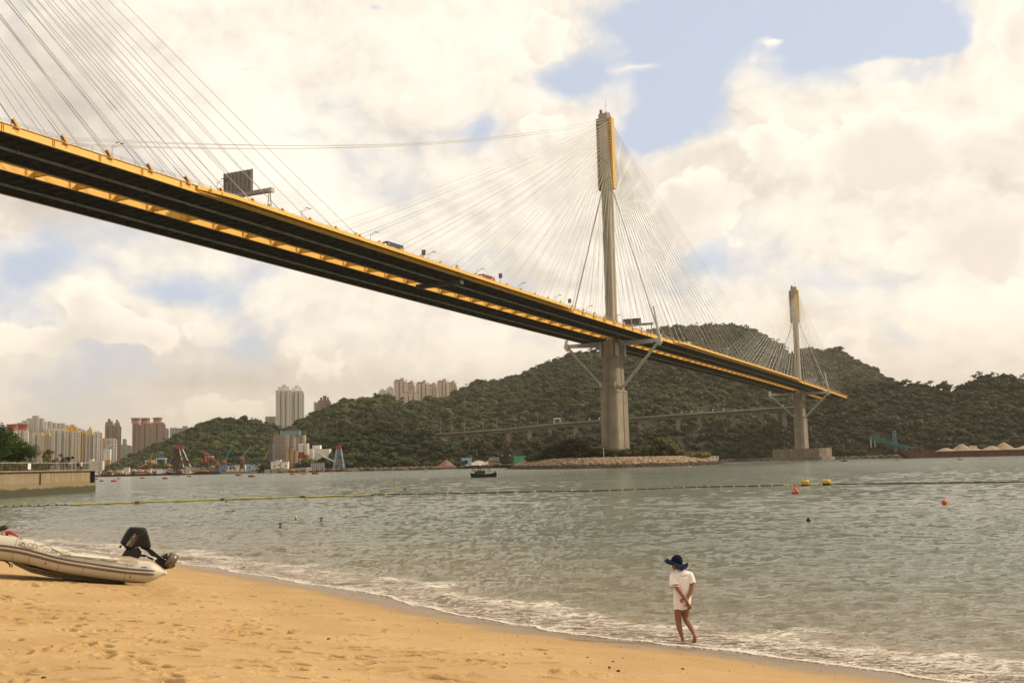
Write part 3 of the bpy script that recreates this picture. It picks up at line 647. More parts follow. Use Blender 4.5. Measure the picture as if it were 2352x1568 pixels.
def conifer(P, h, label, tint=.2):
    t = thing('pine_tree', P, label, 'pine tree', 'slim pines beside the big pier')
    m = MB(); m.tube((0, 0, 0), (0, 0, h), .22, .05, 5); m.build('trunk', mat('bark', (.08, .06, .04), .9), t)
    m = MB()
    for i in range(260):
        f = rnd.random() ** .8; z = h * (.16 + .84 * f); rr = (1 - f) * h * .22 + .25; an = rnd.random() * 6.28; q = rnd.uniform(.3, 1) * rr
        c = Vector((math.cos(an) * q, math.sin(an) * q, z - q * .2)); d = Vector((math.cos(an) * .8, math.sin(an) * .8, .35)); sd_ = Vector((-math.sin(an), math.cos(an), .1)) * .22
        m.add([c - sd_, c + sd_, c + d * rnd.uniform(.5, 1.0)], [(0, 1, 2)])
    m.build('crown', mat('pine_needles', (.022, .030, .012), .8), t)
q = at(1505, 1060, 566)
for vx, yy, top, lab in ((1503, 572, 1006, 'tallest slim pine standing right before the foot of the big pier'), (1454, 570, 1018, 'slim pine in front of the left half of the big pier foot'), (1534, 576, 1022, 'short slim pine just right of the foot of the big pier')):
    vx2 = {1503: 1503 - 1, 1454: 1454, 1534: 1534}[vx]
    vx2 -= {1503: 0, 1454: 0, 1534: 0}[vx]; q = at(vx2, 1060, yy); conifer((q.x, yy, 5.5), at(vx2, top, yy).z - 5.5, lab)
q = at(1388, 1060, 548); o = MB().tube((0, 0, 0), (0, 0, 5.4), .14, n=6).box((0, 0, 5.6), (.6, .5, .4)).build('marker_post', mat('white_post', (.7, .66, .58), .6)); o.location = (q.x, 550, 4.2); tag(o, 'thin white marker post on the boulders left of the big pier', 'post')

# ================================================================ the cable-stayed bridge
T1 = Vector((54.0, 590.0, 0)); T2 = Vector((262.0, 1010.0, 0)); BD = (T2 - T1).normalized(); BN = Vector((BD.y, -BD.x, 0)); T3 = T1 - BD * 448
SP2 = (T2 - T1).length
def BP(s, o, z): return T1 + BD * s + BN * o + Vector((0, 0, z))
_ks = np.array([-560, -448, -400, -340, -270, -200, -100, 0, 120, 229, 368, 470, 600, 700]); _kz = np.array([76.3, 76.4, 76.2, 75.2, 73.9, 73.0, 71.3, 70.1, 69.2, 68.2, 66.2, 64.6, 62.2, 60.0])
_pf = np.polyfit(_ks, _kz, 5)
def HD(s): return float(np.polyval(_pf, s))
yellow = mat('yellow_paint', (.82, .45, .05), .45, var=.06, vscale=.25, streak=.12, spec=.5)
yellow2 = mat('yellow_paint_grimy', (.72, .38, .05), .55, var=.12, vscale=.5, streak=.35)
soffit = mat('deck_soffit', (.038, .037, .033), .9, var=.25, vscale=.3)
conc = mat('tower_concrete', (.39, .32, .23), .9, var=.16, vscale=.10, streak=.45, bump=.2, bscale=.5)
conc2 = mat('pier_concrete', (.31, .255, .18), .9, var=.2, vscale=.12, streak=.65, bump=.2, bscale=.5)
steelw = mat('off_white_steel', (.50, .47, .42), .55, var=.12, vscale=.4, streak=.3)
cabm = mat('cable_sheath', (.55, .51, .44), .5, var=.05)
railm = mat('galvanised_rail', (.36, .35, .33), .5, metal=.3, var=.1)
guardm = mat('soffit_rail', (.33, .34, .28), .7, var=.2, vscale=.3)
asph = mat('asphalt', (.05, .05, .05), .9, var=.2)
bridge = thing('cable_stayed_bridge', tuple(T1), 'long cable-stayed road bridge with yellow edge girders and slender concrete towers crossing the strait', 'bridge')
def bb(mb, name, m, parent=bridge, **k):
    o = mb.build(name, m, parent, off=T1, **k); return o
S0, S1 = -520.0, 592.0
ST = [S0 + (S1 - S0) * i / 226 for i in range(227)]
def sweep(mb, prof, ss, mi=0, smooth=False):
    """closed section [(offset, height below deck top)] swept along the deck"""
    n = len(prof); vs = [BP(s, o, HD(s) + z) for s in ss for o, z in prof]
    fs = [(i * n + k, i * n + (k + 1) % n, (i + 1) * n + (k + 1) % n, (i + 1) * n + k) for i in range(len(ss) - 1) for k in range(n)]
    K = len(ss) - 1; fs += [tuple(reversed(range(n))), tuple(range(K * n, K * n + n))]
    mb.add(vs, fs, mi, smooth)
for sg, nm in ((1, 'near'), (-1, 'far')):
    d = MB()
    sweep(d, [(sg * 3.1, -.30), (sg * 21.0, -.30), (sg * 21.0, -.62), (sg * 3.1, -.62)], ST, 0)
    # transverse floor beams and longitudinal ribs under the slab
    k = 0; s = S0 + 2
    while s < S1 - 2:
        big = (k % 3 == 0)
        dz = 1.12 if big else .8
        for a, b_ in ((3.1, 21.0),):
            vs = [BP(s + q, sg * o, HD(s) + z) for q in (-.16, .16) for o in (a, b_) for z in (-.62, -.62 - dz)]
            d.add(vs, [(0, 1, 3, 2), (4, 6, 7, 5), (0, 4, 5, 1), (2, 3, 7, 6), (0, 2, 6, 4), (1, 5, 7, 3)], 0)
        s += 4.3; k += 1
    for o in (6.2, 9.2, 15.1, 18.2): sweep(d, [(sg * o - .15, -.62), (sg * o + .15, -.62), (sg * o + .15, -1.0), (sg * o - .15, -1.0)], ST[::3], 0)
    for o in (3.14, 20.9): sweep(d, [(sg * o - .05, -.62), (sg * o + .05, -.62), (sg * o + .05, -1.74), (sg * o - .05, -1.74)], ST)
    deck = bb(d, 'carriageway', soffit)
    a = MB(); sweep(a, [(sg * 3.1, -.296), (sg * 21.0, -.296), (sg * 21.0, -.27), (sg * 3.1, -.27)], ST[::2]); o_ = a.build('road_surface', asph, deck, off=T1)
    # edge girders (web, flanges, stiffeners)
    for oo, nm2 in ((21.2, 'outer'), (2.85, 'inner')):
        g = MB(); q = sg * oo; t = .14
        sweep(g, [(q - t, -.02), (q + t, -.02), (q + t, -1.78), (q - t, -1.78)], ST)
        sweep(g, [(q - .38, .06), (q + .38, .06), (q + .38, -.02), (q - .38, -.02)], ST)
        sweep(g, [(q - .32, -1.78), (q + .32, -1.78), (q + .32, -1.86), (q - .32, -1.86)], ST)
        s = S0 + 3
        while s < S1 - 2:
            side = 1 if (sg > 0) == (oo > 10) or True else -1
            for sd in (-1, 1):
                for q2 in (0, .45): g.box(BP(s + q2, q + sd * .24, HD(s) - .88), (.05, .16, 1.66), rz=math.atan2(BD.y, BD.x))
            s += 12.95
        bb(g, 'edge_girder', yellow)
    # maintenance rail and drain pipe below the carriageway, in lengths
    r_ = MB(); s = S0 + 1
    while s < S1 - 14:
        sweep(r_, [(sg * 12.2, -1.95), (sg * 12.75, -1.95), (sg * 12.75, -2.42), (sg * 12.2, -2.42)], [s, s + 6, s + 12.5])
        r_.box(BP(s + .4, sg * 12.5, HD(s) - 1.75), (.2, .2, .5)); s += 12.95
    bb(r_, 'maintenance_rail', guardm)
    # parapet: posts and two rails on each edge
    for oo in (21.25, 2.7):
        p_ = MB(); s = S0 + 1; 
        while s < S1:
            p_.box(BP(s, sg * oo, HD(s) + .62), (.28, .12, 1.1), rz=math.atan2(BD.y, BD.x)); s += 4.32
        for z in (.55, .85, 1.12): p_.path([BP(s_, sg * oo, HD(s_) + z) for s_ in ST[::2]], .035, 4)
        bb(p_, 'parapet', railm)
# projecting wind fairing along two stretches of the near edge (and their twins on the far edge)
for sg in (1, -1):
    for a, b_ in ((-343, -104), (40, 372)):
        f_ = MB(); ss = [a + (b_ - a) * i / 60 for i in range(61)]; prof = []
        vs = []
        for i, s in enumerate(ss):
            t = min(1, i / 3, (60 - i) / 3); w_ = .25 + 1.5 * t
            for o, z in ((21.6, .08), (21.6 + w_, .08), (21.6 + w_, -.95), (21.6 + w_ - .1, -.95), (21.6 + w_ - .1, -.06), (21.6, -.06)): vs.append(BP(s, sg * o, HD(s) + z))
        n = 6; K = len(ss)
        f_.add(vs, [(i * n + k, i * n + (k + 1) % n, (i + 1) * n + (k + 1) % n, (i + 1) * n + k) for i in range(K - 1) for k in range(n)] + [tuple(reversed(range(n))), tuple(range((K - 1) * n, K * n))])
        for i in range(1, K - 1): s = ss[i]; f_.box(BP(s, sg * 22.3, HD(s) - .5), (.08, 1.5, .8), rz=math.atan2(BD.y, BD.x))
        sweep(f_, [(sg * 21.6, -1.5), (sg * 22.15, -1.5), (sg * 22.15, -1.62), (sg * 21.6, -1.62)], ss)
        bb(f_, 'wind_fairing', yellow)
# cross girders that join the two carriageways
cg = MB(); cg.box((0, 0, -.98), (.55, 5.3, 1.1)); cg.box((0, 0, -1.57), (.75, 5.3, .08)); cg.box((0, 0, -.39), (.75, 5.3, .08))
cgm = None; s = S0 + 5.5; ncg = 0
while s < S1 - 3:
    if s > -430:
        if cgm is None: o = cg.build('cross_girder', yellow2, bridge); cgm = o
        else: o = cgm.copy(); COL.objects.link(o); o.parent = bridge
        o.location = BD * s + Vector((0, 0, HD(s))); o.rotation_euler = (0, 0, math.atan2(BD.y, BD.x)); ncg += 1
    s += 12.95
# ---- towers
def rrect(a, b, r, n=4, notch=0.0):
    """rounded rectangle: a along the bridge, b across; with a shallow groove in each face"""
    pts = []
    for cx_, cy_, a0 in ((a / 2 - r, b / 2 - r, 0), (-a / 2 + r, b / 2 - r, 90), (-a / 2 + r, -b / 2 + r, 180), (a / 2 - r, -b / 2 + r, 270)):
        for k in range(n + 1): an = R(a0 + 90 * k / n); pts.append((cx_ + r * math.cos(an), cy_ + r * math.sin(an)))
        if notch:
            if a0 == 90: pts += [(-a / 2, .5), (-a / 2 + notch, .25), (-a / 2 + notch, -.25), (-a / 2, -.5)]
            if a0 == 270: pts += [(a / 2, -.5), (a / 2 - notch, -.25), (a / 2 - notch, .25), (a / 2, .5)]
            if a0 == 0: pts += [(.5, b / 2), (.25, b / 2 - notch), (-.25, b / 2 - notch), (-.5, b / 2)]
            if a0 == 180: pts += [(-.5, -b / 2), (-.25, -b / 2 + notch), (.25, -b / 2 + notch), (.5, -b / 2)]
    return pts
BROT = math.atan2(BD.y, BD.x)
def loftcol(mb, secs, n=5, notch=.3, mi=0):
    """secs: (z, along, across, radius)"""
    rings = [[(x, y, z) for x, y in rrect(a, b, r, n, notch)] for z, a, b, r in secs]
    k = len(rings[0]); vs = [v for r_ in rings for v in r_]
    fs = [(i * k + j, i * k + (j + 1) % k, (i + 1) * k + (j + 1) % k, (i + 1) * k + j) for i in range(len(rings) - 1) for j in range(k)]
    fs += [tuple(reversed(range(k))), tuple(range((len(rings) - 1) * k, len(rings) * k))]
    mb.add(vs, fs, mi)
PLN = (21.2, 2.85, -2.85, -21.2)
def tower(P, top, zdeck, name_top, anch_lo, scale=1.0, base=2.0, armw=26.5):
    """one tower in the bridge's own axes (x along, y towards the left/far side)"""
    loc = P - T1; sc_ = scale
    def put(mb, nm, m, par=None):
        o = mb.build(nm, m, par or bridge)
        if par is None: o.location = loc; o.rotation_euler = (0, 0, BROT)
        return o
    m = MB(); zc = zdeck * .58
    loftcol(m, [(base, 20.5 * sc_, 10.5 * sc_, 3.6 * sc_), (zc * .45, 20 * sc_, 10.2 * sc_, 3.5 * sc_), (zc, 19.6 * sc_, 10 * sc_, 3.5 * sc_)])
    tw = put(m, 'tower', conc2)
    m = MB(); loftcol(m, [(zc + .01, 15.2 * sc_, 8.6 * sc_, 3.3 * sc_), (zdeck - 3.2, 14.4 * sc_, 8.2 * sc_, 3.2 * sc_)], notch=.35)
    for z in (zc - 1.2,): loftcol(m, [(z, 20.1 * sc_, 10.5 * sc_, 3.6 * sc_), (z + .5, 20.1 * sc_, 10.5 * sc_, 3.6 * sc_)], notch=.3)
    o = put(m, 'upper_pier', conc2, tw)
    m = MB()
    loftcol(m, [(zdeck - 3.19, 9.6 * sc_, 4.9 * sc_, 2.2 * sc_), (zdeck + 12, 9.3 * sc_, 4.8 * sc_, 2.1 * sc_), (zdeck + 12.01, 8.9 * sc_, 4.6 * sc_, 2.1 * sc_), (anch_lo, 8.9 * sc_, 4.8 * sc_, 2.1 * sc_), (top, 8.6 * sc_, 5.6 * sc_, 2.0 * sc_)], notch=.25)
    mast = put(m, 'mast', conc, tw)
    # yellow anchorage boxes on the two flanks of the mast head
    for sg in (1, -1):
        a = MB(); q = sg * 3.55 * sc_; h0, h1 = anch_lo, top - 2
        vs = []
        for z, wd in ((h0, 1.4), (h0 + 1.6, 1.9), (h1, 2.1)):
            for x in (-wd * sc_, wd * sc_):
                for y in (q - sg * .7 * sc_, q + sg * .95 * sc_): vs.append((x, y, z))
        a.add(vs, [(0, 2, 3, 1), (0, 1, 5, 4), (2, 6, 7, 3), (0, 4, 6, 2), (1, 3, 7, 5), (4, 5, 9, 8), (6, 10, 11, 7), (4, 8, 10, 6), (5, 7, 11, 9), (8, 9, 11, 10)])
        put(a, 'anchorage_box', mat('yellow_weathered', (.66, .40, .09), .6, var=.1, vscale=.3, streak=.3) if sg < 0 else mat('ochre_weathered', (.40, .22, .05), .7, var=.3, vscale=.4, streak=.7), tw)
        for k in range(int((h1 - h0 - 3) / 1.9)):
            pass
        c = MB()
        for k in range(int((h1 - h0 - 3) / 1.8)):
            z = h0 + 2.5 + k * 1.8
            for x in (-1, 1): c.box((x * 3.0 * sc_, q, z), (1.1 * sc_, 1.2 * sc_, .35))
        put(c, 'anchor_bracket', yellow2, tw)
    # roof gear: parapet, tubs, mast
    g = MB(); 
    for x, y, h in ((-2.6, 1.2, 2.4), (2.4, -1.3, 1.6), (0, 0, 1.2), (-1.2, -1.4, .9)): g.lathe([(.8, top), (.8, top + h), (.5, top + h + .1)], (x, y, 0), 8)
    for k in range(12): an = k / 12 * 2 * math.pi; g.tube((3.9 * math.cos(an), 2.5 * math.sin(an), top), (3.9 * math.cos(an), 2.5 * math.sin(an), top + 1.3), .07, n=4)
    g.path([(3.9 * math.cos(k / 12 * 2 * math.pi), 2.5 * math.sin(k / 12 * 2 * math.pi), top + 1.3) for k in range(12)], .07, 4, closed=True)
    put(g, 'roof_railing', mat('dark_gear', (.16, .13, .11), .8), tw)
    a = MB(); a.tube((0, -.8, top), (0, -.8, top + 9), .16, .06, 6); a.tube((-.9, -.8, top + 6.5), (.9, -.8, top + 6.5), .06, n=4); a.tube((0, -.8, top + 5), (0, -.8, top + 5.4), .3, n=8)
    put(a, 'antenna', steelw, tw)
    # cross arm, raking struts, transverse stay cables
    za = zdeck - 4.4
    for sg in (1, -1):
        a = MB()
        n0 = Vector((0, sg * 4.4 * sc_, za)); n1 = Vector((0, sg * armw, za + .4))
        vs = []
        for p, hh, ww in ((n0, 1.5, 1.0), (n1, .9, .8)):
            for x in (-ww, ww):
                for z in (-hh, hh): vs.append((p.x + x, p.y, p.z + z))
        a.add(vs, [(0, 1, 3, 2), (4, 6, 7, 5), (0, 4, 5, 1), (2, 3, 7, 6), (0, 2, 6, 4), (1, 5, 7, 3)])
        arm = put(a, 'cross_arm', steelw, tw)
        a = MB(); 
        zs = zc + 1.5
        for x in (-.75, .75): a.tube((x, sg * armw * .985, za - .5), (x * 1.6, sg * 5.0 * sc_, zs), .55, .6, 8)
        put(a, 'strut', steelw, tw)
        a = MB(); a.box((0, sg * armw, za + .2), (3.0, 2.4, 2.6)); a.box((0, sg * (armw + .4), za + 2.2), (2.0, 1.2, 2.6)); a.box((0, sg * (armw - .3), za - 1.4), (2.6, 1.6, 1.4))
        for q in (-1, 0, 1): a.tube((q * .9, sg * (armw + 1.25), za - .3), (q * .9, sg * (armw + 1.5), za - .3), .25, n=6)
        put(a, 'arm_head', steelw, tw)
        a = MB()
        for x in (-.55, .55): 
            a.tube((x, sg * (armw + .2), za + 3), (x * .8, sg * 3.4 * sc_, anch_lo - 1), .2, .18, 6)
            a.tube((x, sg * (armw + .2), za + 2.6), (x * .96, sg * (armw - 2.6), za + 18.5), .36, .36, 6)
        put(a, 'transverse_stay', steelw, tw)
        for bx_ in (5.5, -5.5): a = MB(); a.box((bx_ * sc_, sg * 4.6 * sc_, za - 3.5), (2.0, 1.2, 6.5)); put(a, 'bearing', steelw, tw)
        a = MB(); a.box((-8.6 * sc_, sg * 4.0 * sc_, zs + 1.3), (1.2, 1.0, 2.6)); put(a, 'bearing', steelw, tw)
    return tw
ZD1, ZD2, ZD3 = HD(0), HD(SP2), HD(-448)
tower(T1, 192.5, ZD1, 'centre', 150.5)
tower(T2, 158.0, ZD2, 'far', 126.0, scale=.95, base=10.0)
tower(T3, 171.0, ZD3, 'off_left', 134.0, scale=.95)
# pier base at the far tower
pb = MB(); px = [(-26, -22), (-13, -27), (13, -27), (26, -22), (26, 22), (13, 27), (-13, 27), (-26, 22)]
pb.prism([(x * .88, y * .9) for x, y in px], 2.6, 10.4); pb.prism([(x, y) for x, y in px], -3, 2.6, scale_top=.99)
for k in range(9): pb.box((-26.2, -22 + k * 5.5, 1.4), (.5, 1.2, 2.4))
o = pb.build('pier_base', mat('stained_concrete', (.27, .21, .15), .95, var=.3, vscale=.35, streak=.8), bridge); o.location = T2 - T1; o.rotation_euler = (0, 0, BROT)
# ---- stay cables
cables = []   # (key distance, s_deck, plane, tower P, s_t, zt)
def fan(P, st, top, lo, kl, kr, sp):
    for sd, kn in ((-1, kl), (1, kr)):
        for k in range(1, kn + 1):
            zt = lo + 2.5 + (top - 5 - lo - 2.5) * (k / kn) ** .85
            for o in PLN: cables.append((st + sd * sp * k, o, st, sd, zt))
fan(T1, 0, 192.5, 150.5, 21, 23, 13.0)
fan(T3, -448, 171.0, 134.0, 5, 14, 12.75)
fan(T2, SP2, 158.0, 126.0, 18, 10, 13.0)
def cdist(c): return (BP(c[0], c[1], 70) * .5 + BP(c[2], 0, c[4]) * .5 - CP).length - (400 if c[2] == 0 and c[1] > 20 else 0) - (100 if c[2] == 0 else 0)
def vis(c):
    x, y = proj(BP(c[0], c[1], HD(c[0]))); x2, y2 = proj(BP(c[2], 0, c[4])); return x > -60 or (x2 > -60 and y2 > -50)
cables.sort(key=lambda c: (not vis(c), cdist(c)))
def cab_mb(mb, c, r):
    s, o, st, sd, zt = c; a = BP(s, o, HD(s) + .2); b = BP(st + sd * 2.9, math.copysign(3.4, o), zt); L_ = (b - a).length; pts = []
    for i in range(9):
        t = i / 8; p = a.lerp(b, t); p.z -= L_ * .008 * 4 * t * (1 - t) * min(1, L_ / 200); pts.append(p)
    mb.path(pts, r, 5, cap=False)
    d_ = (pts[1] - pts[0]).normalized(); mb.tube(a, a + d_ * 5.5, r * 1.9, r * 1.6, 6)
for c in cables[:100]:
    mb = MB(); cab_mb(mb, c, .074 if c[2] == -448 else .066); bb(mb, 'stay_cable', cabm)
mb = MB()
for c in cables[100:]: cab_mb(mb, c, .064)
o = bb(mb, 'stay_cables', cabm); o['kind'] = 'stuff'
# long stabilising cables from the centre tower's head down to the side towers at deck level
for sg_, Pn, sn, hn in ((-1, T3, -448, ZD3), (1, T2, SP2, ZD2)):
    for o_ in (-2.3, 2.3):
        for dz in (0, 1.6):
            mb = MB(); a = BP(0, o_ * .6, 190.5 - dz); b = BP(sn - sg_ * 5, o_ * 1.9, hn - 8.5 + dz * .6); pts = []
            for i in range(25): t = i / 24; p = a.lerp(b, t); p.z -= 9.5 * 4 * t * (1 - t); pts.append(p)
            if sg_ < 0: mb.path(pts, .075, 5, cap=False); bb(mb, 'stabilising_cable', cabm)
# yellow cable anchors standing on the edge girders
anch = MB()
AR = Matrix.Rotation(R(40), 3, 'Y')
for y in (-.36, .36): anch.box((.75, y, .95), (.62, .12, 2.9), Mx=AR)
anch.box((.55, 0, 1.1), (.10, .8, 2.7), Mx=AR); anch.box((.2, 0, .0), (2.0, .9, .2)); anch.box((1.66, 0, 2.02), (.7, .9, .12), Mx=AR)
anch.box((0, -.3, -.75), (1.1, .34, 1.3))
am = None; na = 0; seen = set()
for c in cables:
    if c[1] < 20 or c[0] < -430 or c[0] > 600: continue
    if round(c[0]) in seen: continue
    seen.add(round(c[0]))
    if am is None: o = anch.build('cable_anchor', yellow2, bridge); am = o
    else: o = am.copy(); COL.objects.link(o); o.parent = bridge
    ln = abs(c[0] - c[2]); st_ = math.atan2(c[4] - HD(c[0]), ln)
    o.scale = (.8, .8, .8); o.location = BD * (c[0] - math.copysign(.4, c[2] - c[0])) + BN * 21.45 + Vector((0, 0, HD(c[0]) - .2)); o.rotation_euler = (0, 0, BROT + (0 if c[2] > c[0] else math.pi)); na += 1
# maintenance gantry hung below the near carriageway
m = MB(); s = -205
for o_ in (5, 12, 19): m.box(BP(s, o_, HD(s) - 2.6), (.3, .3, 2.0), rz=BROT)
m.box(BP(s, 12, HD(s) - 3.7), (2.4, 19, 1.1), rz=BROT); m.box(BP(s, 12, HD(s) - 2.9), (2.6, 19.4, .12), rz=BROT)
mg = thing('maintenance_gantry', tuple(BP(s, 12, HD(s) - 4.2)), 'dark steel inspection platform slung crosswise under the near carriageway', 'gantry')
o = m.build('platform', mat('dark_steel', (.05, .05, .05), .7), mg, off=BP(s, 12, HD(s) - 4.2))

# ---- lamps on the deck
lampm = mat('lamp_pole_grey', (.30, .28, .28), .5, metal=.4)
def lamp(P, side, label, group, dbl=True, h=10.0, arm=2.2):
    t = thing('street_lamp', tuple(P), label, 'street lamp', group, rz=BROT)
    m = MB(); m.tube((0, 0, -.5), (0, 0, h), .13, .08, 6); m.build('pole', lampm, t)
    for dx in ((-.35, .35) if dbl else (0,)):
        m = MB(); m.path([(dx, 0, h - .3), (dx, -side * arm * .4, h + .05), (dx * 2, -side * arm, h + .5)], .05, 4); m.build('arm', lampm, t)
        m = MB(); m.box((dx * 2, -side * (arm + .45), h + .55), (.34, 1.0, .14)); m.build('lamp_head', mat('lamp_head', (.09, .08, .09), .5), t)
    return t
k = 0; ordn = ['first', 'second', 'third', 'fourth', 'fifth', 'sixth', 'seventh', 'eighth', 'ninth', 'tenth', 'eleventh', 'twelfth', 'thirteenth', 'fourteenth', 'fifteenth', 'sixteenth', 'seventeenth', 'eighteenth', 'nineteenth', 'twentieth', 'twenty-first', 'twenty-second', 'twenty-third', 'twenty-fourth', 'twenty-fifth']
LS = [-392.5 + 38.9 * i for i in range(25)]
for i, s in enumerate(LS):
    lamp(BP(s, 3.2, HD(s)), 1, 'grey lamp post with arms to the right on the near carriageway, %s from the left' % ordn[i], 'lamps along the near carriageway')
for i, s in enumerate([-386 + 38.9 * i for i in range(24)]):
    lamp(BP(s, -3.4, HD(s)), -1, 'grey lamp post with arms to the left on the far carriageway, %s from the left' % ordn[i], 'lamps along the far carriageway')
# ---- sign gantries
def gantry(s, label, board_h, board_w, zc, backc, stand=True, col=None):
    P = BP(s, 0, HD(s)); t = thing('sign_gantry', tuple(P), label, 'sign gantry', 'sign gantries over the bridge deck', rz=BROT)
    gm = mat('gantry_grey', (.26, .235, .21), .6, var=.1); lm = mat('gantry_leg', (.33, .31, .29), .6)
    m = MB(); m.box((0, -12.0, zc), (1.3, 19.0, 1.1)); m.build('beam', gm, t)
    m = MB(); m.box((0, -21.6, zc), (1.4, .9, 1.25)); m.build('beam_cap', mat('gantry_cap', (.45, .40, .33), .6), t)
    for y in (-20.9, -3.6):
        m = MB(); 
        for x in (-.8, .8): m.tube((x * 1.1, y, 0), (x * .35, y, zc - .5), .14, n=6)
        for z in (1.2, 2.6, 3.9): m.tube((-.8 * (1 - z / zc * .6), y, z), (.8 * (1 - z / zc * .6), y, z), .08, n=4)
        m.box((0, y, .9), (1.0, .8, 1.4)); m.build('leg', lm, t)
    yc = -4.6 - board_w / 2
    m = MB(); m.box((-.1, yc, zc + .6 + board_h / 2), (.12, board_w, board_h)); bd = m.build('sign_board', backc, t)
    m = MB()
    for k in range(int(board_w / 1.5) + 1): m.box((-.32, yc - board_w / 2 + .3 + k * (board_w - .6) / int(board_w / 1.5), zc + .6 + board_h / 2), (.3, .26, board_h + .1))
    for k in range(int(board_h / .8)): m.box((-.22, yc, zc + 1.0 + k * .8), (.12, board_w, .1))
    m.build('frame', gm, bd)
    return t
gantry(-313.5, 'tall sign gantry with a big dark panel back, at the upper left over the deck', 6.3, 10.5, 5.6, mat('board_back', (.24, .21, .18), .7))
gantry(4.5, 'sign gantry with two dark message panels just right of the big tower', 3.0, 10.5, 5.6, mat('board_dark', (.06, .05, .05), .6))
gantry(152, 'sign gantry with pale brown board where the two fans of cables cross', 3.4, 12, 5.6, mat('board_brown', (.25, .18, .15), .7))
gantry(SP2 + 5, 'small far sign gantry with pale grey board beside the farther tower', 3.4, 11, 5.6, mat('board_grey', (.42, .40, .38), .7))
# ---- small posts and boxes on the edge
for s, z, lab in ((-231.5, 2.0, 'dark signal box on a short post to the right of the blue container truck'), (-173.5, 3.1, 'dark lane signal box on a bent post to the right of the red container truck'), (-106, 2.4, 'dark lane signal box standing on the deck between the red truck and the big tower')):
    P = BP(s, 21.3, HD(s)); t = thing('lane_signal', tuple(P), lab, 'traffic signal', 'lane signals on the bridge edge', rz=BROT)
    m = MB(); m.tube((0, 0, 0), (0, 0, z), .09, n=6); m.tube((0, 0, .2), (-1.2, .4, .2), .12, n=5); m.build('post', lampm, t)
    m = MB(); m.box((0, 0, z + .7), (.5, 1.3, 1.8)); m.build('signal_head', mat('signal_black', (.04, .04, .035), .6), t)
    m = MB(); 
    for zz in (.3, .95): m.box((-.27, -.1, z + .1 + zz), (.05, .7, .4))
    m.build('lens', mat('signal_lens', (.3, .28, .24), .3), t)
P = BP(-208, 21.3, HD(-208)); t = thing('equipment_cabinet', tuple(P), 'cream cabinet on the bridge edge beside a lamp post, midway between the two container trucks', 'cabinet', rz=BROT)
m = MB(); m.box((0, 0, 1.0), (1.0, .9, 2.2)); m.build('cabinet_body', mat('cream_box', (.6, .52, .40), .6), t); m = MB(); m.box((0, 0, 2.15), (1.2, 1.1, .14)); m.build('lid', mat('cream_box', (.6, .52, .40), .6), t)
# ---- vehicles on the deck
tyre = mat('tyre_rubber', (.02, .02, .02), .85); glass = mat('dark_glass', (.03, .035, .04), .12, spec=.8)
whitep = mat('white_vehicle_paint', (.72, .69, .64), .35)
def wheels(par, xs, y, r=.5):
    for x in xs:
        for sy in (-1, 1):
            m = MB(); m.tube((x, sy * y - .14, r), (x, sy * y + .14, r), r, n=12); m.build('wheel', tyre, par)
def box_truck(s, o, label, colm, clen, letters=None, z0=1.3, ch=2.7, group=None):
    P = BP(s, o, HD(s) - .27); t = thing('container_truck', tuple(P), label, 'truck', group, rz=BROT + math.pi); t.scale = (.8, .9, .88)
    m = MB(); m.box((0, 0, z0 + ch / 2), (clen, 2.45, ch))
    k = int(clen / .6)
    for i in range(k):
        for sy in (-1, 1): m.box((-clen / 2 + .4 + i * (clen - .8) / (k - 1), sy * 1.24, z0 + ch / 2), (.28, .05, ch - .5))
    ct = m.build('container', colm, t)
    if letters:
        for tx, sz, xx, zz in letters:
            vs, fs = text_verts(tx, sz); m = MB(); m.add([(xx - v.x * -1, 1.285, z0 + zz + v.y) if False else (xx + -v.x, 1.29, z0 + zz + v.y) for v in vs], fs); m.build('lettering', whitep, ct)
    m = MB(); m.box((0, 0, z0 - .15), (clen, 1.0, .24)); m.box((clen / 2 + 1.6, 0, z0 - .3), (3.0, 1.0, .3)); m.build('chassis', tyre, t)
    m = MB(); m.extr([(clen / 2 + .6, .6), (clen / 2 + 2.7, .6), (clen / 2 + 2.7, 1.8), (clen / 2 + 2.45, 3.0), (clen / 2 + 1.9, 3.3), (clen / 2 + .6, 3.3)], -1.2, 1.2); cb = m.build('cab', whitep, t)
    m = MB(); m.box((clen / 2 + 2.6, 0, 2.4), (.1, 2.1, .9)); 
    for sy in (-1, 1): m.box((clen / 2 + 1.9, sy * 1.21, 2.4), (.9, .04, .7))
    m.build('window', glass, cb)
    wheels(t, (-clen / 2 + 1, -clen / 2 + 2.3, clen / 2 + 1.6), 1.05)
    return t
box_truck(-245, 17.5, 'truck carrying a long dark blue container with white lettering, white cab, on the near carriageway', mat('container_blue', (.025, .05, .10), .5, var=.15), 12.2, [('E', 1.1, 5.2, 2.0), ('HYUNLINE', 1.0, 1.5, .8)] if False else [('B', 1.1, 5.2, 2.0), ('LINK', 1.25, 1.6, .75), ('A', 1.2, -4.6, .7)], z0=1.55, ch=2.9)
box_truck(-178, 17.5, 'truck carrying a long brick red container, white cab, on the near carriageway', mat('container_red', (.26, .045, .03), .5, var=.15), 12.2, [('H', 1.0, 5.0, 1.6)], z0=1.5, ch=2.7)
box_truck(77, 18.0, 'small truck with a cream box body on the bridge, left of the brown sign gantry', mat('cream_truck', (.62, .55, .42), .5), 6.6, z0=1.0, ch=2.7)
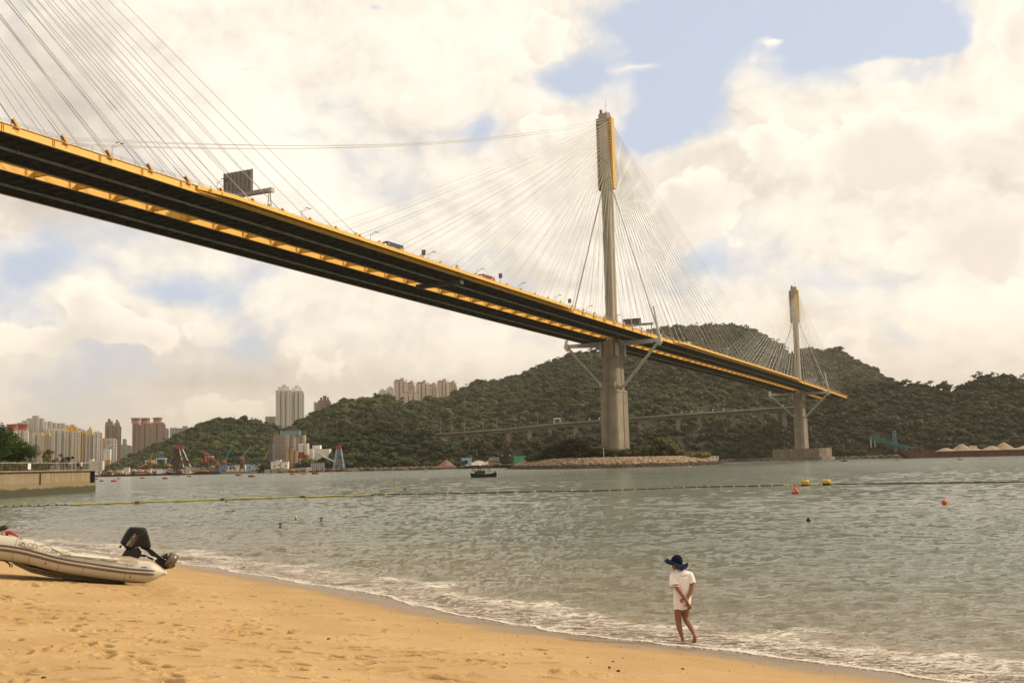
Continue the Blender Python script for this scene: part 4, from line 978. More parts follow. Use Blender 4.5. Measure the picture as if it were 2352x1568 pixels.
def car(P, rz, label, colm, group=None, cat='car', nm='parked_car'):
    t = thing(nm, tuple(P), label, cat, group, rz=rz)
    m = MB(); m.extr([(-2.2, .35), (2.2, .35), (2.25, .75), (1.4, .95), (.7, 1.45), (-1.2, 1.5), (-2.0, 1.0), (-2.25, .9)], -.88, .88); m.build('body', colm, t)
    m = MB(); 
    for sy in (-1, 1): m.extr([(1.2, .98), (.62, 1.38), (-1.1, 1.42), (-1.7, 1.02)], sy * .89 - .01, sy * .89 + .01)
    m.build('window', glass, t); wheels(t, (-1.35, 1.4), .8, .33); return t
car(BP(184, 17.5, HD(184)), BROT, 'small teal car on the bridge, between the cables left of the farther tower', mat('teal_paint', (.12, .30, .28), .3), nm='car')
car(BP(438, 17, HD(438)), BROT, 'white van shape on the deck just left of the farther tower', whitep, nm='car')

# ================================================================ low viaduct on the far shore
VQ = [(930, 1003, 1040), (985, 999, 1035), (1060, 994, 1030), (1165, 986, 1030), (1280, 974, 1030), (1390, 966, 1040), (1500, 957, 1055), (1600, 950, 1075), (1700, 943, 1105), (1775, 938, 1130), (1840, 934, 1150)]
VP = [at(x, y, Y) for x, y, Y in VQ]
viad = thing('viaduct', tuple(VP[0]), 'low concrete road viaduct on piers running along the foot of the green hill', 'viaduct')
vc = mat('viaduct_concrete', (.27, .24, .20), .9, var=.2, vscale=.1, streak=.4)
m = MB(); n = len(VP); vs = []
for i, p in enumerate(VP):
    t_ = (VP[min(i + 1, n - 1)] - VP[max(i - 1, 0)]); t_.z = 0; t_.normalize(); q = Vector((t_.y, -t_.x, 0))
    for o, z in ((7, 1.0), (7, -.2), (6.6, -.5), (3.2, -1.2), (2.8, -3.0), (-2.8, -3.0), (-3.2, -1.2), (-7, -.4), (-7, 1.0), (-6.7, 1.0), (-6.7, -.1), (6.7, -.1), (6.7, 1.0)): vs.append(p + q * o + Vector((0, 0, z)))
k = 13
m.add(vs, [(i * k + j, i * k + (j + 1) % k, (i + 1) * k + (j + 1) % k, (i + 1) * k + j) for i in range(n - 1) for j in range(k)] + [tuple(range(k))[::-1], tuple(range((n - 1) * k, n * k))])
m.build('deck', vc, viad, off=VP[0])
def vpt(x):
    for (a, pa), (b, pb_) in zip(zip(VQ, VP), zip(VQ[1:], VP[1:])):
        if a[0] <= x <= b[0]: return pa.lerp(pb_, (x - a[0]) / (b[0] - a[0]))
for x in (1072, 1167, 1262, 1322, 1352, 1556, 1605, 1683, 1216, 1470, 1745, 1800):
    p = vpt(x); m = MB(); m.prism([(p.x + a, p.y + b) for a, b in ((-2, -1.4), (2, -1.4), (2, 1.4), (-2, 1.4))], -4, p.z - 3.9); m.box((p.x, p.y, p.z - 3.5), (6.5, 3.2, 1.0)); m.build('pier', vc, viad, off=VP[0])
lampx = [(1012, 1), (1038, 1), (1067, 1), (1110, 1), (1142, 1), (1184, 1), (1235, 1), (1291, 1), (1330, 1), (1478, 1), (1543, 1), (1557, 1), (1617, 1), (1663, 1), (1740, 1)]
for i, (x, _) in enumerate(lampx):
    p = vpt(x); t = thing('street_lamp', (p.x, p.y, p.z), 'thin lamp post on the low viaduct, %s from the left' % ordn[i], 'street lamp', 'lamps along the viaduct')
    m = MB(); m.tube((0, 0, 0), (0, 0, 11), .16, .1, 5); m.build('pole', lampm, t); m = MB(); m.tube((-1.6, 0, 11), (1.6, 0, 11), .09, n=4); m.box((-1.7, 0, 11.05), (.9, .4, .2)); m.box((1.7, 0, 11.05), (.9, .4, .2)); m.build('lamp_head', lampm, t)
p = vpt(1280); t = thing('gantry_frame', tuple(p), 'white portal frame with two small windows standing over the viaduct road', 'gantry'); t.scale = (.5, .5, .5)
m = MB(); 
for sx in (-1, 1):
    m = MB(); m.tube((sx * 7.2, 0, 0), (sx * 5.6, 0, 9.5), .35, n=6); m.tube((sx * 4.2, 0, 0), (sx * 5.4, 0, 9.5), .3, n=6); m.build('leg', whitep, t)
m = MB(); m.box((0, 0, 10.4), (14.5, 2, 1.5)); m.box((0, 0, 11.6), (9, 2, 1.2)); m.build('beam', whitep, t)
m = MB(); m.box((-2, -1.05, 11.6), (1.6, .1, .7)); m.box((2, -1.05, 11.6), (1.6, .1, .7)); m.build('window', glass, t)
for i, x in enumerate((1353, 1375, 1563, 1586, 1610, 1634, 1658, 1795)):
    p = vpt(x); o = MB().box((0, 0, 1.4), (1.2, .15, 1.2)).tube((0, .1, -.2), (0, .1, .8), .1, n=4).build('road_sign', whitep); o.location = p + Vector((0, -6.8, 1.0)); tag(o, 'small square white plate on the viaduct parapet, %s from the left' % ordn[i], 'sign', 'white plates on the viaduct')
p = vpt(1205); car(p + Vector((0, -2, 0)), .1, 'brown lorry shape driving on the low viaduct', mat('brown_paint', (.12, .05, .03), .5), nm='car')

# ================================================================ towers of flats
def facade(name, wall, win, fl=2.9, bay=3.2, wfrac=(.22, .78), hfrac=(.35, .8), band=None, bandw=0.0, rough=.75):
    """wall with a regular grid of windows (object space, storeys fl high, bays wide)"""
    if name in MATS: return MATS[name]
    m = bpy.data.materials.new(name); m.use_nodes = True; n = m.node_tree.nodes; l = m.node_tree.links; b = n['Principled BSDF']
    tcn = n.new('ShaderNodeTexCoord'); sp_ = n.new('ShaderNodeSeparateXYZ'); l.new(tcn.outputs['Object'], sp_.inputs[0])
    sn = n.new('ShaderNodeSeparateXYZ'); l.new(tcn.outputs['Normal'], sn.inputs[0])
    def ma(op, a, b_=None, c=None):
        q = n.new('ShaderNodeMath'); q.operation = op
        for i, s_ in enumerate((a, b_, c)):
            if s_ is None: continue
            if isinstance(s_, (int, float)): q.inputs[i].default_value = s_
            else: l.new(s_, q.inputs[i])
        return q.outputs[0]
    isx = ma('GREATER_THAN', ma('ABSOLUTE', sn.outputs[0]), .7)
    u = ma('ADD', ma('MULTIPLY', sp_.outputs[0], ma('SUBTRACT', 1, isx)), ma('MULTIPLY', sp_.outputs[1], isx))
    fu = ma('FRACT', ma('DIVIDE', ma('ADD', u, 500.0), bay)); fz = ma('FRACT', ma('DIVIDE', sp_.outputs[2], fl))
    def inr(v, a, b_): return ma('MULTIPLY', ma('GREATER_THAN', v, a), ma('LESS_THAN', v, b_))
    wmk = ma('MULTIPLY', ma('MULTIPLY', inr(fu, *wfrac), inr(fz, *hfrac)), ma('LESS_THAN', ma('ABSOLUTE', sn.outputs[2]), .5))
    nz = n.new('ShaderNodeTexNoise'); nz.inputs['Scale'].default_value = .08; nz.inputs['Detail'].default_value = 4; l.new(tcn.outputs['Object'], nz.inputs['Vector'])
    wl = n.new('ShaderNodeMix'); wl.data_type = 'RGBA'; l.new(nz.outputs[0], wl.inputs[0]); wl.inputs[6].default_value = (*[v * .8 for v in wall], 1); wl.inputs[7].default_value = (*[min(1, v * 1.12) for v in wall], 1); base = wl.outputs[2]
    if band:
        bm = ma('LESS_THAN', ma('FRACT', ma('DIVIDE', ma('ADD', u, 500.0), bay * 3)), bandw)
        q = n.new('ShaderNodeMix'); q.data_type = 'RGBA'; l.new(bm, q.inputs[0]); l.new(base, q.inputs[6]); q.inputs[7].default_value = (*band, 1); base = q.outputs[2]
    mx_ = n.new('ShaderNodeMix'); mx_.data_type = 'RGBA'; l.new(wmk, mx_.inputs[0]); l.new(base, mx_.inputs[6]); mx_.inputs[7].default_value = (*win, 1); l.new(mx_.outputs[2], b.inputs['Base Color'])
    l.new(ma('MULTIPLY_ADD', wmk, -.5, rough), b.inputs['Roughness'])
    MATS[name] = m; return m
def plain(name, c): return mat(name, c, .75, var=.12, vscale=.1)
def flats(x0, x1, ytop, Y, label, fm, style='slab', rz=.35, depth=None, crown=None, zbase=0.0, group=None, finm=None, nbay=None, name='apartment_tower', cm=None):
    """block of flats filling picture columns x0..x1 with its roof at row ytop, at depth Y: body, projecting bays, fins, roof rooms"""
    xc = (x0 + x1) / 2; P = at(xc, ytop, Y); H = P.z - zbase; W = 1.10 * (x1 - x0) / FPX * Y; dep = depth or min(W * .6, 26)
    wloc = (W - abs(math.sin(rz)) * dep) / math.cos(rz) if W > dep * .6 else W
    wloc = max(wloc, W * .45)
    t = thing(name, (P.x, Y, zbase), label, 'building', group, rz=rz)
    m = MB(); m.box((0, 0, H / 2), (wloc, dep * .8, H)); body = m.build('wall', fm, t)
    nb = nbay or max(2, int(wloc / 9))
    for k in range(nb):
        xk = -wloc / 2 + (k + .5) * wloc / nb; bw = wloc / nb * .56; hb_ = H - (k % 2) * 1.5
        m = MB(); m.box((xk, -dep * .45, hb_ / 2), (bw, dep * .2, hb_)); m.build('bay', fm, t)
        if finm:
            m = MB(); m.box((xk - bw * .5 - .3, -dep * .47, hb_ / 2), (1.1, dep * .24, hb_ + 1)); m.build('fin', finm, t)
    m = MB(); m.box((wloc / 2 + 1.0, -dep * .1, H * .49), (2.4, dep * .45, H * .98)); m.build('bay', fm, t)
    cm = cm or finm or plain('roof_room', (.45, .40, .36))
    m = MB(); m.box((0, 0, H + .6), (wloc * 1.02, dep * .84, 1.2)); m.build('parapet', cm, t)
    if crown == 'boxes':
        for k, (fx, w_, h_) in enumerate(((-.25, .2, 5), (.05, .3, 8), (.32, .16, 5.5))): m = MB(); m.box((fx * wloc, 0, H + h_ / 2 + 1.2), (w_ * wloc, dep * .4, h_)); m.build('roof_room', cm, t)
    if crown == 'drum':
        for k, fx in enumerate((0,)): m = MB(); m.lathe([(dep * .36, H + 1), (dep * .36, H + 7), (dep * .42, H + 7.3), (dep * .42, H + 9)], (fx * wloc, 0, 0), 14); m.build('roof_drum', cm, t)
    if crown == 'fins':
        m = MB(); m.box((.16 * wloc, 0, H + 4.5), (4.5, dep * .6, 8)); m.build('roof_fin', cm, t); m = MB(); m.box((-.2 * wloc, 0, H + 3), (wloc * .4, dep * .5, 5)); m.build('roof_room', cm, t)
        m = MB()
        for fx in (-.45, -.15, .42): m.box((fx * wloc, -dep * .35, H + 3.2), (6, 3, .8)); m.box((fx * wloc, -dep * .35, H + 1.6), (1, 1, 3))
        m.build('roof_frame', plain('ochre_trim', (.52, .30, .12)), t)
    if crown == 'steps':
        for k, (fx, w_, h_) in enumerate(((-.3, .3, 4), (0, .34, 9), (.3, .28, 5))): m = MB(); m.box((fx * wloc, 0, H + h_ / 2), (w_ * wloc, dep * .75, h_)); m.build('roof_step', fm, t)
    return t
WIN = (.06, .06, .06)
f_cream = facade('flats_cream', (.58, .50, .40), (.12, .11, .10), 2.9, 3.4)
f_pale = facade('flats_pale', (.62, .57, .50), (.13, .12, .12), 2.9, 3.6, (.15, .7))
f_brown = facade('flats_brown', (.31, .23, .18), (.10, .09, .085), 2.9, 3.0, (.2, .7))
f_dark = facade('flats_dark', (.25, .185, .15), (.08, .075, .07), 2.9, 3.0)
f_grey = facade('flats_grey', (.30, .28, .27), (.16, .155, .15), 2.9, 4.0)  # on the far towers, part of the distance haze is put into this grey
f_white = facade('flats_white', (.66, .62, .56), (.14, .13, .13), 2.9, 3.0, band=(.50, .30, .16), bandw=.10)
pinkm = plain('pink_trim', (.46, .27, .20)); creamm = plain('cream_trim', (.66, .58, .46)); whitem = plain('white_trim', (.74, .70, .62)); yellm = plain('ochre_roof', (.62, .42, .09))
greym = plain('grey_trim', (.34, .32, .31)); redr = plain('red_roof', (.42, .08, .05))
# the tall slab estate above the left hill
g_ = 'pale high-rise flats on the ridge'
flats(632, 669, 898, 1700, 'tall pale tower of flats with many balconies above the saddle of the hills, left half', f_pale, rz=.25, crown='boxes', finm=creamm, nbay=3, depth=24)
flats(663, 697, 899, 1712, 'tall pale tower with bright right side above the saddle of the hills, right half', f_pale, rz=.25, crown='boxes', finm=whitem, nbay=3, depth=26)
flats(608, 636, 958, 1850, 'short grey block of flats behind the tall pale tower on the ridge', f_grey, rz=.3, crown=None, depth=20)
flats(719, 732, 925, 1900, 'narrow cream block beside the dark brown one on the ridge', f_cream, rz=.3, depth=16)
flats(731, 758, 921, 1880, 'dark brown glazed block with red brick top on the ridge', f_dark, rz=.15, crown='boxes', depth=18, cm=plain('brick_top', (.26, .09, .055)))
flats(756, 768, 932, 1960, 'low pale block just right of the dark brown one, half hidden by trees', f_cream, rz=.3, depth=16)
flats(806, 818, 917, 2100, 'tiny cream block peeping over the wooded ridge', f_cream, rz=.3, depth=15)
flats(818, 834, 916, 2150, 'tiny pale block over the ridge, right of the tiny cream one', f_white, rz=.3, depth=15)
flats(868, 886, 903, 2300, 'low white block at the left end of the hilltop estate', f_white, rz=.2, depth=18, crown='boxes')
flats(884, 906, 898, 2280, 'white block tucked behind the leftmost hilltop tower', f_white, rz=.2, depth=18, crown='boxes')
for x0, x1, yt, Y_, lab in ((904, 934, 878, 2150, 'leftmost tall hilltop tower with pink roof boxes and pale windows'), (933, 952, 884, 2230, 'hilltop tower wedged behind the leftmost pair, dark balconies'), (955, 985, 883, 2200, 'middle tall hilltop tower with an upright roof fin'), (983, 1004, 888, 2260, 'narrow hilltop tower right of the middle one with dark balconies'),
                            (1003, 1030, 880, 2170, 'hilltop tower with orange stripe, second from the right end'), (1028, 1048, 884, 2190, 'rightmost hilltop tower, bright white on its right side'), (923, 958, 905, 2080, 'shorter front hilltop tower with pink roof fin, half hidden by trees')):
    flats(x0, x1, yt, Y_, lab, f_white, rz=.28, crown='fins', finm=plain('ochre_trim', (.52, .30, .12)), nbay=3, depth=20, zbase=40, cm=plain('pink_wall', (.52, .40, .36)), group='hilltop estate')
# city on the far left
for x0, x1, yt, Y_, fm, kw, lab in (
    (74, 100, 995, 1500, f_cream, dict(finm=creamm), 'cream housing block standing just right of the big dark tree'),
    (100, 118, 993, 1480, f_cream, dict(finm=creamm, crown='boxes', cm=yellm), 'cream block with ochre roof room, left of the widest block'),
    (118, 148, 985, 1470, f_pale, dict(finm=creamm), 'wide pale housing block, left half with plain roof'),
    (146, 182, 985, 1475, f_cream, dict(finm=creamm, crown='boxes', cm=yellm), 'wide cream housing block with ochre roof box'),
    (181, 199, 992, 1490, f_brown, dict(finm=yellm), 'narrow shaded block with ochre stripe between two cream ones'),
    (196, 216, 991, 1440, f_cream, dict(finm=whitem, crown='boxes', cm=yellm), 'slab with curved yellow roof room'),
    (213, 234, 990, 1430, f_white, dict(finm=whitem), 'bright white sunlit slab end with rounded top at the right of the cream row'),
    (234, 266, 1006, 1460, f_white, dict(finm=pinkm), 'white and pink block with rounded top, right of the bright slab end'),
    (248, 262, 1019, 1400, f_pale, dict(), 'short grey block in front of the white and pink one'),
    (16, 38, 982, 1650, f_white, dict(crown='drum', cm=redr, finm=pinkm), 'white tower with round red roof behind the big tree, left one'),
    (40, 64, 982, 1600, f_white, dict(crown='drum', cm=redr, finm=pinkm), 'white tower with round red roof behind the big tree, right one'),
    (240, 262, 969, 1750, f_dark, dict(finm=pinkm, crown='steps'), 'dark brown tower with stepped top, left half of the pair'),
    (260, 278, 971, 1760, f_brown, dict(finm=pinkm, crown='steps'), 'brown tower with stepped top, right half of the pair'),
    (302, 322, 967, 1700, f_dark, dict(finm=pinkm, crown='drum', cm=pinkm), 'leftmost of three joined brown towers with round roof drums'),
    (321, 347, 967, 1710, f_brown, dict(finm=pinkm, crown='drum', cm=pinkm), 'middle of three joined brown towers with round roof drums'),
    (346, 378, 966, 1720, f_brown, dict(finm=pinkm, crown='drum', cm=pinkm), 'rightmost of three joined brown towers with round roof drums')):
    flats(x0, x1, yt + (6 if 'crown' in kw else 2), Y_, lab, fm, rz=.3, depth=18, **kw)
m = None
t = thing('apartment_block', tuple(at(246, 1076, 1330).xy) + (0,), 'low block, white above and tan below, at the water end of the cream towers', 'building', rz=.2)
MB().box((0, 0, 25), (8, 8, 13)).build('upper_wall', whitem, t); MB().box((0, 0, 9), (7.8, 7.8, 18)).build('lower_wall', plain('tan_wall', (.52, .33, .14)), t)
m = MB(); 
for k in range(9): m.box((1, -4.05, 4 + k * 3), (.9, .2, 1.2))
m.build('window_column', glass, t)
t = thing('podium_building', tuple(at(222, 1076, 1250).xy) + (0,), 'low cream building with a few dark windows at the water, beside the sea wall end', 'building', rz=.1)
MB().box((2, 0, 8.5), (11, 8, 17)).build('wall', creamm, t); MB().box((-5, -1, 9.5), (3.4, 7, 19)).build('stair_tower', creamm, t); m = MB(); [m.box((3.4 + 2 * (k % 2), -4.1, 3 + 2.3 * (k // 2)), (.8, .2, 1.0)) for k in range(12)]; m.build('window', glass, t)
for i, (x0, x1, yt, Y_, lab) in enumerate(((298, 302, 1030, 2600, ''),)): pass
flats(293, 302, 1023, 2400, 'narrow pale white-topped tower in the haze left of the brown towers', f_grey, rz=.2, depth=14, cm=whitem, nbay=2)
flats(282, 290, 1008, 3300, 'slim ghostly grey tower in the gap, far behind', f_grey, rz=.2, depth=14, nbay=2)
# hazy towers behind the left hill
for x0, x1, yt, lab in ((376, 387, 984, 'hazy grey tower directly right of the brown towers'), (390, 407, 983, 'hazy grey tower, leftmost of the trio above the left hill'), (406, 420, 984, 'hazy grey tower, middle of the trio above the left hill'), (419, 432, 979, 'hazy grey tower, tallest of the trio above the left hill'), (431, 446, 987, 'hazy grey block just peeping over the left hill crest')):
    flats(x0, x1, yt, 3400, lab, f_grey, rz=.2, depth=26, cm=greym, nbay=2)
# far stepped estate
st = [(10, 1002 - 22), (22, 976), (32, 973), (41, 971), (52, 966), (63, 961), (76, 955), (88, 961), (98, 968), (110, 968), (121, 971), (131, 972), (141, 972), (150, 977), (158, 980), (168, 982), (178, 984), (187, 987), (197, 990), (206, 994)]
for i, (x, y) in enumerate(st):
    flats(x, x + (13 if i < 8 else 9), y, 6200 + 60 * (i % 3), 'pale grey slab of the far stepped estate, %s from the left' % ordn[i], f_grey, rz=.15, depth=40, cm=greym, nbay=2, name='apartment_slab', group='far stepped estate')
# far hills on the left
def backhill(pts, Y0, Yr, c, seed):
    n_ = len(pts); G = np.zeros((8, n_, 3))
    for j, (x, y) in enumerate(pts):
        P = at(x, y, Yr)
        for i in range(6): t_ = i / 5; Yd = Y0 + (Yr - Y0) * t_; G[i, j] = (P.x * Yd / Yr, Yd, -1 + (P.z + 1) * t_ ** .9)
        G[6, j] = (P.x * 1.1, Yr * 1.08, P.z * .5); G[7, j] = (P.x * 1.2, Yr * 1.15, -2)
    tag(np_mesh('hill', G.reshape(-1, 3), grid_faces(8, n_), c), kind='structure')
hz_m = mat('distant_hill', (.035, .045, .028), 1, var=.3, vscale=.004)
backhill([(x, 998 + 5 * math.sin(x * .05) if x < 230 else np.interp(x, [230, 270, 300, 330, 420], [1010, 1015, 1032, 1040, 1050])) for x in range(-700, 440, 20)], 3600, 5200, hz_m, 1)
backhill([(x, np.interp(x, [-300, -40, 10, 60, 150, 300, 420], [960, 975, 985, 1000, 1015, 1040, 1060])) for x in range(-600, 420, 20)], 6500, 7600, hz_m, 2)
backhill([(x, np.interp(x, [60, 100, 190, 270, 284, 305, 330, 440], [1070, 1060, 1052, 1030, 1016, 1028, 1045, 1070])) for x in range(60, 440, 10)], 2300, 2800, hz_m, 3)

# ================================================================ sea wall with promenade
WA = gnd(0, 1141); WB = gnd(207, 1128); 
wd = Vector((WB.x - WA.x, WB.y - WA.y, 0)).normalized(); wnm = Vector((wd.y, -wd.x, 0)); WS = WA - wd * 70; WE = Vector((WB.x, WB.y, 0)); LW = (WE - WS).length; HW = 4.0
swm = bpy.data.materials.new('sea_wall_concrete'); swm.use_nodes = True; n = swm.node_tree.nodes; l = swm.node_tree.links; b = n['Principled BSDF']; tcn = n.new('ShaderNodeTexCoord'); sp_ = n.new('ShaderNodeSeparateXYZ'); l.new(tcn.outputs['Object'], sp_.inputs[0])
OB = tcn.outputs['Object']
zz = nma('ADD', sp_.outputs[2], nma('MULTIPLY', nnoise(.5, 4, OB), .9))
stre = nmr(nnoise(1, 5, OB, mp=(1.6, 1.6, .10)), .42, .7)
cc = nmix(stre, (.28, .22, .135), (.15, .115, .068)); cc = nmix(nmr(nnoise(.35, 4, OB), .35, .7), cc, (.23, .17, .095))
cc = nmix(nmr(zz, 1.35, 1.9), (.055, .050, .024), cc); cc = nmix(nma('MULTIPLY', nmr(zz, 1.7, 2.0), nmr(zz, 2.3, 2.6, 1.0, 0.0)), cc, (.21, .155, .075))
l.new(cc, b.inputs['Base Color']); b.inputs['Roughness'].default_value = .9
wt = thing('sea_wall', tuple(WS), 'tall weathered concrete sea wall with vertical ribs and dark tide stain at the left', 'sea wall', rz=math.atan2(wd.y, wd.x))
m = MB(); m.box((LW / 2, 20, HW / 2 - 1), (LW, 40, HW + 2)); m.box((LW / 2, -.45, .35), (LW - .5, 1.4, 2.6))
m.box((LW / 2, -.1, HW + .05), (LW + .2, .7, .22)); m.build('wall', swm, wt)
m = MB(); m.box((LW + .35, 1.0, 1.6), (.5, 3.4, 4.6)); m.build('fender', mat('black_rubber', (.025, .02, .018), .8), wt)
m = MB(); m.box((LW * .80, -.12, 2.7), (.16, .16, 2.1)); m.build('rust_pipe', mat('rust', (.16, .06, .025), .9, var=.3), wt)
tag(MB().box((LW / 2, 20.5, HW + .012), (LW - 1, 38, .02)).build('promenade', mat('paving', (.30, .26, .21), .9, var=.2, vscale=.8)), kind='structure')
pr = bpy.data.objects['promenade']; pr.location = WS; pr.rotation_euler = (0, 0, math.atan2(wd.y, wd.x))
fn = thing('promenade_railing', tuple(WS), 'steel railing with mesh panels and a bright top rail along the sea wall edge', 'railing', rz=math.atan2(wd.y, wd.x))
m = MB(); m.tube((0, .1, HW + 1.45), (LW, .1, HW + 1.45), .06, n=6); m.build('top_rail', mat('bright_steel', (.62, .60, .56), .35, metal=.5), fn)
for k in range(int(LW / 2.7) + 1): MB().box((.1 + k * 2.7, .1, HW + .8), (.12, .12, 1.4)).build('post', mat('rail_post', (.10, .075, .05), .7), fn)
m = MB(); 
for z in (.35, 1.2): m.tube((0, .1, HW + z), (LW, .1, HW + z), .035, n=4)
for k in range(int(LW / .28)): m.box((.1 + k * .28, .1, HW + .78), (.035, .03, .85))
m.build('mesh_panel', mat('rail_post', (.10, .075, .05), .7), fn)
def onw(u, v, z=0): return WS + wd * u - wnm * v + Vector((0, 0, HW + z))
U0 = 70.0
o = MB().box((0, 0, .55), (1.1, .05, 1.0)).build('notice_board', whitem); o.location = onw(U0 + 9.5, -.08, .3); o.rotation_euler = (0, 0, math.atan2(wd.y, wd.x)); tag(o, 'small white square notice fixed to the promenade railing', 'notice')
# hedge: stuff, with sparse ochre shrubs
g = np.random.default_rng(31); P = np.array([tuple(onw(g.uniform(0, LW - 9), g.uniform(3.2, 5.2), g.uniform(.2, 1.45))) for _ in range(900)])
hedge_m = leafmat('hedge_leaves', [(0, (.03, .045, .010)), (.6, (.06, .075, .014)), (1, (.12, .11, .02))])
tag(scatter('hedge', P, g.uniform(.4, .75, len(P)), g.uniform(.2, .9, len(P)), hedge_m, PROT, 3), kind='stuff')
def leafy_tree(P, h, rx, ry, rz_, label, lm, nleaf=9000, lsz=.32, seed=1, trunk=.35, cz=None, nb=26, cat='tree', name='leafy_tree', spread=1.0):
    """trunk, limbs and a crown of many leaf faces gathered in clumps, with gaps between them"""
    g = np.random.default_rng(seed); t = thing(name, tuple(P), label, cat); cz = cz or h * .55
    m = MB(); m.path([(0, 0, -.2), (.1, 0, h * .25), (-.1, .1, h * .5), (0, 0, h * .8)], [trunk, trunk * .8, trunk * .55, trunk * .15], 8)
    cl = []
    for k in range(nb):
        d = g.normal(0, 1, 3); d /= np.linalg.norm(d); q = g.uniform(.45, .95) ** .6; c = np.array([d[0] * rx * q, d[1] * ry * q, cz + d[2] * rz_ * q]); cl.append((c, g.uniform(.26, .42) * min(rx, rz_) * spread))
        if k < 14: s0 = Vector((0, 0, h * g.uniform(.2, .5))); c_ = Vector(c); m.path([s0, s0.lerp(c_, .5) + Vector((0, 0, .3)), c_], [trunk * .35, trunk * .2, .03], 5)
    m.build('trunk', mat('bark', (.08, .06, .04), .9), t)
    V = []; T = []; per = nleaf // nb
    for c, q in cl:
        d = g.normal(0, 1, (per, 3)); d /= np.linalg.norm(d, axis=1)[:, None]; p = c + d * q * g.uniform(.55, 1.1, (per, 1)) * (1, 1, .8)
        a = g.normal(0, 1, (per, 3, 3)); a /= np.linalg.norm(a, axis=2)[:, :, None]; V.append((p[:, None, :] + a * lsz * g.uniform(.5, 1, (per, 1, 1))).reshape(-1, 3)); tt = g.uniform(.2, .75) + g.normal(0, .14, per); T.append(np.repeat(tt, 3))
    V = np.concatenate(V); o = np_mesh('crown', V, np.arange(len(V)).reshape(-1, 3), lm, smooth=False, parent=t, attrs={'tint': np.clip(np.concatenate(T), 0, 1)})
    return t
tree_m = leafmat('banyan_leaves', [(0, (.018, .034, .008)), (.5, (.040, .072, .014)), (1, (.09, .13, .022))])
gold_m = leafmat('gold_leaves', [(0, (.10, .075, .018)), (.5, (.20, .14, .03)), (1, (.32, .23, .06))]); dull_m = leafmat('dull_leaves', [(0, (.03, .022, .012)), (.5, (.06, .042, .022)), (1, (.11, .085, .04))])
P0 = onw(U0 + 2, 14); leafy_tree((at(8, 1060, 214).x, 214, HW), 9.5, 5.6, 5.0, 3.7, 'big round dark green tree behind the railing at the left edge', tree_m, 26000, .26, 3, cz=3.9, nb=70, spread=1.05)
leafy_tree((at(-40, 1060, 205).x, 205, HW), 9, 5, 5.0, 4.0, 'tall dark green tree cut off by the left edge of the picture', tree_m, 14000, .28, 4, cz=5.6, nb=50, spread=1.05)
leafy_tree((at(116, 1060, 222).x, 222, HW), 4.2, 1.6, 1.6, 1.3, 'small golden layered tree on the promenade', gold_m, 2600, .16, 5, trunk=.12, cz=2.9, nb=16)
leafy_tree((at(146, 1060, 226).x, 226, HW), 3.8, 1.9, 1.6, 1.0, 'small dull brown tree right of the golden one', dull_m, 2200, .15, 6, trunk=.12, cz=2.5, nb=16)
leafy_tree((at(67, 1060, 212).x, 212, HW), 2.8, .8, .7, 1.1, 'little yellow flecked shrub behind the railing', gold_m, 700, .10, 7, trunk=.06, cz=1.6, nb=10, cat='shrub', name='shrub')
def pot(vx, Y_, c, lab):
    t = thing('planter_box', (at(vx, 1060, Y_).x, Y_, HW), lab, 'planter'); MB().prism([(-.5, -.4), (.5, -.4), (.5, .4), (-.5, .4)], 0, 1.05, scale_top=1.15).build('box', c, t); MB().box((0, 0, 1.1), (1.3, 1.1, .12)).build('rim', mat('blue_rim', (.08, .16, .36), .5) if 'blue' in lab else c, t)
pot(108, 205, plain('terracotta', (.38, .14, .06)), 'orange brown box with blue rim behind the railing'); pot(86, 203, plain('dark_terracotta', (.28, .09, .05)), 'small reddish box behind the railing, left of the blue rimmed one')

# ================================================================ people
skin = mat('tanned_skin', (.26, .105, .048), .55, var=.08, vscale=6, spec=.35)
skin2 = mat('pale_skin', (.50, .27, .17), .55, var=.06, vscale=6)
hairm = mat('dark_hair', (.015, .012, .010), .6)
def skin_mesh(name, V, E, Rr, m, parent=None, sub=2, root=0, loc=None):
    """one continuous surface grown round a jointed skeleton (baked)"""
    me = bpy.data.meshes.new(name); me.from_pydata([tuple(v) for v in V], E, []); me.update()
    o = bpy.data.objects.new(name, me); COL.objects.link(o)
    o.modifiers.new('s', 'SKIN'); sv = me.skin_vertices[0].data
    for i, q in enumerate(Rr): sv[i].radius = q if isinstance(q, tuple) else (q, q); sv[i].use_root = (i == root)
    sb = o.modifiers.new('b', 'SUBSURF'); sb.levels = sub; sb.render_levels = sub
    bpy.context.view_layer.update(); dg = bpy.context.evaluated_depsgraph_get(); nm = bpy.data.meshes.new_from_object(o.evaluated_get(dg)); bpy.data.objects.remove(o); bpy.data.meshes.remove(me)
    nm.name = name; nm.materials.clear(); nm.materials.append(m); nm.polygons.foreach_set('use_smooth', [True] * len(nm.polygons))
    o = bpy.data.objects.new(name, nm); COL.objects.link(o)
    if parent: o.parent = parent
    return o
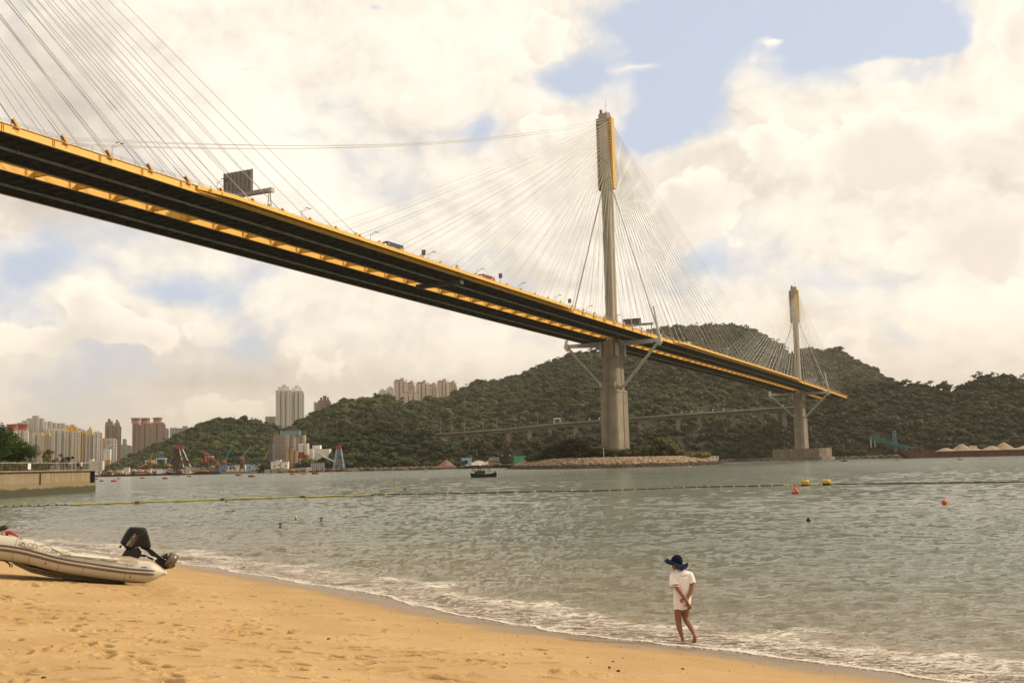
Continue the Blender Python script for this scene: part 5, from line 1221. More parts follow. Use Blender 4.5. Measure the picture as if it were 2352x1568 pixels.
def swimmer(vx, vy, label, hm, yaw=0.0, cap=None, s=1.0, face=skin):
    P = gnd(vx, vy); t = thing('person', (P.x, P.y, -.05 * s), label, 'person', 'swimmers in the bay', rz=yaw)
    V = [(0, 0, -.25), (0, 0, -.1), (0, -.01, .02), (0, -.02, .13), (-.16, 0, -.24), (.16, 0, -.24)]
    skin_mesh('body', [tuple(c * s for c in v) for v in V], [(0, 1), (1, 2), (2, 3), (0, 4), (0, 5)], [.13 * s, .09 * s, .07 * s, (.085 * s, .10 * s), .08 * s, .08 * s], face, t)
    m = MB(); m.ell((0, .015 * s, .155 * s), (.098 * s, .112 * s, .10 * s), z0=-.1); m.build('swim_cap' if cap else 'hair', hm, t)
    m = MB(); m.ell((0, -.115 * s, .10 * s), (.014, .03, .03)); m.build('nose', face, t)
    return t
ycap = mat('yellow_cap', (.55, .48, .05), .4)
swimmer(644, 1208, 'dark haired swimmer, nearest head in the water left of centre', hairm, .6, s=1.12)
swimmer(679, 1190, 'swimmer wearing a yellow cap', ycap, .3, True, s=1.0)
swimmer(738, 1194, 'dark haired swimmer to the right of the yellow cap', hairm, -.3, s=1.0)
def floating_swimmer(vx, vy, lab):
    P = gnd(vx, vy); t = thing('person', (P.x, P.y, -.12), lab, 'person', 'swimmers in the bay', rz=.2)
    V = [(-.55, 0, -.05), (-.2, 0, .03), (.1, 0, .05), (.28, 0, .05), (.42, 0, .06), (-1.0, .1, -.1), (.1, -.25, -.02), (.45, -.35, .02)]
    skin_mesh('body', V, [(5, 0), (0, 1), (1, 2), (2, 3), (3, 4), (2, 6), (6, 7)], [.10, .11, .12, .07, .10, .06, .05, .04], skin, t, root=1)
    m = MB(); m.ell((.46, 0, .10), (.11, .10, .09), z0=-.1); m.build('hair', hairm, t)
floating_swimmer(524, 1173, 'faint swimmer doing front crawl left of the dark heads')
swimmer(701, 1146, 'tiny swimmer head close behind the yellow boom', hairm, 0, s=.85)

def hand(t0, fwd, up, side, s=1.0, curl=.5, m=None, parent=None, name='hand', spread=.16):
    """palm with four unequal curled fingers and a thumb from its side; returned as skeleton chains"""
    fwd = Vector(fwd).normalized(); up = Vector(up).normalized(); sd = fwd.cross(up).normalized(); up = sd.cross(fwd).normalized(); t0 = Vector(t0); ch = []
    for k, (off, ln) in enumerate(((-.030, .070), (-.010, .080), (.011, .075), (.031, .060))):
        b_ = t0 + fwd * .085 * s + sd * off * s; d = (fwd + sd * off * spread * 10).normalized(); p1 = b_ + d * ln * .42 * s; d2 = (d * math.cos(curl) - up * math.sin(curl)).normalized(); p2 = p1 + d2 * ln * .33 * s; d3 = (d * math.cos(curl * 1.9) - up * math.sin(curl * 1.9)).normalized(); p3 = p2 + d3 * ln * .27 * s
        ch.append([t0 + fwd * .045 * s + sd * off * .8 * s, b_, p1, p2, p3])
    ts = side; b_ = t0 + fwd * .025 * s + sd * ts * .032 * s; p1 = b_ + (fwd * .6 + sd * ts * .8 - up * .2).normalized() * .035 * s; p2 = p1 + (fwd * .9 + sd * ts * .35 - up * .35).normalized() * .032 * s
    ch.append([b_, p1, p2])
    return ch
# ---- the walker: white shirt, navy hat, hands clasped behind the back, back to the camera
FP = gnd(1580, 1474); WLOC = Vector((FP.x, FP.y, 0)); SC = 1.0
pxm = (WLOC - CP).dot(fwv) / FPX        # metres per picture column at the walker
tw = thing('person', tuple(WLOC), 'barefoot walker in long white shirt and floppy navy hat in the shallows, hands behind back', 'person')
def zp(zx, zy, dy=0.0):
    """point of the figure: measured 2-D pose opened out in depth (dy away from the viewer)"""
    vx = (2600 + zx / 3.732) / 1.7415; vy = (2180 + zy / 3.732) / 1.7415
    q = at(vx, vy, WLOC.y + dy); return q - WLOC
J = {}
V = []; E = []; Rr = []
def jt(nm, p, r, par=None):
    V.append(p); Rr.append(r); J[nm] = len(V) - 1
    if par is not None: E.append((J[par], J[nm]))
jt('pelvis', zp(478, 885, .03), (.15, .12)); jt('waist', zp(478, 730, .02), (.135, .11), 'pelvis'); jt('chest', zp(470, 560, .0), (.155, .12), 'waist'); jt('neckb', zp(435, 425, .03), .085, 'chest'); jt('neck', zp(408, 375, .07), .06, 'neckb')
jt('headlow', zp(392, 330, .10), (.075, .085), 'neck'); jt('head', zp(385, 265, .10), (.092, .105), 'headlow'); jt('headtop', zp(388, 215, .09), (.07, .075), 'head')
jt('shl', zp(355, 455, .0), .075, 'neckb'); jt('eldl', zp(398, 610, -.13), .048, 'shl'); jt('fal', zp(440, 680, -.20), .046, 'eldl'); jt('wrl', zp(532, 805, -.23), .030, 'fal'); jt('pall', zp(556, 850, -.235), (.042, .024), 'wrl')
jt('shr', zp(585, 445, .02), .075, 'neckb'); jt('eldr', zp(638, 605, -.06), .046, 'shr'); jt('far', zp(618, 670, -.12), .045, 'eldr'); jt('wrr', zp(558, 790, -.19), .031, 'far'); jt('palr', zp(530, 815, -.215), (.040, .026), 'wrr')
jt('hipl', zp(420, 950, .03), .098, 'pelvis'); jt('kneel', zp(425, 1150, .05), .058, 'hipl'); jt('calfl', zp(435, 1215, .03), .062, 'kneel'); jt('ankl', zp(488, 1400, .03), .033, 'calfl'); jt('heell', zp(492, 1440, .01), .038, 'ankl'); jt('toel', zp(480, 1448, .17), .034, 'heell')
jt('hipr', zp(532, 945, .04), .096, 'pelvis'); jt('kneer', zp(525, 1095, .08), .058, 'hipr'); jt('calfr', zp(580, 1170, -.02), .060, 'kneer'); jt('ankr', zp(660, 1330, -.12), .034, 'calfr'); jt('heelr', zp(672, 1355, -.16), .040, 'ankr'); jt('ballr', zp(662, 1425, -.10), .042, 'heelr'); jt('toer', zp(655, 1440, -.03), .030, 'ballr')
for c, side in ((hand(zp(556, 850, -.235), zp(590, 930, -.22) - zp(550, 835, -.235), (0, -1, .1), 1, 1.0, .55), 'pall'), (hand(zp(540, 800, -.20), zp(490, 815, -.25) - zp(545, 800, -.20), (0, -.6, .8), -1, 1.0, .9), 'palr')):
    for ch in c:
        pr_ = None
        for i, p in enumerate(ch):
            V.append(p); Rr.append(.0125 if i < len(ch) - 1 else .0095); k = len(V) - 1
            E.append((J[side] if pr_ is None else pr_, k)); pr_ = k
body = skin_mesh('body', V, E, Rr, skin, tw, root=J['pelvis'])
# face details seen from behind the left cheek: nose, ear
m = MB(); m.ell(zp(338, 320, .14), (.018, .022, .026)); m.ell(zp(430, 335, .04), (.014, .026, .034)); m.build('ear_and_nose', skin, tw)
# shirt: rings from hem to shoulders, with folds, plus sleeves
SHm = mat('white_cotton', (.78, .70, .64), .85, var=.04, vscale=5)
m = MB(); rings = []; NS = 40
prof = [(942, 352, 588, .17), (900, 350, 600, .175), (820, 350, 612, .175), (730, 352, 610, .17), (640, 345, 610, .165), (560, 325, 612, .16), (500, 318, 620, .155), (455, 328, 612, .14), (420, 350, 590, .115), (398, 362, 560, .10), (378, 372, 520, .09), (366, 380, 480, .08)]
for i, (zy, xl, xr, dp) in enumerate(prof):
    a = zp(xl, zy, .03); b_ = zp(xr, zy + (xr - xl) * .01, .03); c_ = (a + b_) / 2; hw = (b_ - a).length / 2; row = []
    for k in range(NS):
        th_ = 2 * math.pi * k / NS; fold = 1 + (.035 * math.sin(th_ * 7 + i * .25) + .02 * math.sin(th_ * 13 + 1 + i * .1)) * (1 - i / 12)
        row.append((c_.x + math.cos(th_) * hw * (1 + (fold - 1) * .5), c_.y + math.sin(th_) * dp * fold, c_.z + (0.006 * math.sin(th_ * 5) if i == 0 else 0) + (.03 * math.sin(th_) if 0 < i > 7 else 0)))
    rings.append(row)
vs = [v for r_ in rings for v in r_]
m.add(vs, [(i * NS + k, i * NS + (k + 1) % NS, (i + 1) * NS + (k + 1) % NS, (i + 1) * NS + k) for i in range(len(rings) - 1) for k in range(NS)] + [tuple(range((len(rings) - 1) * NS, len(rings) * NS))], 0, True)
m.path([rings[-1][k] for k in range(NS)], .014, 6, closed=True)
m.ell(zp(462, 432, .02), (.205, .14, .085), 18, 8); m.ell(zp(425, 405, .03), (.10, .12, .07), 14, 8); m.ell(zp(398, 480, -.01), (.085, .115, .13), 14, 8)
sh = m.build('shirt', SHm, tw)
m = MB(); m.path([zp(392, 408, .02), zp(360, 445, .0), zp(354, 500, -.03), zp(362, 560, -.07), zp(372, 606, -.10)], [.05, .082, .088, .092, .094], 14, cap=False); m.path([zp(372, 600, -.10), zp(373, 612, -.102)], [.101, .101], 14, cap=False)
m.path([zp(545, 405, .02), zp(588, 440, .0), zp(610, 490, -.02), zp(622, 540, -.04), zp(632, 568, -.05)], [.045, .076, .076, .073, .071], 14, cap=False); m.build('sleeve', SHm, tw)
# hat: crown, band and a wide floppy brim dipping at the back
hatm = mat('navy_cloth', (.008, .013, .034), .95, var=.2, vscale=8, spec=.1); m = MB()
hc = zp(398, 235, .09); ux = (zp(500, 268, .09) - zp(300, 205, .09)).normalized(); tilt = math.atan2(ux.z, ux.x); Mt = Matrix.Rotation(-tilt, 3, 'Y')
m.ell(hc + Vector((0, 0, -.01)), (.118, .128, .14), 16, 8, Mx=Mt, z0=-.15); m.build('hat', hatm, tw)
m = MB(); rows_ = []; NB = 44
for i, q in enumerate((0, .3, .65, 1.0)):
    row = []
    for k in range(NB):
        th_ = 2 * math.pi * k / NB; cx2, sy = math.cos(th_), math.sin(th_)
        rx = .118 + q * (.105 + .02 * cx2 * 0); ry = .128 + q * .12
        zz = -.03 - q * q * (.018 + .055 * max(0, -sy)) + q * (.022 * math.sin(th_ * 3 + 1.2) + .012 * math.sin(th_ * 6)) + q * q * .05 * max(0, cx2) ** 6
        v = Mt @ Vector((rx * cx2, ry * sy, zz)); row.append(hc + v)
    rows_.append(row)
for zo in (0, -.008):
    vs = [v + Vector((0, 0, zo)) for r_ in rows_ for v in r_]; m.add(vs, [(i * NB + k, i * NB + (k + 1) % NB, (i + 1) * NB + (k + 1) % NB, (i + 1) * NB + k) for i in range(3) for k in range(NB)], 0, True)
m.path([v + Vector((0, 0, -.004)) for v in rows_[-1]], .008, 5, closed=True)
m.build('hat_brim', hatm, tw)
# dark swim trunks just under the hem
m = MB(); m.ell(zp(475, 905, .03), (.165, .13, .10), z1=.8); m.build('trunks', mat('dark_trunks', (.02, .02, .03), .8), tw)

# ================================================================ the inflatable boat on the sand
kp = sand_hit(285, 1338) - Vector((0, 0, .02)); RA = math.atan2(at(170, 1300, kp.y).x, kp.y); RUx = Vector((math.cos(RA), -math.sin(RA), 0)); RVy = Vector((math.sin(RA), math.cos(RA), 0))
def bq(zx, zy, dy=0.0):
    """boat point from its side profile (x along the hull, z up), dy away from the viewer"""
    r_ = ray(zx / 5.39, 1177.1 + zy / 5.39); q = CP + r_ * ((kp - CP).dot(RVy) / r_.dot(RVy)) - kp; return Vector((q.dot(RUx), dy, q.z))
rib = thing('inflatable_boat', tuple(kp), 'grey-white inflatable boat with dark rubbing stripes lying on the sand at the left', 'boat', rz=-RA)
pvc = mat('grey_white_rubber', (.50, .455, .355), .5, var=.07, vscale=3, spec=.4); pvcd = mat('stripe_grey', (.13, .105, .10), .5); hullm = mat('hull_grp', (.30, .25, .17), .45, var=.15, vscale=2)
cl = [(2025, 716), (1985, 713), (1830, 703), (1600, 686), (1350, 655), (1100, 617), (850, 578), (650, 535), (450, 480), (280, 440), (130, 415), (0, 402)]
rd = [.03, .065, .255, .265, .27, .27, .27, .27, .275, .28, .28, .28]
TW = .74    # half distance between the tubes
near = [bq(x, y, -TW) for x, y in cl]; bow = []
b0 = bq(0, 402); b1 = bq(-330, 372)
for k in range(1, 8):
    a = math.pi * k / 8; t_ = math.sin(a); bow.append(Vector((b0.x + (b1.x - b0.x) * t_ ** .8, -TW * math.cos(a), b0.z + (b1.z - b0.z) * t_ - .15 * k / 8)))
far_ = [Vector((p.x, TW, p.z - .15)) for p in reversed(near)]
pts = near + bow + far_; rads = rd + [.28] * 7 + rd[::-1]
def smooth_path(pts, rads, k=4):
    P = []; Q = []
    n = len(pts)
    for i in range(n - 1):
        p0, p1, p2, p3 = pts[max(i - 1, 0)], pts[i], pts[i + 1], pts[min(i + 2, n - 1)]
        for j in range(k):
            t = j / k; P.append(.5 * ((2 * p1) + (p2 - p0) * t + (2 * p0 - 5 * p1 + 4 * p2 - p3) * t * t + (-p0 + 3 * p1 - 3 * p2 + p3) * t ** 3)); Q.append(rads[i] + (rads[i + 1] - rads[i]) * t)
    return P + [pts[-1]], Q + [rads[-1]]
SP_, SR_ = smooth_path(pts, rads)
m = MB(); m.path(SP_, SR_, 28); m.build('buoyancy_tube', pvc, rib)
m = MB(); m.ell(near[0] + Vector((-.02, 0, 0)), (.05, .06, .06), 10, 6); m.ell(far_[-1] + Vector((-.02, 0, 0)), (.05, .06, .06), 10, 6); m.build('tube_end_cap', mat('cap_white', (.56, .52, .40), .5), rib)
# rub strake: two dark lines and a pale ridge along the outside of the tube
def on_tube(i, ang, lift=1.0):
    p = SP_[i]; t = (SP_[min(i + 1, len(SP_) - 1)] - SP_[max(i - 1, 0)]); t.z *= 1; t.normalize(); side = Vector((t.y, -t.x, 0)).normalized(); side = -side
    up = t.cross(side); up = up if up.z > 0 else -up
    return p + (side * math.cos(ang) + up.normalized() * math.sin(ang)) * SR_[i] * lift
tt = SP_[20] - SP_[19]; 
flip = 1 if on_tube(20, 0).y < SP_[20].y else -1
def tubept(i, ang, lift=1.0):
    p = SP_[i]; t = (SP_[min(i + 1, len(SP_) - 1)] - SP_[max(i - 1, 0)]).normalized(); side = Vector((t.y, -t.x, 0)).normalized()
    if i < 44 and side.y > 0: side = -side
    if i >= 44:
        c_ = Vector((near[5].x, 0, p.z)); 
        if side.dot(p - c_) < 0: side = -side
    up = t.cross(side).normalized(); up = up if up.z > 0 else -up
    return p + (side * math.cos(ang) + up * math.sin(ang)) * SR_[i] * lift
NI = len(SP_) - 5
for a0, rr, mm in ((R(13), .026, pvcd), (R(1), .030, mat('strake_buff', (.46, .36, .26), .5)), (R(-9), .022, pvcd)):
    m = MB(); m.path([tubept(i, a0, 1.005) for i in range(7, NI)], rr, 6); m.build('rubbing_strake', mm, rib)
for i in (13, 21, 26, 33, 38):      # glued seams
    m = MB(); m.path([tubept(i, R(a), 1.004) for a in range(-80, 100, 12)], .006, 4); m.build('seam', mat('seam_grey', (.30, .26, .19), .6), rib)
# hull
m = MB(); HN = [(1590, 800, 845), (1500, 790, 872), (1200, 770, 862), (850, 730, 826), (600, 690, 792), (380, 640, 738), (200, 575, 655), (60, 520, 560), (-100, 470, 490)]
vs = []; sec = [(-.62, 0), (-.50, .45), (-.28, .72), (0, 1), (.28, .72), (.50, .45), (.62, 0)]
for x, yt, yb in HN:
    f_ = 1 if x > 300 else max(.12, 1 - (300 - x) / 460)
    for w_, q in sec: p = bq(x, yt + (yb - yt) * q, w_ * f_); vs.append(p)
k = 7; m.add(vs, [(i * k + j, i * k + j + 1, (i + 1) * k + j + 1, (i + 1) * k + j) for i in range(len(HN) - 1) for j in range(6)] + [tuple(range(7))], 0, True)
for w_ in (-.42, .42): m.path([bq(x, yt + (yb - yt) * .62, w_ * (1 if x > 300 else max(.12, 1 - (300 - x) / 460)) * 1.04) for x, yt, yb in HN], .016, 5)
m.build('hull', hullm, rib)
m = MB(); m.add([bq(1640, 640, -.5), bq(1640, 640, .5), bq(1600, 830, .4), bq(1600, 830, -.4), bq(1610, 640, -.5), bq(1610, 640, .5), bq(1575, 830, .4), bq(1575, 830, -.4)], [(0, 1, 2, 3), (7, 6, 5, 4), (0, 4, 5, 1), (2, 6, 7, 3)]); m.build('transom', pvc, rib)
m = MB(); m.add([bq(1600, 760, -.5), bq(1600, 760, .5), bq(100, 520, .5), bq(100, 520, -.5)], [(0, 1, 2, 3)]); m.build('floor', mat('floor_grey', (.2, .18, .15), .8), rib)
m = MB(); m.tube(bq(800, 560, -.6), bq(800, 560, .6), .13, n=12); m.build('thwart', pvc, rib)
# life line and oar
ropem = mat('tan_rope', (.36, .26, .16), .9); m = MB()
lp = [(250, 330, 70), (255, 400, 30), (300, 425, 22), (400, 435, 22), (500, 405, 62), (560, 390, 78), (640, 450, 50), (770, 478, 40), (880, 470, 72), (950, 465, 80), (1000, 530, 40), (1100, 550, 34), (1190, 540, 52), (1290, 555, 40), (1390, 560, 45)]
def nearest(xz):
    x = bq(xz, 500).x; return min(range(0, 44), key=lambda i: abs(SP_[i].x - x))
m.path([tubept(nearest(x), R(a), 1.03) for x, y, a in lp], .010, 5); m.build('grab_line', ropem, rib)
for x in (255, 560, 930, 1340): m = MB(); m.box(tubept(nearest(x), R(72), 1.02), (.09, .05, .04)); m.build('grab_line_patch', pvc, rib)
m = MB(); pp = bq(150, 280, 0); m.path([bq(200, 278, -.70), bq(130, 265, -.45), bq(60, 262, -.1), bq(40, 262, .3)], .016, 6); m.build('bow_rope', mat('white_rope', (.62, .55, .40), .9), rib)
def O(x, y): return bq(x, y, -TW - .235)
oar = MB(); oar.tube(O(770, 482), O(880, 490), .030, n=10); m = thing('oar', tuple(kp), 'silver aluminium oar with a pale blade lashed along the top of the near tube', 'oar', rz=-RA)
oar.build('handle', mat('oar_grip', (.42, .38, .26), .6), m)
MB().tube(O(875, 489), O(1450, 545), .026, n=10).build('shaft', mat('aluminium', (.80, .79, .76), .35, metal=.2), m)
bl = MB(); bp_ = [(1440, 538), (1500, 536), (1640, 545), (1680, 556), (1688, 578), (1675, 597), (1640, 600), (1540, 585), (1470, 562)]
vs = [O(x, y) + Vector((0, -.012, 0)) for x, y in bp_] + [O(x, y) + Vector((0, .012, .004)) for x, y in bp_]; k = len(bp_)
bl.add(vs, [tuple(range(k)), tuple(range(2 * k - 1, k - 1, -1))] + [(i, i + k, (i + 1) % k + k, (i + 1) % k) for i in range(k)]); bl.build('blade', mat('blade_white', (.62, .58, .46), .5), m)
# registration letters, laid round the tube
def tube_text(txt, x0, x1, ang, size, mt, parent, slant=.0):
    vs, fs = text_verts(txt, 1.0, 3); xs = [v.x for v in vs]; w_ = max(xs) - min(xs); out = []; i0, i1 = bq(x0, 0).x, bq(x1, 0).x
    for v in vs:
        f = (v.x - min(xs)) / w_; xx = i0 + (i1 - i0) * f + v.y * size * slant
        j = min(range(0, 44), key=lambda i: abs(SP_[i].x - xx)); j2 = j + 1 if SP_[j].x > xx else j - 1; j2 = max(0, min(43, j2)); dn = SP_[j2].x - SP_[j].x; fr = 0 if abs(dn) < 1e-6 else (xx - SP_[j].x) / dn
        a_ = ang + v.y * size / .27; out.append(tubept(j, a_, 1.006).lerp(tubept(j2, a_, 1.006), fr))
    m = MB(); m.add(out, fs); return m.build('lettering', mt, parent)
ink = mat('dark_ink', (.05, .04, .04), .6)
tube_text('LCSD(TW)IB04', 315, 700, R(38), .165, ink, rib, .25)
m = MB(); 
for k, (dx, dz_, r_) in enumerate(((0, 0, .05),)):
    i = nearest(275); c = tubept(i, R(34), 1.01); vs = [c + Vector((math.cos(a) * .055, -.004, math.sin(a) * .055)) for a in np.linspace(0, 6.28, 16)[:-1]]; m.add(vs, [tuple(range(15))])
m.build('badge', mat('badge_red', (.36, .12, .07), .5), rib)
m = MB(); 
for a in (.6, -.5): q = tubept(nearest(275), R(34), 1.01) + Vector((0, -.009, 0)); d = Vector((math.cos(a), 0, math.sin(a))) * .055; u = Vector((-math.sin(a), 0, math.cos(a))) * .009; m.add([q - d - u, q + d - u, q + d + u, q - d + u], [(0, 1, 2, 3)])
m.build('badge_cross', whitem, rib)
i = nearest(1745); m = MB(); c = [tubept(nearest(x), R(a), 1.012) for x, a in ((1718, 20), (1770, 20), (1770, 33), (1718, 33))]; m.add(c, [(0, 1, 2, 3)]); lb = m.build('label_plate', mat('plate_pale', (.56, .54, .46), .4), rib)
m = MB(); 
for k in range(3): a0 = tubept(nearest(1730), R(26.5), 1.016); q = a0.lerp(tubept(nearest(1762), R(26.5), 1.016), k / 2 * .8 + .1); m.box(q, (.035, .006, .04), rz=.1)
m.build('label_print', mat('print_blue', (.05, .08, .2), .5), lb)
for x in (620, 1583): q = tubept(nearest(x), R(-26), 1.0); MB().box(q, (.015, .02, .08), Mx=Matrix.Rotation(.25, 3, 'Y')).build('drain_flap', ink, rib)
# towing strap and ring under the bow
m = MB(); m.path([bq(-60, 470, -.2), bq(30, 560, -.2), bq(140, 635, -.2)], .02, 5); m.path([bq(140 + 20 * math.cos(a), 645 + 15 * math.sin(a), -.2) for a in np.linspace(0, 6.2, 10)], .012, 5, closed=True); m.build('tow_strap', mat('olive_strap', (.10, .085, .03), .9), rib)
# ---- outboard motor, tilted up (its own thing, clamped on the transom)
MO = bq(1700, 600, 0); om = thing('outboard_motor', tuple(kp + RUx * MO.x + RVy * MO.y + Vector((0, 0, MO.z))), 'black outboard motor tilted up on the stern of the inflatable boat, propeller in the air', 'outboard motor', rz=-RA)
blk = mat('gloss_black', (.012, .011, .012), .5, spec=.25, var=.05); blk2 = mat('satin_black', (.010, .010, .010), .5); 
def mq(x, y, dy=0.0): return bq(x, y, dy) - MO
def loft_poly(polyA, wA, mm, name, parent, rings=((1.0, 0.0), (1.0, .72), (.93, .92), (.80, 1.0))):
    """solid whose side view is the polygon, rounded towards both flanks"""
    cx2 = sum(p[0] for p in polyA) / len(polyA); cy2 = sum(p[1] for p in polyA) / len(polyA); seq = [(s_, -w) for s_, w in reversed(rings)] + [(s_, w) for s_, w in rings[1:]]; k = len(polyA); m = MB(); vs = []
    for s_, w in seq:
        for x, y in polyA: vs.append(mq(cx2 + (x - cx2) * s_, cy2 + (y - cy2) * s_, w * wA))
    n_ = len(seq); m.add(vs, [(i * k + j, i * k + (j + 1) % k, (i + 1) * k + (j + 1) % k, (i + 1) * k + j) for i in range(n_ - 1) for j in range(k)] + [tuple(range(k))[::-1], tuple(range((n_ - 1) * k, n_ * k))], 0, False)
    return m.build(name, mm, parent)
def zc(p): return [(440 / 1.7415 * 0 + (440 + x / 7.4667) / 1.7415 * 5.39, (((2090 + y / 7.4667) / 1.7415) - 1177.1) * 5.39) for x, y in p]
cowl = loft_poly(zc([(305, 590), (430, 350), (540, 180), (610, 128), (760, 122), (900, 132), (1000, 150), (1070, 215), (1130, 340), (1190, 560), (1215, 690), (1175, 750), (1060, 735), (900, 700), (700, 740), (560, 760), (480, 780), (400, 690)]), .19, blk, 'cowling', om)
loft_poly(zc([(640, 140), (880, 150), (1010, 210), (1030, 300), (930, 430), (820, 300), (690, 240)]), .195, mat('cowl_grey', (.022, .019, .018), .5, spec=.3), 'cowl_panel', cowl, rings=((1.0, 0), (1.0, .93), (.9, 1.0)))
m = MB(); m.path([mq(*p) for p in zc([(990, 150), (1060, 180), (1085, 240), (1120, 350), (1170, 520), (1200, 650)])], .022, 6); m.build('cowl_latch', blk2, om)
loft_poly(zc([(900, 700), (1170, 740), (1300, 830), (1440, 950), (1520, 1010), (1560, 1080), (1480, 1120), (1330, 1010), (1240, 990), (1080, 830), (920, 760)]), .075, blk, 'midsection', om)
loft_poly(zc([(1060, 970), (1300, 1060), (1270, 1120), (1150, 1060), (1060, 1000)]), .07, blk2, 'swivel_bracket', om)
loft_poly(zc([(1330, 1130), (1500, 1010), (1600, 1090), (1780, 1130), (1960, 1270), (1880, 1335), (1620, 1390), (1500, 1290), (1370, 1190)]), .055, blk, 'gearcase', om)
loft_poly(zc([(1525, 990), (1690, 912), (1725, 910), (1700, 1000), (1600, 1090)]), .17, blk2, 'cavitation_plate', om, rings=((1, 0), (1, .9), (.9, 1.0)))
loft_poly(zc([(350, 985), (470, 800), (560, 770), (700, 760), (860, 740), (940, 860), (900, 980), (850, 1040), (720, 1030), (600, 990)]), .11, blk2, 'clamp_bracket', om, rings=((1, .55), (1, 1), (.92, 1.08)))
m = MB(); m.path([mq(*p) for p in zc([(650, 900), (720, 830), (800, 840), (860, 920), (850, 1010), (790, 1040)])], .035, 8); m.path([mq(*p, -.12) for p in zc([(860, 960), (960, 960), (1060, 980)])], .03, 8); m.build('tilt_lever', blk, om)
m = MB(); m.tube(mq(*zc([(350, 655)])[0]), mq(*zc([(320, 700)])[0]), .015, n=6); m.ell(mq(*zc([(310, 712)])[0]), (.035, .03, .03), 8, 6); m.build('pull_handle', blk2, om)
# ducted propeller: smoky tinted guard ring, hub and three blades
pc = mq(*zc([(1830, 1120)])[0]); ax = (mq(*zc([(1950, 1190)])[0]) - mq(*zc([(1700, 1050)])[0])).normalized(); sd_ = Vector((0, 1, 0)); upx = ax.cross(sd_).normalized()
ringm = mat('smoky_plastic', (.16, .11, .06), .25, spec=.6, var=.3, vscale=8); m = MB(); vs = []; NR = 28
RH = .185
for d_, rr in ((-.11, RH), (.0, RH * 1.03), (.11, RH), (.11, RH * .93), (0, RH * .95), (-.11, RH * .93)):
    for k in range(NR): a = 2 * math.pi * k / NR; vs.append(pc + ax * d_ + (sd_ * math.cos(a) + upx * math.sin(a)) * rr)
m.add(vs, [(i * NR + k, i * NR + (k + 1) % NR, ((i + 1) % 6) * NR + (k + 1) % NR, ((i + 1) % 6) * NR + k) for i in range(6) for k in range(NR)], 0, True); m.build('propeller_guard', ringm, om)
m = MB(); m.tube(pc - ax * .16, pc + ax * .10, .045, .03, 12); 
for k in range(3):
    a = 2 * math.pi * k / 3 + .4; d = sd_ * math.cos(a) + upx * math.sin(a); tdir = ax.cross(d); 
    m.add([pc + d * .03 - tdir * .03 - ax * .03, pc + d * .03 + tdir * .03 + ax * .03, pc + d * .14 + tdir * .07 + ax * .045, pc + d * .165 + ax * .0, pc + d * .13 - tdir * .06 - ax * .04], [(0, 1, 2, 3, 4)])
m.build('propeller', mat('prop_metal', (.10, .09, .08), .4, metal=.5), om)
# lettering on the cowling side
vs, fs = text_verts('MERCURY', 1.0, 2); xs = [v.x for v in vs]; w_ = max(xs) - min(xs); ys_ = [v.y for v in vs]
A, B = mq(*zc([(505, 660)])[0], -.199), mq(*zc([(760, 320)])[0], -.199); dr = (B - A); U_ = Vector((-dr.z, 0, dr.x)).normalized(); U_ = U_ if U_.z > 0 else -U_; hgt = .075
m = MB(); m.add([A + dr * ((v.x - min(xs)) / w_) + U_ * ((v.y - min(ys_)) / (max(ys_) - min(ys_)) - .5) * hgt for v in vs], fs); m.build('lettering', mat('silver_ink', (.55, .52, .42), .4), cowl)
m = MB(); 
for off, wd_, ln in ((-.062, .008, .95), (-.085, .014, 1.05)): q = A + U_ * off + Vector((0, -.002, 0)) + dr * .05; m.add([q - U_ * wd_, q + dr * ln - U_ * wd_ * .2, q + dr * ln + U_ * wd_ * .2, q + U_ * wd_], [(0, 1, 2, 3)])
m.build('stripe', mat('copper_stripe', (.22, .09, .04), .4), cowl)
# ---- red and black buoyancy vest lying over the bow, man behind it
m = MB(); vz = [(65, 245), (80, 225), (120, 208), (160, 222), (200, 250), (235, 285), (262, 320), (200, 310), (120, 300), (75, 275)]
vt = thing('life_vest', tuple(kp), 'red and black padded life vest lying over the bow tube of the inflatable boat', 'life vest', rz=-RA)
def padded(poly, w0, w1, mm, nm, sc_=1.0):
    cx2 = sum(p[0] for p in poly) / len(poly); cy2 = sum(p[1] for p in poly) / len(poly); k = len(poly); vs = []; seq = ((.75, 0), (.95, .15), (1, .5), (.95, .85), (.75, 1)); m = MB()
    for s_, f in seq: vs += [bq(cx2 + (x - cx2) * s_ * sc_, cy2 + (y - cy2) * s_ * sc_, w0 + (w1 - w0) * f) for x, y in poly]
    m.add(vs, [(i * k + j, i * k + (j + 1) % k, (i + 1) * k + (j + 1) % k, (i + 1) * k + j) for i in range(4) for j in range(k)] + [tuple(range(k))[::-1], tuple(range(4 * k, 5 * k))], 0, True); return m.build(nm, mm, vt)
padded(vz, -.35, -.05, mat('vest_red', (.34, .025, .02), .7, var=.2, vscale=10), 'red_panel'); padded([(95, 255), (120, 240), (150, 262), (215, 300), (150, 300), (110, 285)], -.40, -.20, mat('vest_black', (.02, .018, .02), .8), 'black_panel')
hx = bq(0, 0).x
mp_ = kp + RUx * bq(12, 0).x + RVy * .95; mp_.z = 0; mgz = sand_z(mp_.x, mp_.y); man = thing('person', (mp_.x, mp_.y, mgz), 'dark haired man bending behind the bow of the inflatable boat at the left edge', 'person')
hp = at(12 / 1.0, (2050 + 225 / 3.095) / 1.7415, mp_.y) - Vector((mp_.x, mp_.y, mgz))   # head centre
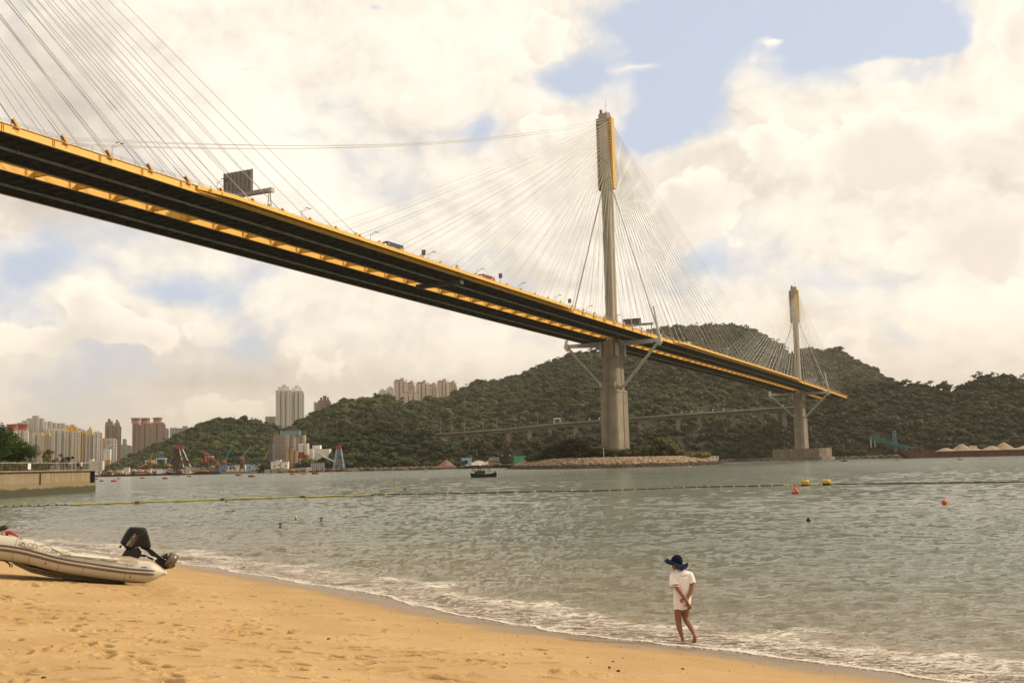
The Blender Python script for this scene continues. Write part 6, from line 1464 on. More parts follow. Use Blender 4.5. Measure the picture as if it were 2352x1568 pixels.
hh = hp.z; V = [(hp.x - .55, 0, .92), (hp.x - .42, 0, 1.10), (hp.x - .20, .0, hh - .30), (hp.x - .10, 0, hh - .20), (hp.x - .04, 0, hh - .10), (hp.x, 0, hh), (hp.x + .01, 0, hh + .07)]
Rr = [(.16, .13), (.14, .12), (.17, .13), .085, (.062, .07), (.082, .10), (.07, .085)]
E_2 = [(i, i + 1) for i in range(6)]
def ad(p, r_, par): V.append(p); Rr.append(r_); E_2.append((par, len(V) - 1)); return len(V) - 1
for sy in (-1, 1):
    s1 = ad((hp.x - .18, sy * .19, hh - .32), .07, 2); s2 = ad((hp.x - .08, sy * .26, hh - .58), .045, s1); s3 = ad((hp.x + .12, sy * .22, hh - .68), .035, s2); s4 = ad((hp.x + .2, sy * .2, hh - .70), .035, s3)
    for k in range(4): a_ = ad((hp.x + .26, sy * .2 + (k - 1.5) * .022, hh - .70), .012, s4); ad((hp.x + .29 + .006 * (k % 2), sy * .2 + (k - 1.5) * .022, hh - .73), .010, a_)
    ad((hp.x + .22, sy * .2 - sy * .05, hh - .72), .012, s4)
    l1 = ad((hp.x - .55, sy * .11, .80), .10, 0); l2 = ad((hp.x - .42, sy * .12, .46), .06, l1); l3 = ad((hp.x - .52, sy * .12, .08), .038, l2); ad((hp.x - .38, sy * .12, .03), .035, l3)
skin_mesh('body', V, E_2, Rr, skin2, man, root=1)
m = MB(); m.ell((hp.x - .035, 0, hh + .055), (.112, .098, .095), 16, 8, z0=-.35, Mx=Matrix.Rotation(R(-14), 3, 'Y')); m.build('hair', hairm, man)
m = MB(); m.ell((hp.x + .095, 0, hh - .03), (.026, .016, .024), 8, 6); m.build('nose', skin2, man); m = MB(); m.ell((hp.x - .02, -.092, hh - .015), (.02, .012, .034), 8, 6); m.ell((hp.x - .02, .092, hh - .015), (.02, .012, .034), 8, 6); m.build('ear', skin2, man)
m = MB(); m.ell((hp.x + .078, -.045, hh + .012), (.012, .012, .008), 8, 5); m.ell((hp.x + .078, .045, hh + .012), (.012, .012, .008), 8, 5); m.build('eye', ink, man)
m = MB(); m.ell((hp.x - .56, 0, .90), (.19, .18, .17)); m.build('shorts', mat('dark_trunks', (.02, .02, .03), .8), man)

# ================================================================ booms, floats and buoys
yel = mat('boom_yellow', (.50, .42, .05), .6, var=.25, vscale=1.5); brn = mat('boom_weed', (.10, .065, .03), .8, var=.4, vscale=1); orn = mat('buoy_orange', (.66, .13, .035), .5, var=.12, vscale=3); bygm = mat('buoy_yellow', (.58, .36, .015), .5, var=.12, vscale=2, streak=.3)
def boom(px, rad, m_, label, name='floating_boom', rope=None, wob=.03):
    pts = []; 
    for (a, b_), (c, d) in zip(px, px[1:]):
        for k in range(14): x = a + (c - a) * k / 14; y = b_ + (d - b_) * k / 14; P = gnd(x, y); pts.append(Vector((P.x, P.y + .3 * math.sin(P.x * .35), .06 + wob * rnd.uniform(-1, 1))))
    P = gnd(*px[-1]); pts.append(Vector((P.x, P.y, .05))); o0 = pts[0]
    t = thing(name, tuple(o0), label, 'boom'); m = MB(); m.path([p - o0 for p in pts], rad, 8); m.build('float_pipe', m_, t)
    return t, pts, o0
t, pts, o0 = boom([(155, 1160), (400, 1151), (650, 1143), (850, 1137)], .085, yel, 'bright yellow floating pipe boom across the bay at left, above the swimmers')
for k in (9, 20, 31): m = MB(); m.tube(pts[k] - o0 - Vector((.4, 0, 0)), pts[k] - o0 + Vector((.4, 0, 0)), .11, n=8); m.build('collar', brn, t)
t, pts, o0 = boom([(850, 1137), (1100, 1132), (1400, 1126), (1600, 1119), (1800, 1114.5)], .065, brn, 'weedy dark floating boom running from the yellow pipe to the yellow buoys')
for k in range(0, len(pts) - 1, 2): m = MB(); q = pts[k] - o0; m.tube(q - Vector((.12, 0, -.01)), q + Vector((.12, 0, .01)), .085, n=6); m.build('collar', yel, t)
t, pts, o0 = boom([(-20, 1165.5), (60, 1163), (155, 1160)], .05, brn, 'dark knobbly rope of small floats at the left end of the yellow boom', wob=.02)
for k in range(0, len(pts) - 1): m = MB(); m.ell(pts[k] - o0 + Vector((0, 0, .03)), (.16, .08, .07), 8, 5); m.build('float', yel if k % 3 else brn, t)
t, pts, o0 = boom([(1920, 1112), (2000, 1111.5), (2080, 1110), (2352, 1107), (2420, 1106)], .07, brn, 'dark floating boom running to the right edge beyond the yellow buoys')
for k in range(30, len(pts) - 1, 3): m = MB(); q = pts[k] - o0; m.tube(q - Vector((.3, 0, 0)), q + Vector((.3, 0, 0)), .085, n=6); m.build('collar', mat('boom_rust', (.30, .10, .04), .7), t)
# line of small float beads by the big buoys
fx = [1808, 1817, 1826, 1837, 1848, 1856, 1864, 1872, 1882]
for i, x in enumerate(fx):
    P = gnd(x, 1114.3 - .15 * i); o = MB().ell((0, 0, .05), (.17, .13, .12), 10, 6).tube((-.24, 0, .02), (.24, 0, .02), .03, n=5).build('line_float', orn if i in (2, 8) else yel); o.location = (P.x, P.y, 0); tag(o, 'small yellow bead float on the line by the big yellow buoys, %s from the left' % ordn[i] if i not in (2, 8) else ('orange bead float on the line, left of the left yellow buoy' if i == 2 else 'orange bead float on the line between the two yellow buoys'), 'float', 'bead floats')
def big_buoy(vx, vy, label, dark):
    P = gnd(vx, vy); t = thing('mooring_buoy', (P.x, P.y, 0), label, 'buoy', 'yellow mooring buoys'); t.scale = (.53, .53, .53)
    MB().lathe([(.95, -.3), (.95, .55), (.94, .8), (.86, 1.0), (.66, 1.15), (.3, 1.2)], n=24).build('drum', bygm, t)
    m = MB(); m.lathe([(.97, -.3), (.97, .32 if dark else .16), (.955, .36 if dark else .2)], n=24); m.build('waterline_band', mat('dark_band', (.02, .018, .015), .7), t)
    if not dark:
        m = MB(); 
        for k in range(14): a = k / 14 * 6.283; m.path([(.97 * math.cos(a), .97 * math.sin(a), 0), (.965 * math.cos(a), .965 * math.sin(a), .7), (.7 * math.cos(a), .7 * math.sin(a), 1.13)], .02, 4)
        m.build('net_cord', brn, t)
    m = MB(); m.path([(-.2, 0, 1.15), (-.18, 0, 1.4), (0, 0, 1.48), (.18, 0, 1.4), (.2, 0, 1.15)], .04, 6); m.tube((.1, .1, 1.15), (.22, .1, 1.6), .03, n=5); m.build('lifting_ring', mat('rust', (.16, .06, .025), .9, var=.3), t)
big_buoy(1849.5, 1114, 'large yellow drum buoy wrapped in cord, behind the bead floats', False); big_buoy(1899, 1112.5, 'large yellow drum buoy with dark waterline band, right one of the pair', True)
def ball(vx, vy, r_, label, n3=False):
    P = gnd(vx, vy); t = thing('buoy', (P.x, P.y, 0), label, 'buoy', 'orange ball buoys'); q = [(-.7 * r_ * 1.3, 0, .45 * r_), (.85 * r_, 0, .5 * r_), (.05 * r_, .1, 1.75 * r_)] if n3 else [(0, 0, .5 * r_)]
    for c in q: m = MB(); m.ell(c, (r_, r_, r_ * .96), 16, 10); m.build('ball', orn, t)
    m = MB(); c = q[-1]; m.tube((c[0], c[1], c[2] + r_ * .8), (c[0], c[1], c[2] + r_ * 1.3), r_ * .16, n=8)
    if not n3: m.path([(r_ * .5, 0, r_), (r_ * .8, 0, r_ * 1.8), (r_ * 1.25, 0, r_ * .9), (r_ * 1.1, 0, 0)], .018, 4)
    m.build('eye', orn, t)
ball(1827, 1131.5, .19, 'cluster of three orange ball buoys below the yellow buoys', True); ball(2169, 1156, .20, 'single orange ball buoy near the right edge')
ball(1551, 1113.5, .13, 'tiny reddish ball float on the water in front of the big pier')
P = gnd(1857, 1194); t = thing('buoy', (P.x, P.y, 0), 'small black round float alone on the water to the right', 'buoy'); MB().ell((0, 0, .02), (.125, .125, .11), 14, 8).build('ball', mat('float_black', (.012, .014, .016), .4), t); MB().tube((0, 0, .1), (.02, 0, .16), .02, n=6).build('eye', ink, t)
P = gnd(907, 1124.5); t = thing('marker_buoy', (P.x, P.y, 0), 'slim yellow spar buoy with thin pole, behind the boom left of centre', 'buoy'); MB().tube((-.03, 0, -.2), (.04, 0, .72), .14, n=10).build('spar', yel, t); MB().tube((0, 0, .7), (-.15, 0, 1.9), .02, n=5).build('pole', brn, t)
o = MB().ell((0, 0, .05), (.3, .07, .07), 8, 5).tube((.2, 0, .03), (.36, 0, .22), .03, n=5).build('driftwood', brn); P = gnd(930, 1124); o.location = (P.x, P.y, 0); tag(o, 'small dark piece of driftwood right of the slim yellow spar buoy', 'driftwood')
for vx, vy, lab in ((520, 1154.5, 'small dark bird standing on the yellow boom'), (1618, 1119, 'tiny dark bird on the weedy boom')):
    P = gnd(vx, vy + 2); t = thing('bird', (P.x, P.y, .14), lab, 'bird'); s_ = .8
    skin_mesh('body', [(-.16 * s_, 0, .16 * s_), (0, 0, .18 * s_), (.07 * s_, 0, .25 * s_), (.10 * s_, 0, .32 * s_), (.17 * s_, 0, .31 * s_)], [(0, 1), (1, 2), (2, 3), (3, 4)], [.02, .07, .045, .04, .012], ink, t, root=1)
    MB().tube((0, -.02, 0), (0, -.02, .14), .012, n=4).build('leg', ink, t); MB().tube((0, .02, 0), (0, .02, .14), .012, n=4).build('leg', ink, t)
# mooring drums in front of the shipyards
dr_ = mat('drum_rust', (.18, .055, .03), .8, var=.3, vscale=1); drr = mat('drum_red', (.42, .05, .03), .6); dro = mat('drum_orange', (.40, .19, .05), .7)
for vx, vy, rr, c_, lab in ((222, 1101, 1.35, dr_, 'rusty mooring drum just off the end of the sea wall, upper one'), (233, 1105, 1.45, dr_, 'brown boat-shaped mooring drum off the sea wall, lower one'), (262, 1105.5, 2.1, drr, 'large bright red mooring drum with a ring, right of the sea wall'), (273, 1099.5, 1.6, dr_, 'small red-brown drum behind the bright red one'),
                     (327, 1098.5, 1.9, dr_, 'dark rusty drum, fourth step out from the sea wall'), (379, 1099.5, 2.2, dr_, 'wide dark rusty drum right of centre of the drum row'), (436, 1094.5, 2.4, drr, 'red-brown drum in front of the yellow deck boat'), (548, 1092, 3.0, dr_, 'black rusty drum in front of the pale sand barge, left'), (578, 1095, 2.8, dr_, 'flat dark drum in front of the sand barge, right'),
                     (673, 1089.5, 3.4, dro, 'ochre topped drum below the silos, left of three'), (700, 1088.5, 3.4, dro, 'ochre topped drum below the silos, middle of three'), (724, 1088.5, 3.4, dr_, 'black drum below the white ship, right of three')):
    P = gnd(vx, vy); t = thing('mooring_drum', (P.x, P.y, 0), lab, 'mooring buoy', 'mooring drums off the shipyard'); rr *= .6; MB().lathe([(rr * .86, -.3), (rr, .15), (rr * .96, rr * .42), (rr * .9, rr * .46)], n=14).build('drum', c_, t)
    m = MB(); m.path([(-.3, 0, rr * .44), (-.25, 0, rr * .7), (.25, 0, rr * .7), (.3, 0, rr * .44)], .07, 5); m.build('ring', dr_, t)

# ================================================================ working boats and the shipyard shore
dkh = mat('hull_black', (.018, .016, .015), .6, var=.2, vscale=.6); rusth = mat('hull_rust', (.12, .05, .032), .8, var=.35, vscale=.35); bluep = mat('pale_blue_paint', (.27, .44, .52), .6, var=.12, vscale=.4); redp = mat('red_paint', (.36, .055, .03), .6, var=.2, vscale=.4); orp = mat('orange_paint', (.50, .17, .04), .6, var=.2); tealp = mat('teal_crane', (.03, .14, .135), .6, var=.2, vscale=.3); grn = mat('green_sheet', (.07, .34, .19), .6, var=.1, vscale=.3); lgrn = mat('light_green_sheet', (.26, .48, .28), .6, var=.1); heapm = mat('sand_heap', (.37, .27, .18), .95, var=.2, vscale=.3, bump=.5, bscale=1.5); brownm = mat('brown_gear', (.14, .06, .035), .8, var=.3, vscale=.5)
def hull(L_, W_, H_, bowr=.22, sheer=.25, m_=None, z0=-.5, flare=1.0, parent=None, name='hull'):
    """boat hull pointing to -x; L long, W wide, freeboard H"""
    xs = [-.5, -.47, -.42, -.34, -.2, 0, .25, .45, .5]; wd_ = [0.02, .35, .62, .85, .97, 1, 1, .93, .88]; vs = []
    for x, w_ in zip(xs, wd_):
        sh = H_ * (1 + sheer * (abs(x * 2) ** 2.2)); lean = L_ * .06 * max(0, -x * 2) ** 2
        for s_ in (-1, 1): vs += [(x * L_ + lean * flare, s_ * W_ / 2 * w_ * .72, z0), (x * L_, s_ * W_ / 2 * w_, sh)]
        vs += [(x * L_, 0, sh * .86)]
    m = MB(); k = 5; fs = []
    for i in range(len(xs) - 1):
        a, b_ = i * k, (i + 1) * k; fs += [(a, b_, b_ + 1, a + 1), (a + 2, a + 3, b_ + 3, b_ + 2), (a + 1, b_ + 1, b_ + 4, a + 4), (a + 4, b_ + 4, b_ + 3, a + 3)]
    e_ = (len(xs) - 1) * k; fs += [(e_, e_ + 2, e_ + 3, e_ + 4, e_ + 1), (0, 1, 4, 3, 2)]
    m.add(vs, fs, 0); return m.build(name, m_ or dkh, parent)
# small dark fishing boat in mid channel
P = gnd(1110, 1095); sb = thing('fishing_boat', (P.x, P.y, 0), 'small dark fishing boat with green cabin crossing in front of the island, bow left', 'boat', rz=.05)
hull(7.0, 2.3, .72, sheer=.6, m_=dkh, parent=sb)
m = MB(); m.path([(x * 7, -1.15 * w_, .72 * (1 + .6 * abs(2 * x) ** 2.2)) for x, w_ in ((-.5, .02), (-.42, .62), (-.2, .97), (0, 1), (.25, 1), (.5, .9))], .07, 6); m.build('rubbing_band', brownm, sb)
m = MB(); m.box((-.9, 0, 1.2), (2.8, 1.7, .95)); m.build('cabin', mat('boat_green', (.02, .06, .03), .6), sb)
m = MB(); m.box((-.5, 0, 2.55), (4.9, 2.0, .10)); m.build('roof', mat('boat_roof', (.05, .07, .04), .6), sb)
for x in (-2.6, -1.2, .2, 1.6): MB().box((x, -.85, 2.1), (.08, .08, .9)).build('roof_post', brownm, sb); MB().box((x, .85, 2.1), (.08, .08, .9)).build('roof_post', brownm, sb)
m = MB(); m.add([(1.0, -.8, 2.3), (2.5, -.8, 1.5), (2.5, .8, 1.5), (1.0, .8, 2.3)], [(0, 1, 2, 3)]); m.add([(1.0, -.8, 2.3), (2.5, -.8, 1.5), (1.0, -.8, 1.1)], [(0, 1, 2)]); m.build('awning', mat('awning_cream', (.50, .44, .30), .8), sb)
for x, z in ((3.1, 1.15), (3.25, .75), (-2.7, 1.9)): m = MB(); m.path([(x + .28 * math.cos(a), -1.2 if x > 0 else -1.0, z + .28 * math.sin(a)) for a in np.linspace(0, 5.9, 12)], .1, 6, closed=True); m.build('tyre_fender', tyre if x > 0 else orp, sb)
MB().tube((.1, 0, 2.6), (.1, 0, 3.4), .05, n=5).build('mast', brownm, sb); MB().ell((-1.2, -.7, 1.9), (.22, .15, .35)).build('bundle', redp, sb); m = MB(); m.tube((1.3, 0, 1), (2.2, -.1, 3.2), .03, n=4); m.build('rod', brownm, sb)
def skipper(P, rz, label):
    t = thing('person', P, label, 'person', rz=rz); skin_mesh('body', [(0, 0, 0), (0, 0, .45), (0, 0, .85), (.02, 0, 1.35), (.03, 0, 1.5), (.04, 0, 1.66), (0, -.2, 1.3), (.2, -.22, 1.05), (0, .2, 1.3), (.2, .22, 1.05), (0, .1, .4), (0, .1, 0)], [(0, 1), (1, 2), (2, 3), (3, 4), (4, 5), (3, 6), (6, 7), (3, 8), (8, 9), (2, 10), (10, 11)], [.05, .07, .13, .14, .05, .09, .06, .04, .06, .04, .07, .05], mat('dark_clothes', (.03, .03, .035), .8), t, root=2); m = MB(); m.ell((.05, 0, 1.68), (.1, .09, .12), 10, 6); m.build('head', skin, t); return t
skipper((P.x - .6, P.y - .2, .75), 3.1, 'dark dressed figure standing in the cabin of the small fishing boat')
# distant boats on the right
def sampan(vx, vy, L_, label, mm, cab=None, who=None, Yf=None):
    P = gnd(vx, vy); 
    if Yf: P = Vector((at(vx, vy, Yf).x, Yf, 0))
    t = thing('small_boat', (P.x, P.y, 0), label, 'boat', rz=.1); hull(L_, L_ * .3, L_ * .10, sheer=.7, m_=mm, parent=t, z0=-.2)
    if cab: m = MB(); m.box((L_ * .05, 0, L_ * .2), (L_ * .4, L_ * .22, L_ * .2)); m.build('cabin', cab, t); m = MB(); m.box((L_ * .05, 0, L_ * .36), (L_ * .6, L_ * .26, .15)); m.build('roof', whitem, t); [MB().tube((L_ * q, -L_ * .1, L_ * .1), (L_ * q, -L_ * .1, L_ * .36), .06, n=4).build('roof_post', whitem, t) for q in (-.2, .3)]
    if who: m = MB(); m.lathe([(.2, .2), (.24, .65), (.1, .8)], (0, 0, 0), 8); m.ell((0, 0, .92), (.12, .12, .15), 8, 6); m.build('rower', mat('dark_clothes', (.03, .03, .035), .8), t)
    return t
sampan(1938, 1056.5, 4.2, 'small blue and white motor boat in front of the farther tower', mat('blue_hull', (.05, .09, .16), .5), mat('blue_cab', (.06, .08, .12), .4), Yf=640)
sampan(2060, 1056.5, 2.4, 'tiny red rowing boat at the bow of the long sand barge', redp, who=True, Yf=560); sampan(2205, 1058.5, 3.0, 'small dinghy with a figure, in front of the long sand barge', mat('dinghy_cream', (.3, .24, .16), .6), who=True, Yf=520)
sampan(1584, 1072, 2.0, 'little orange boat with a blue bundle off the right end of the island', orp, bluep, Yf=420)
# long rusty barge with heaps at the right
YB2 = 860; bx0 = at(2062, 1055, YB2).x; bx1 = at(2470, 1050, YB2).x; LB = bx1 - bx0
bg_ = thing('sand_barge', ((bx0 + bx1) / 2, YB2, 0), 'long rusty brown barge heaped with pale sand at the right edge under the wooded slope', 'barge', rz=-.03)
m = MB(); m.extr([(-LB / 2, 5.2), (-LB / 2 + 1, 4.4), (-LB / 2 + 9, -.6), (LB / 2, -.6), (LB / 2, 4.2), (-LB / 2 + 22, 4.2), (-LB / 2 + 20, 5.4)], -9, 9); m.build('hull', rusth, bg_); bg_.scale = (1, 1, 1.12)
m = MB(); m.box((12, -9.1, 3.7), (LB - 32, .4, 1.3)); m.box((12, 9.1, 4.0), (LB - 32, .3, 1.5)); 
for k in range(20): m.box((-LB / 2 + 26 + k * 5.6, -9.35, 3.4), (.3, .3, 1.8))
m.build('coaming', mat('coaming_dark', (.06, .035, .028), .8), bg_)
def heap(xc, w_, h_, seed, dep=7.0, z=4.2, mm=None, parent=bg_, yc=0.0, name='sand_heap'):
    m = MB(); N_ = 22; vs = []
    for i in range(9):
        f = i / 8
        for k in range(N_):
            a = 2 * math.pi * k / N_; q = (1 - f) * (1 + .10 * mnoise.noise(Vector((math.cos(a) * 2, math.sin(a) * 2, seed + f)))); vs.append((xc + math.cos(a) * w_ / 2 * q, yc + math.sin(a) * dep * q, z + h_ * f ** 1.05 * (1 + .05 * math.sin(k * 2.3 + seed)) - (.12 * h_ if i == 8 else 0)))
    m.add(vs, [(i * N_ + k, i * N_ + (k + 1) % N_, (i + 1) * N_ + (k + 1) % N_, (i + 1) * N_ + k) for i in range(8) for k in range(N_)] + [tuple(range(8 * N_, 9 * N_))], 0, True); return m.build(name, mm or heapm, parent)
def bxx(vx): return at(vx, 1050, YB2).x - (bx0 + bx1) / 2
for (a, b_, h_) in ((2150, 2200, 2.6), (2182, 2240, 5.2), (2215, 2258, 2.6), (2250, 2310, 3.4), (2278, 2335, 5.6), (2318, 2400, 3.0), (2390, 2470, 4.2)): heap((bxx(a) + bxx(b_)) / 2, bxx(b_) - bxx(a), h_, a)
heap((bxx(2090) + bxx(2108)) / 2, 6, 3.0, 9, 4, mm=mat('grey_gravel', (.2, .17, .14), .95, var=.3)); MB().box((bxx(2237), 0, 6), (5, 3, 3.2)).build('deck_box', creamm, bg_)
m = MB(); m.truss((bxx(2088), 0, 6.5), (bxx(2003), 0, 15.5), 2.4, 1.8, 14, .22); m.box(((bxx(2088) + bxx(2003)) / 2, 0, 11.4), (bxx(2088) - bxx(2003), 2.0, 2.0), Mx=Matrix.Rotation(math.atan2(9, bxx(2088) - bxx(2003)), 3, 'Y')); m.build('conveyor_boom', tealp, bg_)
m = MB(); m.box((bxx(2002) + 1, 0, 11.6), (.5, 1.8, 7.2)); m.box((bxx(2002) + 4, 0, 11.6), (.4, 1.8, 6.6)); m.build('discharge_chute', mat('chute_grey', (.36, .36, .30), .7), bg_)
m = MB(); m.truss((bxx(2061), 0, 4.8), (bxx(2059), 0, 19.5), 1.8, 1.8, 7, .2); m.build('mast', mat('steel_blue', (.10, .20, .26), .6), bg_)
m = MB(); m.box((bxx(2092), 0, 6.6), (9, 5, 3.2)); m.box((bxx(2084), 1, 8), (4, 4, 2)); m.build('machinery_house', tealp, bg_)
for k in range(6): m = MB(); m.box((bxx(2088 + k * 6), -4 + k, 5.6), (2 + k % 3, 2, 2.2 + (k % 2))); m.build('deck_gear', brownm if k % 2 else dkh, bg_)
# white site cabins behind the right tip of the island
cb_ = thing('site_cabin', (at(1632, 1055, 700).x, 700, 0), 'row of white portable cabins with windows behind the right tip of the island', 'cabin'); cb_.scale = (.55, .8, .9)
for k in range(4): MB().box((-7 + k * 4.6, 0, 4.2), (4.4, 4, 2.6)).build('cabin_unit', whitem, cb_); m = MB(); m.box((-7 + k * 4.6, -2.05, 4.5), (1.2, .1, 1.0)); m.build('window', glass, cb_)
MB().box((0, 0, 1.2), (22, 7, 3.4)).build('pontoon', dkh, cb_)
# ---- yard between the middle point and the island
YY = 890
q = lambda vx, Y_=YY: at(vx, 1060, Y_).x
g = np.random.default_rng(41); 
def place(vx, Y_, name, label, cat, rz=0, group=None, z=0, k=1.0):
    t = thing(name, (q(vx, Y_), Y_, z), label, cat, group, rz); t.scale = (k, k, k); return t
yd = MB(); a, b_ = q(1000), q(1230); yd.box(((a + b_) / 2, 905, .8), (b_ - a, 40, 2.6)); tag(yd.build('quay', mat('quay_mud', (.15, .11, .07), .95, var=.3, vscale=.1)), kind='structure')
def cone(xv, Y_, w_, h_, mm, label, z=2.0):
    t = place(xv, Y_, 'gravel_heap', label, 'heap'); heap(0, w_ * .58, h_ * .62, xv, w_ * .3, z, mm, t, name='heap'); return t
cone(1025, 900, 26, 9.5, mat('brown_gravel', (.22, .13, .09), .95, var=.2), 'pointed brown gravel heap on the quay left of the pale blue loader'); cone(1100, 905, 46, 7.5, mat('pale_gravel', (.44, .38, .29), .95, var=.2, vscale=.3), 'wide pale rubble heap on the quay behind the fishing boat'); cone(1128, 900, 34, 9.0, mat('pale_gravel', (.44, .38, .29), .95), 'pale rubble heap behind the tan screen')
t = place(1019, 885, 'quay_wall', 'long low wall faced with orange and cream panels along the yard edge', 'wall', k=.6); MB().box((0, 0, 3.4), (32, 1.2, 1.2)).build('panel', mat('orange_net', (.52, .24, .13), .8, var=.4, vscale=.3), t); MB().box((0, .2, 2.4), (32, 1, .9)).build('kerb', creamm, t)
t = place(1074, 870, 'loader_vessel', 'black work barge with a pale blue arched loader housing', 'barge', k=.55)
hull(30, 9, 4.0, m_=dkh, parent=t, sheer=.15); m = MB(); m.extr([(-9, 11), (-8, 15.5), (5.5, 15.3), (5.5, 3.8), (.5, 4.4), (.5, 11.4), (-2, 11.8)], -3, 3); m.build('housing', bluep, t); m = MB(); m.truss((-7, 0, 4), (-6, 0, 11.5), 3, 3, 4, .3); m.build('support_leg', brownm, t); MB().box((-8, -4.6, 2.8), (6, .3, 1.4)).build('orange_panel', orp, t)
t = place(1132, 872, 'loading_frame', 'tan sheeted screen on a red and brown barge deck', 'barge', k=.55); hull(46, 9, 2.8, m_=rusth, parent=t, sheer=.05); MB().box((2, 0, 9.6), (15, 4, 11)).build('screen', mat('tan_sheet', (.38, .31, .20), .8, var=.2, vscale=.3), t); m = MB(); m.tube((-7, 0, 3), (-5, 0, 12), .4, n=5); m.tube((-5, 0, 3), (-5, 0, 15.5), .4, n=5); m.build('trestle', dkh, t)
for k in range(7): MB().box((-20 + k * 5.5, -2, 3.8), (3.5, 3, 1.6 + (k % 3) * .5)).build('deck_box', redp if k % 3 == 0 else brownm, t)
def aframe(vx, Y_, H_, wb, wt, mleg, mtop, label, sect=.28, topf=.17, nm='derrick_barge', hull_c=dkh, LH=30, bays=8, face2=True, sticks=None):
    t = place(vx, Y_, nm, label, 'crane barge'); hull(LH, 10, 2.2, m_=hull_c, parent=t, sheer=.08); m = MB(); zt = H_ * (1 - topf); wz_ = wb + (wt - wb) * (1 - topf)
    def P_(sx, sy, z): f = z / H_; w_ = wb + (wt - wb) * f; return (sx * w_ / 2, sy * w_ * .4, 2 + z)
    for sx in (-1, 1):
        for sy in (-1, 1): m.tube(P_(sx, sy, 0), P_(sx, sy, zt), sect, n=5)
    for k in range(bays):
        z0_, z1_ = zt * k / bays, zt * (k + 1) / bays
        for sy in (-1, 1): m.tube(P_(-1, sy, z0_), P_(1, sy, z1_), sect * .5, n=4); m.tube(P_(-1, sy, z1_), P_(1, sy, z1_), sect * .55, n=4)
        for sx in (-1, 1): m.tube(P_(sx, -1, z1_), P_(sx, 1, z1_), sect * .5, n=4); m.tube(P_(sx, -1 if k % 2 else 1, z0_), P_(sx, 1 if k % 2 else -1, z1_), sect * .5, n=4)
    m.build('lattice_tower', mleg, t); m = MB()
    for sx in (-1, 0, 1):
        for sy in (-1, 1): m.tube(P_(sx, sy, zt), P_(sx, sy, H_), sect * 1.25, n=6)
    m.box((0, 0, 2 + H_), (wt * 1.05, wt * .9, .7)); m.box((0, 0, 2 + zt), (wz_ * 1.0, wz_ * .8, .6)); m.build('tower_head', mtop, t); return t
t = aframe(1163, 868, 19, 9.5, 3.2, mat('black_lattice', (.02, .017, .015), .7), mat('dark_red_head', (.16, .03, .02), .7), 'black lattice derrick with dark red head beside the green sheds', sect=.36, bays=6, LH=18)
for k in range(3): MB().box((0, 0, 4 + k * 3), (5.6 - k * .9, 3, 2.3)).build('winch_house', mat('black_lattice', (.02, .017, .015), .7), t)
m = MB(); m.tube((-16, 0, 6), (-2, 0, 4), .4, n=6); m.build('loading_chute', dkh, t)
for k, xx in enumerate((-2.8, 2.8)): MB().ell((xx, -3.6, 9.5), (.45, .3, .45), 8, 6).build('floodlight', mat('flood_white', (.8, .75, .62), .3), t)
t = place(1194, 886, 'shed', 'tall bright green sheeted shed on stilts with pale green strip, by the island', 'shed', k=.46); MB().box((-2, 0, 13), (17, 9, 12)).build('wall', grn, t); MB().box((9.3, -.5, 12.5), (5, 9.2, 13)).build('pale_bay', lgrn, t); MB().box((14, .5, 12.6), (4, 8, 13)).build('side_bay', grn, t); MB().box((18.4, -.2, 13.4), (4.4, 8, 12)).build('end_bay', lgrn, t); MB().box((-2, 0, 19.4), (17.6, 9.6, .5)).build('roof', grn, t)
for x in (-9, -3, 3, 9, 18): MB().box((x, -3, 4.5), (.8, .8, 6)).build('stilt', brownm, t)
t = place(1192, 872, 'stone_truck', 'pale grey tanks and railings below the green shed', 'tank', k=.5); [MB().box((-8 + k * 5.6, 0, 4.4), (5, 3, 3.4)).build('tank', plain('tank_grey', (.5, .47, .42)), t) for k in range(3)]
t = place(1218, 870, 'digger', 'small orange digger on the rocks beside the green shed', 'digger', k=.6); MB().box((0, 0, 6.2), (4.2, 2.6, 2.2)).build('cab', orp, t); MB().box((0, 0, 4.6), (4.6, 3, 1)).build('track', dkh, t); m = MB(); m.path([(1.5, 0, 6.5), (5, 0, 9), (8, 0, 6.5)], .35, 6); m.build('arm', orp, t)
t = place(950, 880, 'shore_fence', 'low dark shoreline strip with small fence posts', 'fence'); [MB().box((-30 + k * 5, 0, 2.2), (.3, .3, 2.4)).build('post', brownm, t) for k in range(13)]
# ---- cement works
YC = 930
cw = place(654, YC + 12, 'cement_silo', 'huge grey-brown twin cement silo wrapped in netting, with a blue-green penthouse', 'silo')
s_ = YC / FPX
netm = mat('netted_concrete', (.30, .235, .185), .95, var=.12, vscale=.1, streak=.3); H0 = wz(655, 998, YC)
m = MB(); m.lathe([(7.2, 0), (7.2, H0)], (-2, 0, 0), 28); m.build('silo_drum', netm, cw); m = MB(); m.lathe([(6.0, 0), (6.0, H0 - .4)], (4.6, 3, 0), 24); m.build('silo_drum', netm, cw)
for k in range(9): m = MB(); m.path([(-2 + 7.3 * math.cos(a), 7.3 * math.sin(a), 2 + k * H0 / 9) for a in np.linspace(0, 6.1, 22)], .10, 4, closed=True); m.build('scaffold_ring', mat('scaffold', (.42, .36, .30), .8), cw)
m = MB(); [m.box((-2 + 7.35 * math.cos(a), 7.35 * math.sin(a), H0 / 2), (.12, .12, H0)) for a in np.linspace(3.3, 6.1, 12)]; m.box((-4, -7.3, H0 / 2), (.5, .3, H0)); m.build('scaffold', mat('scaffold', (.42, .36, .30), .8), cw)
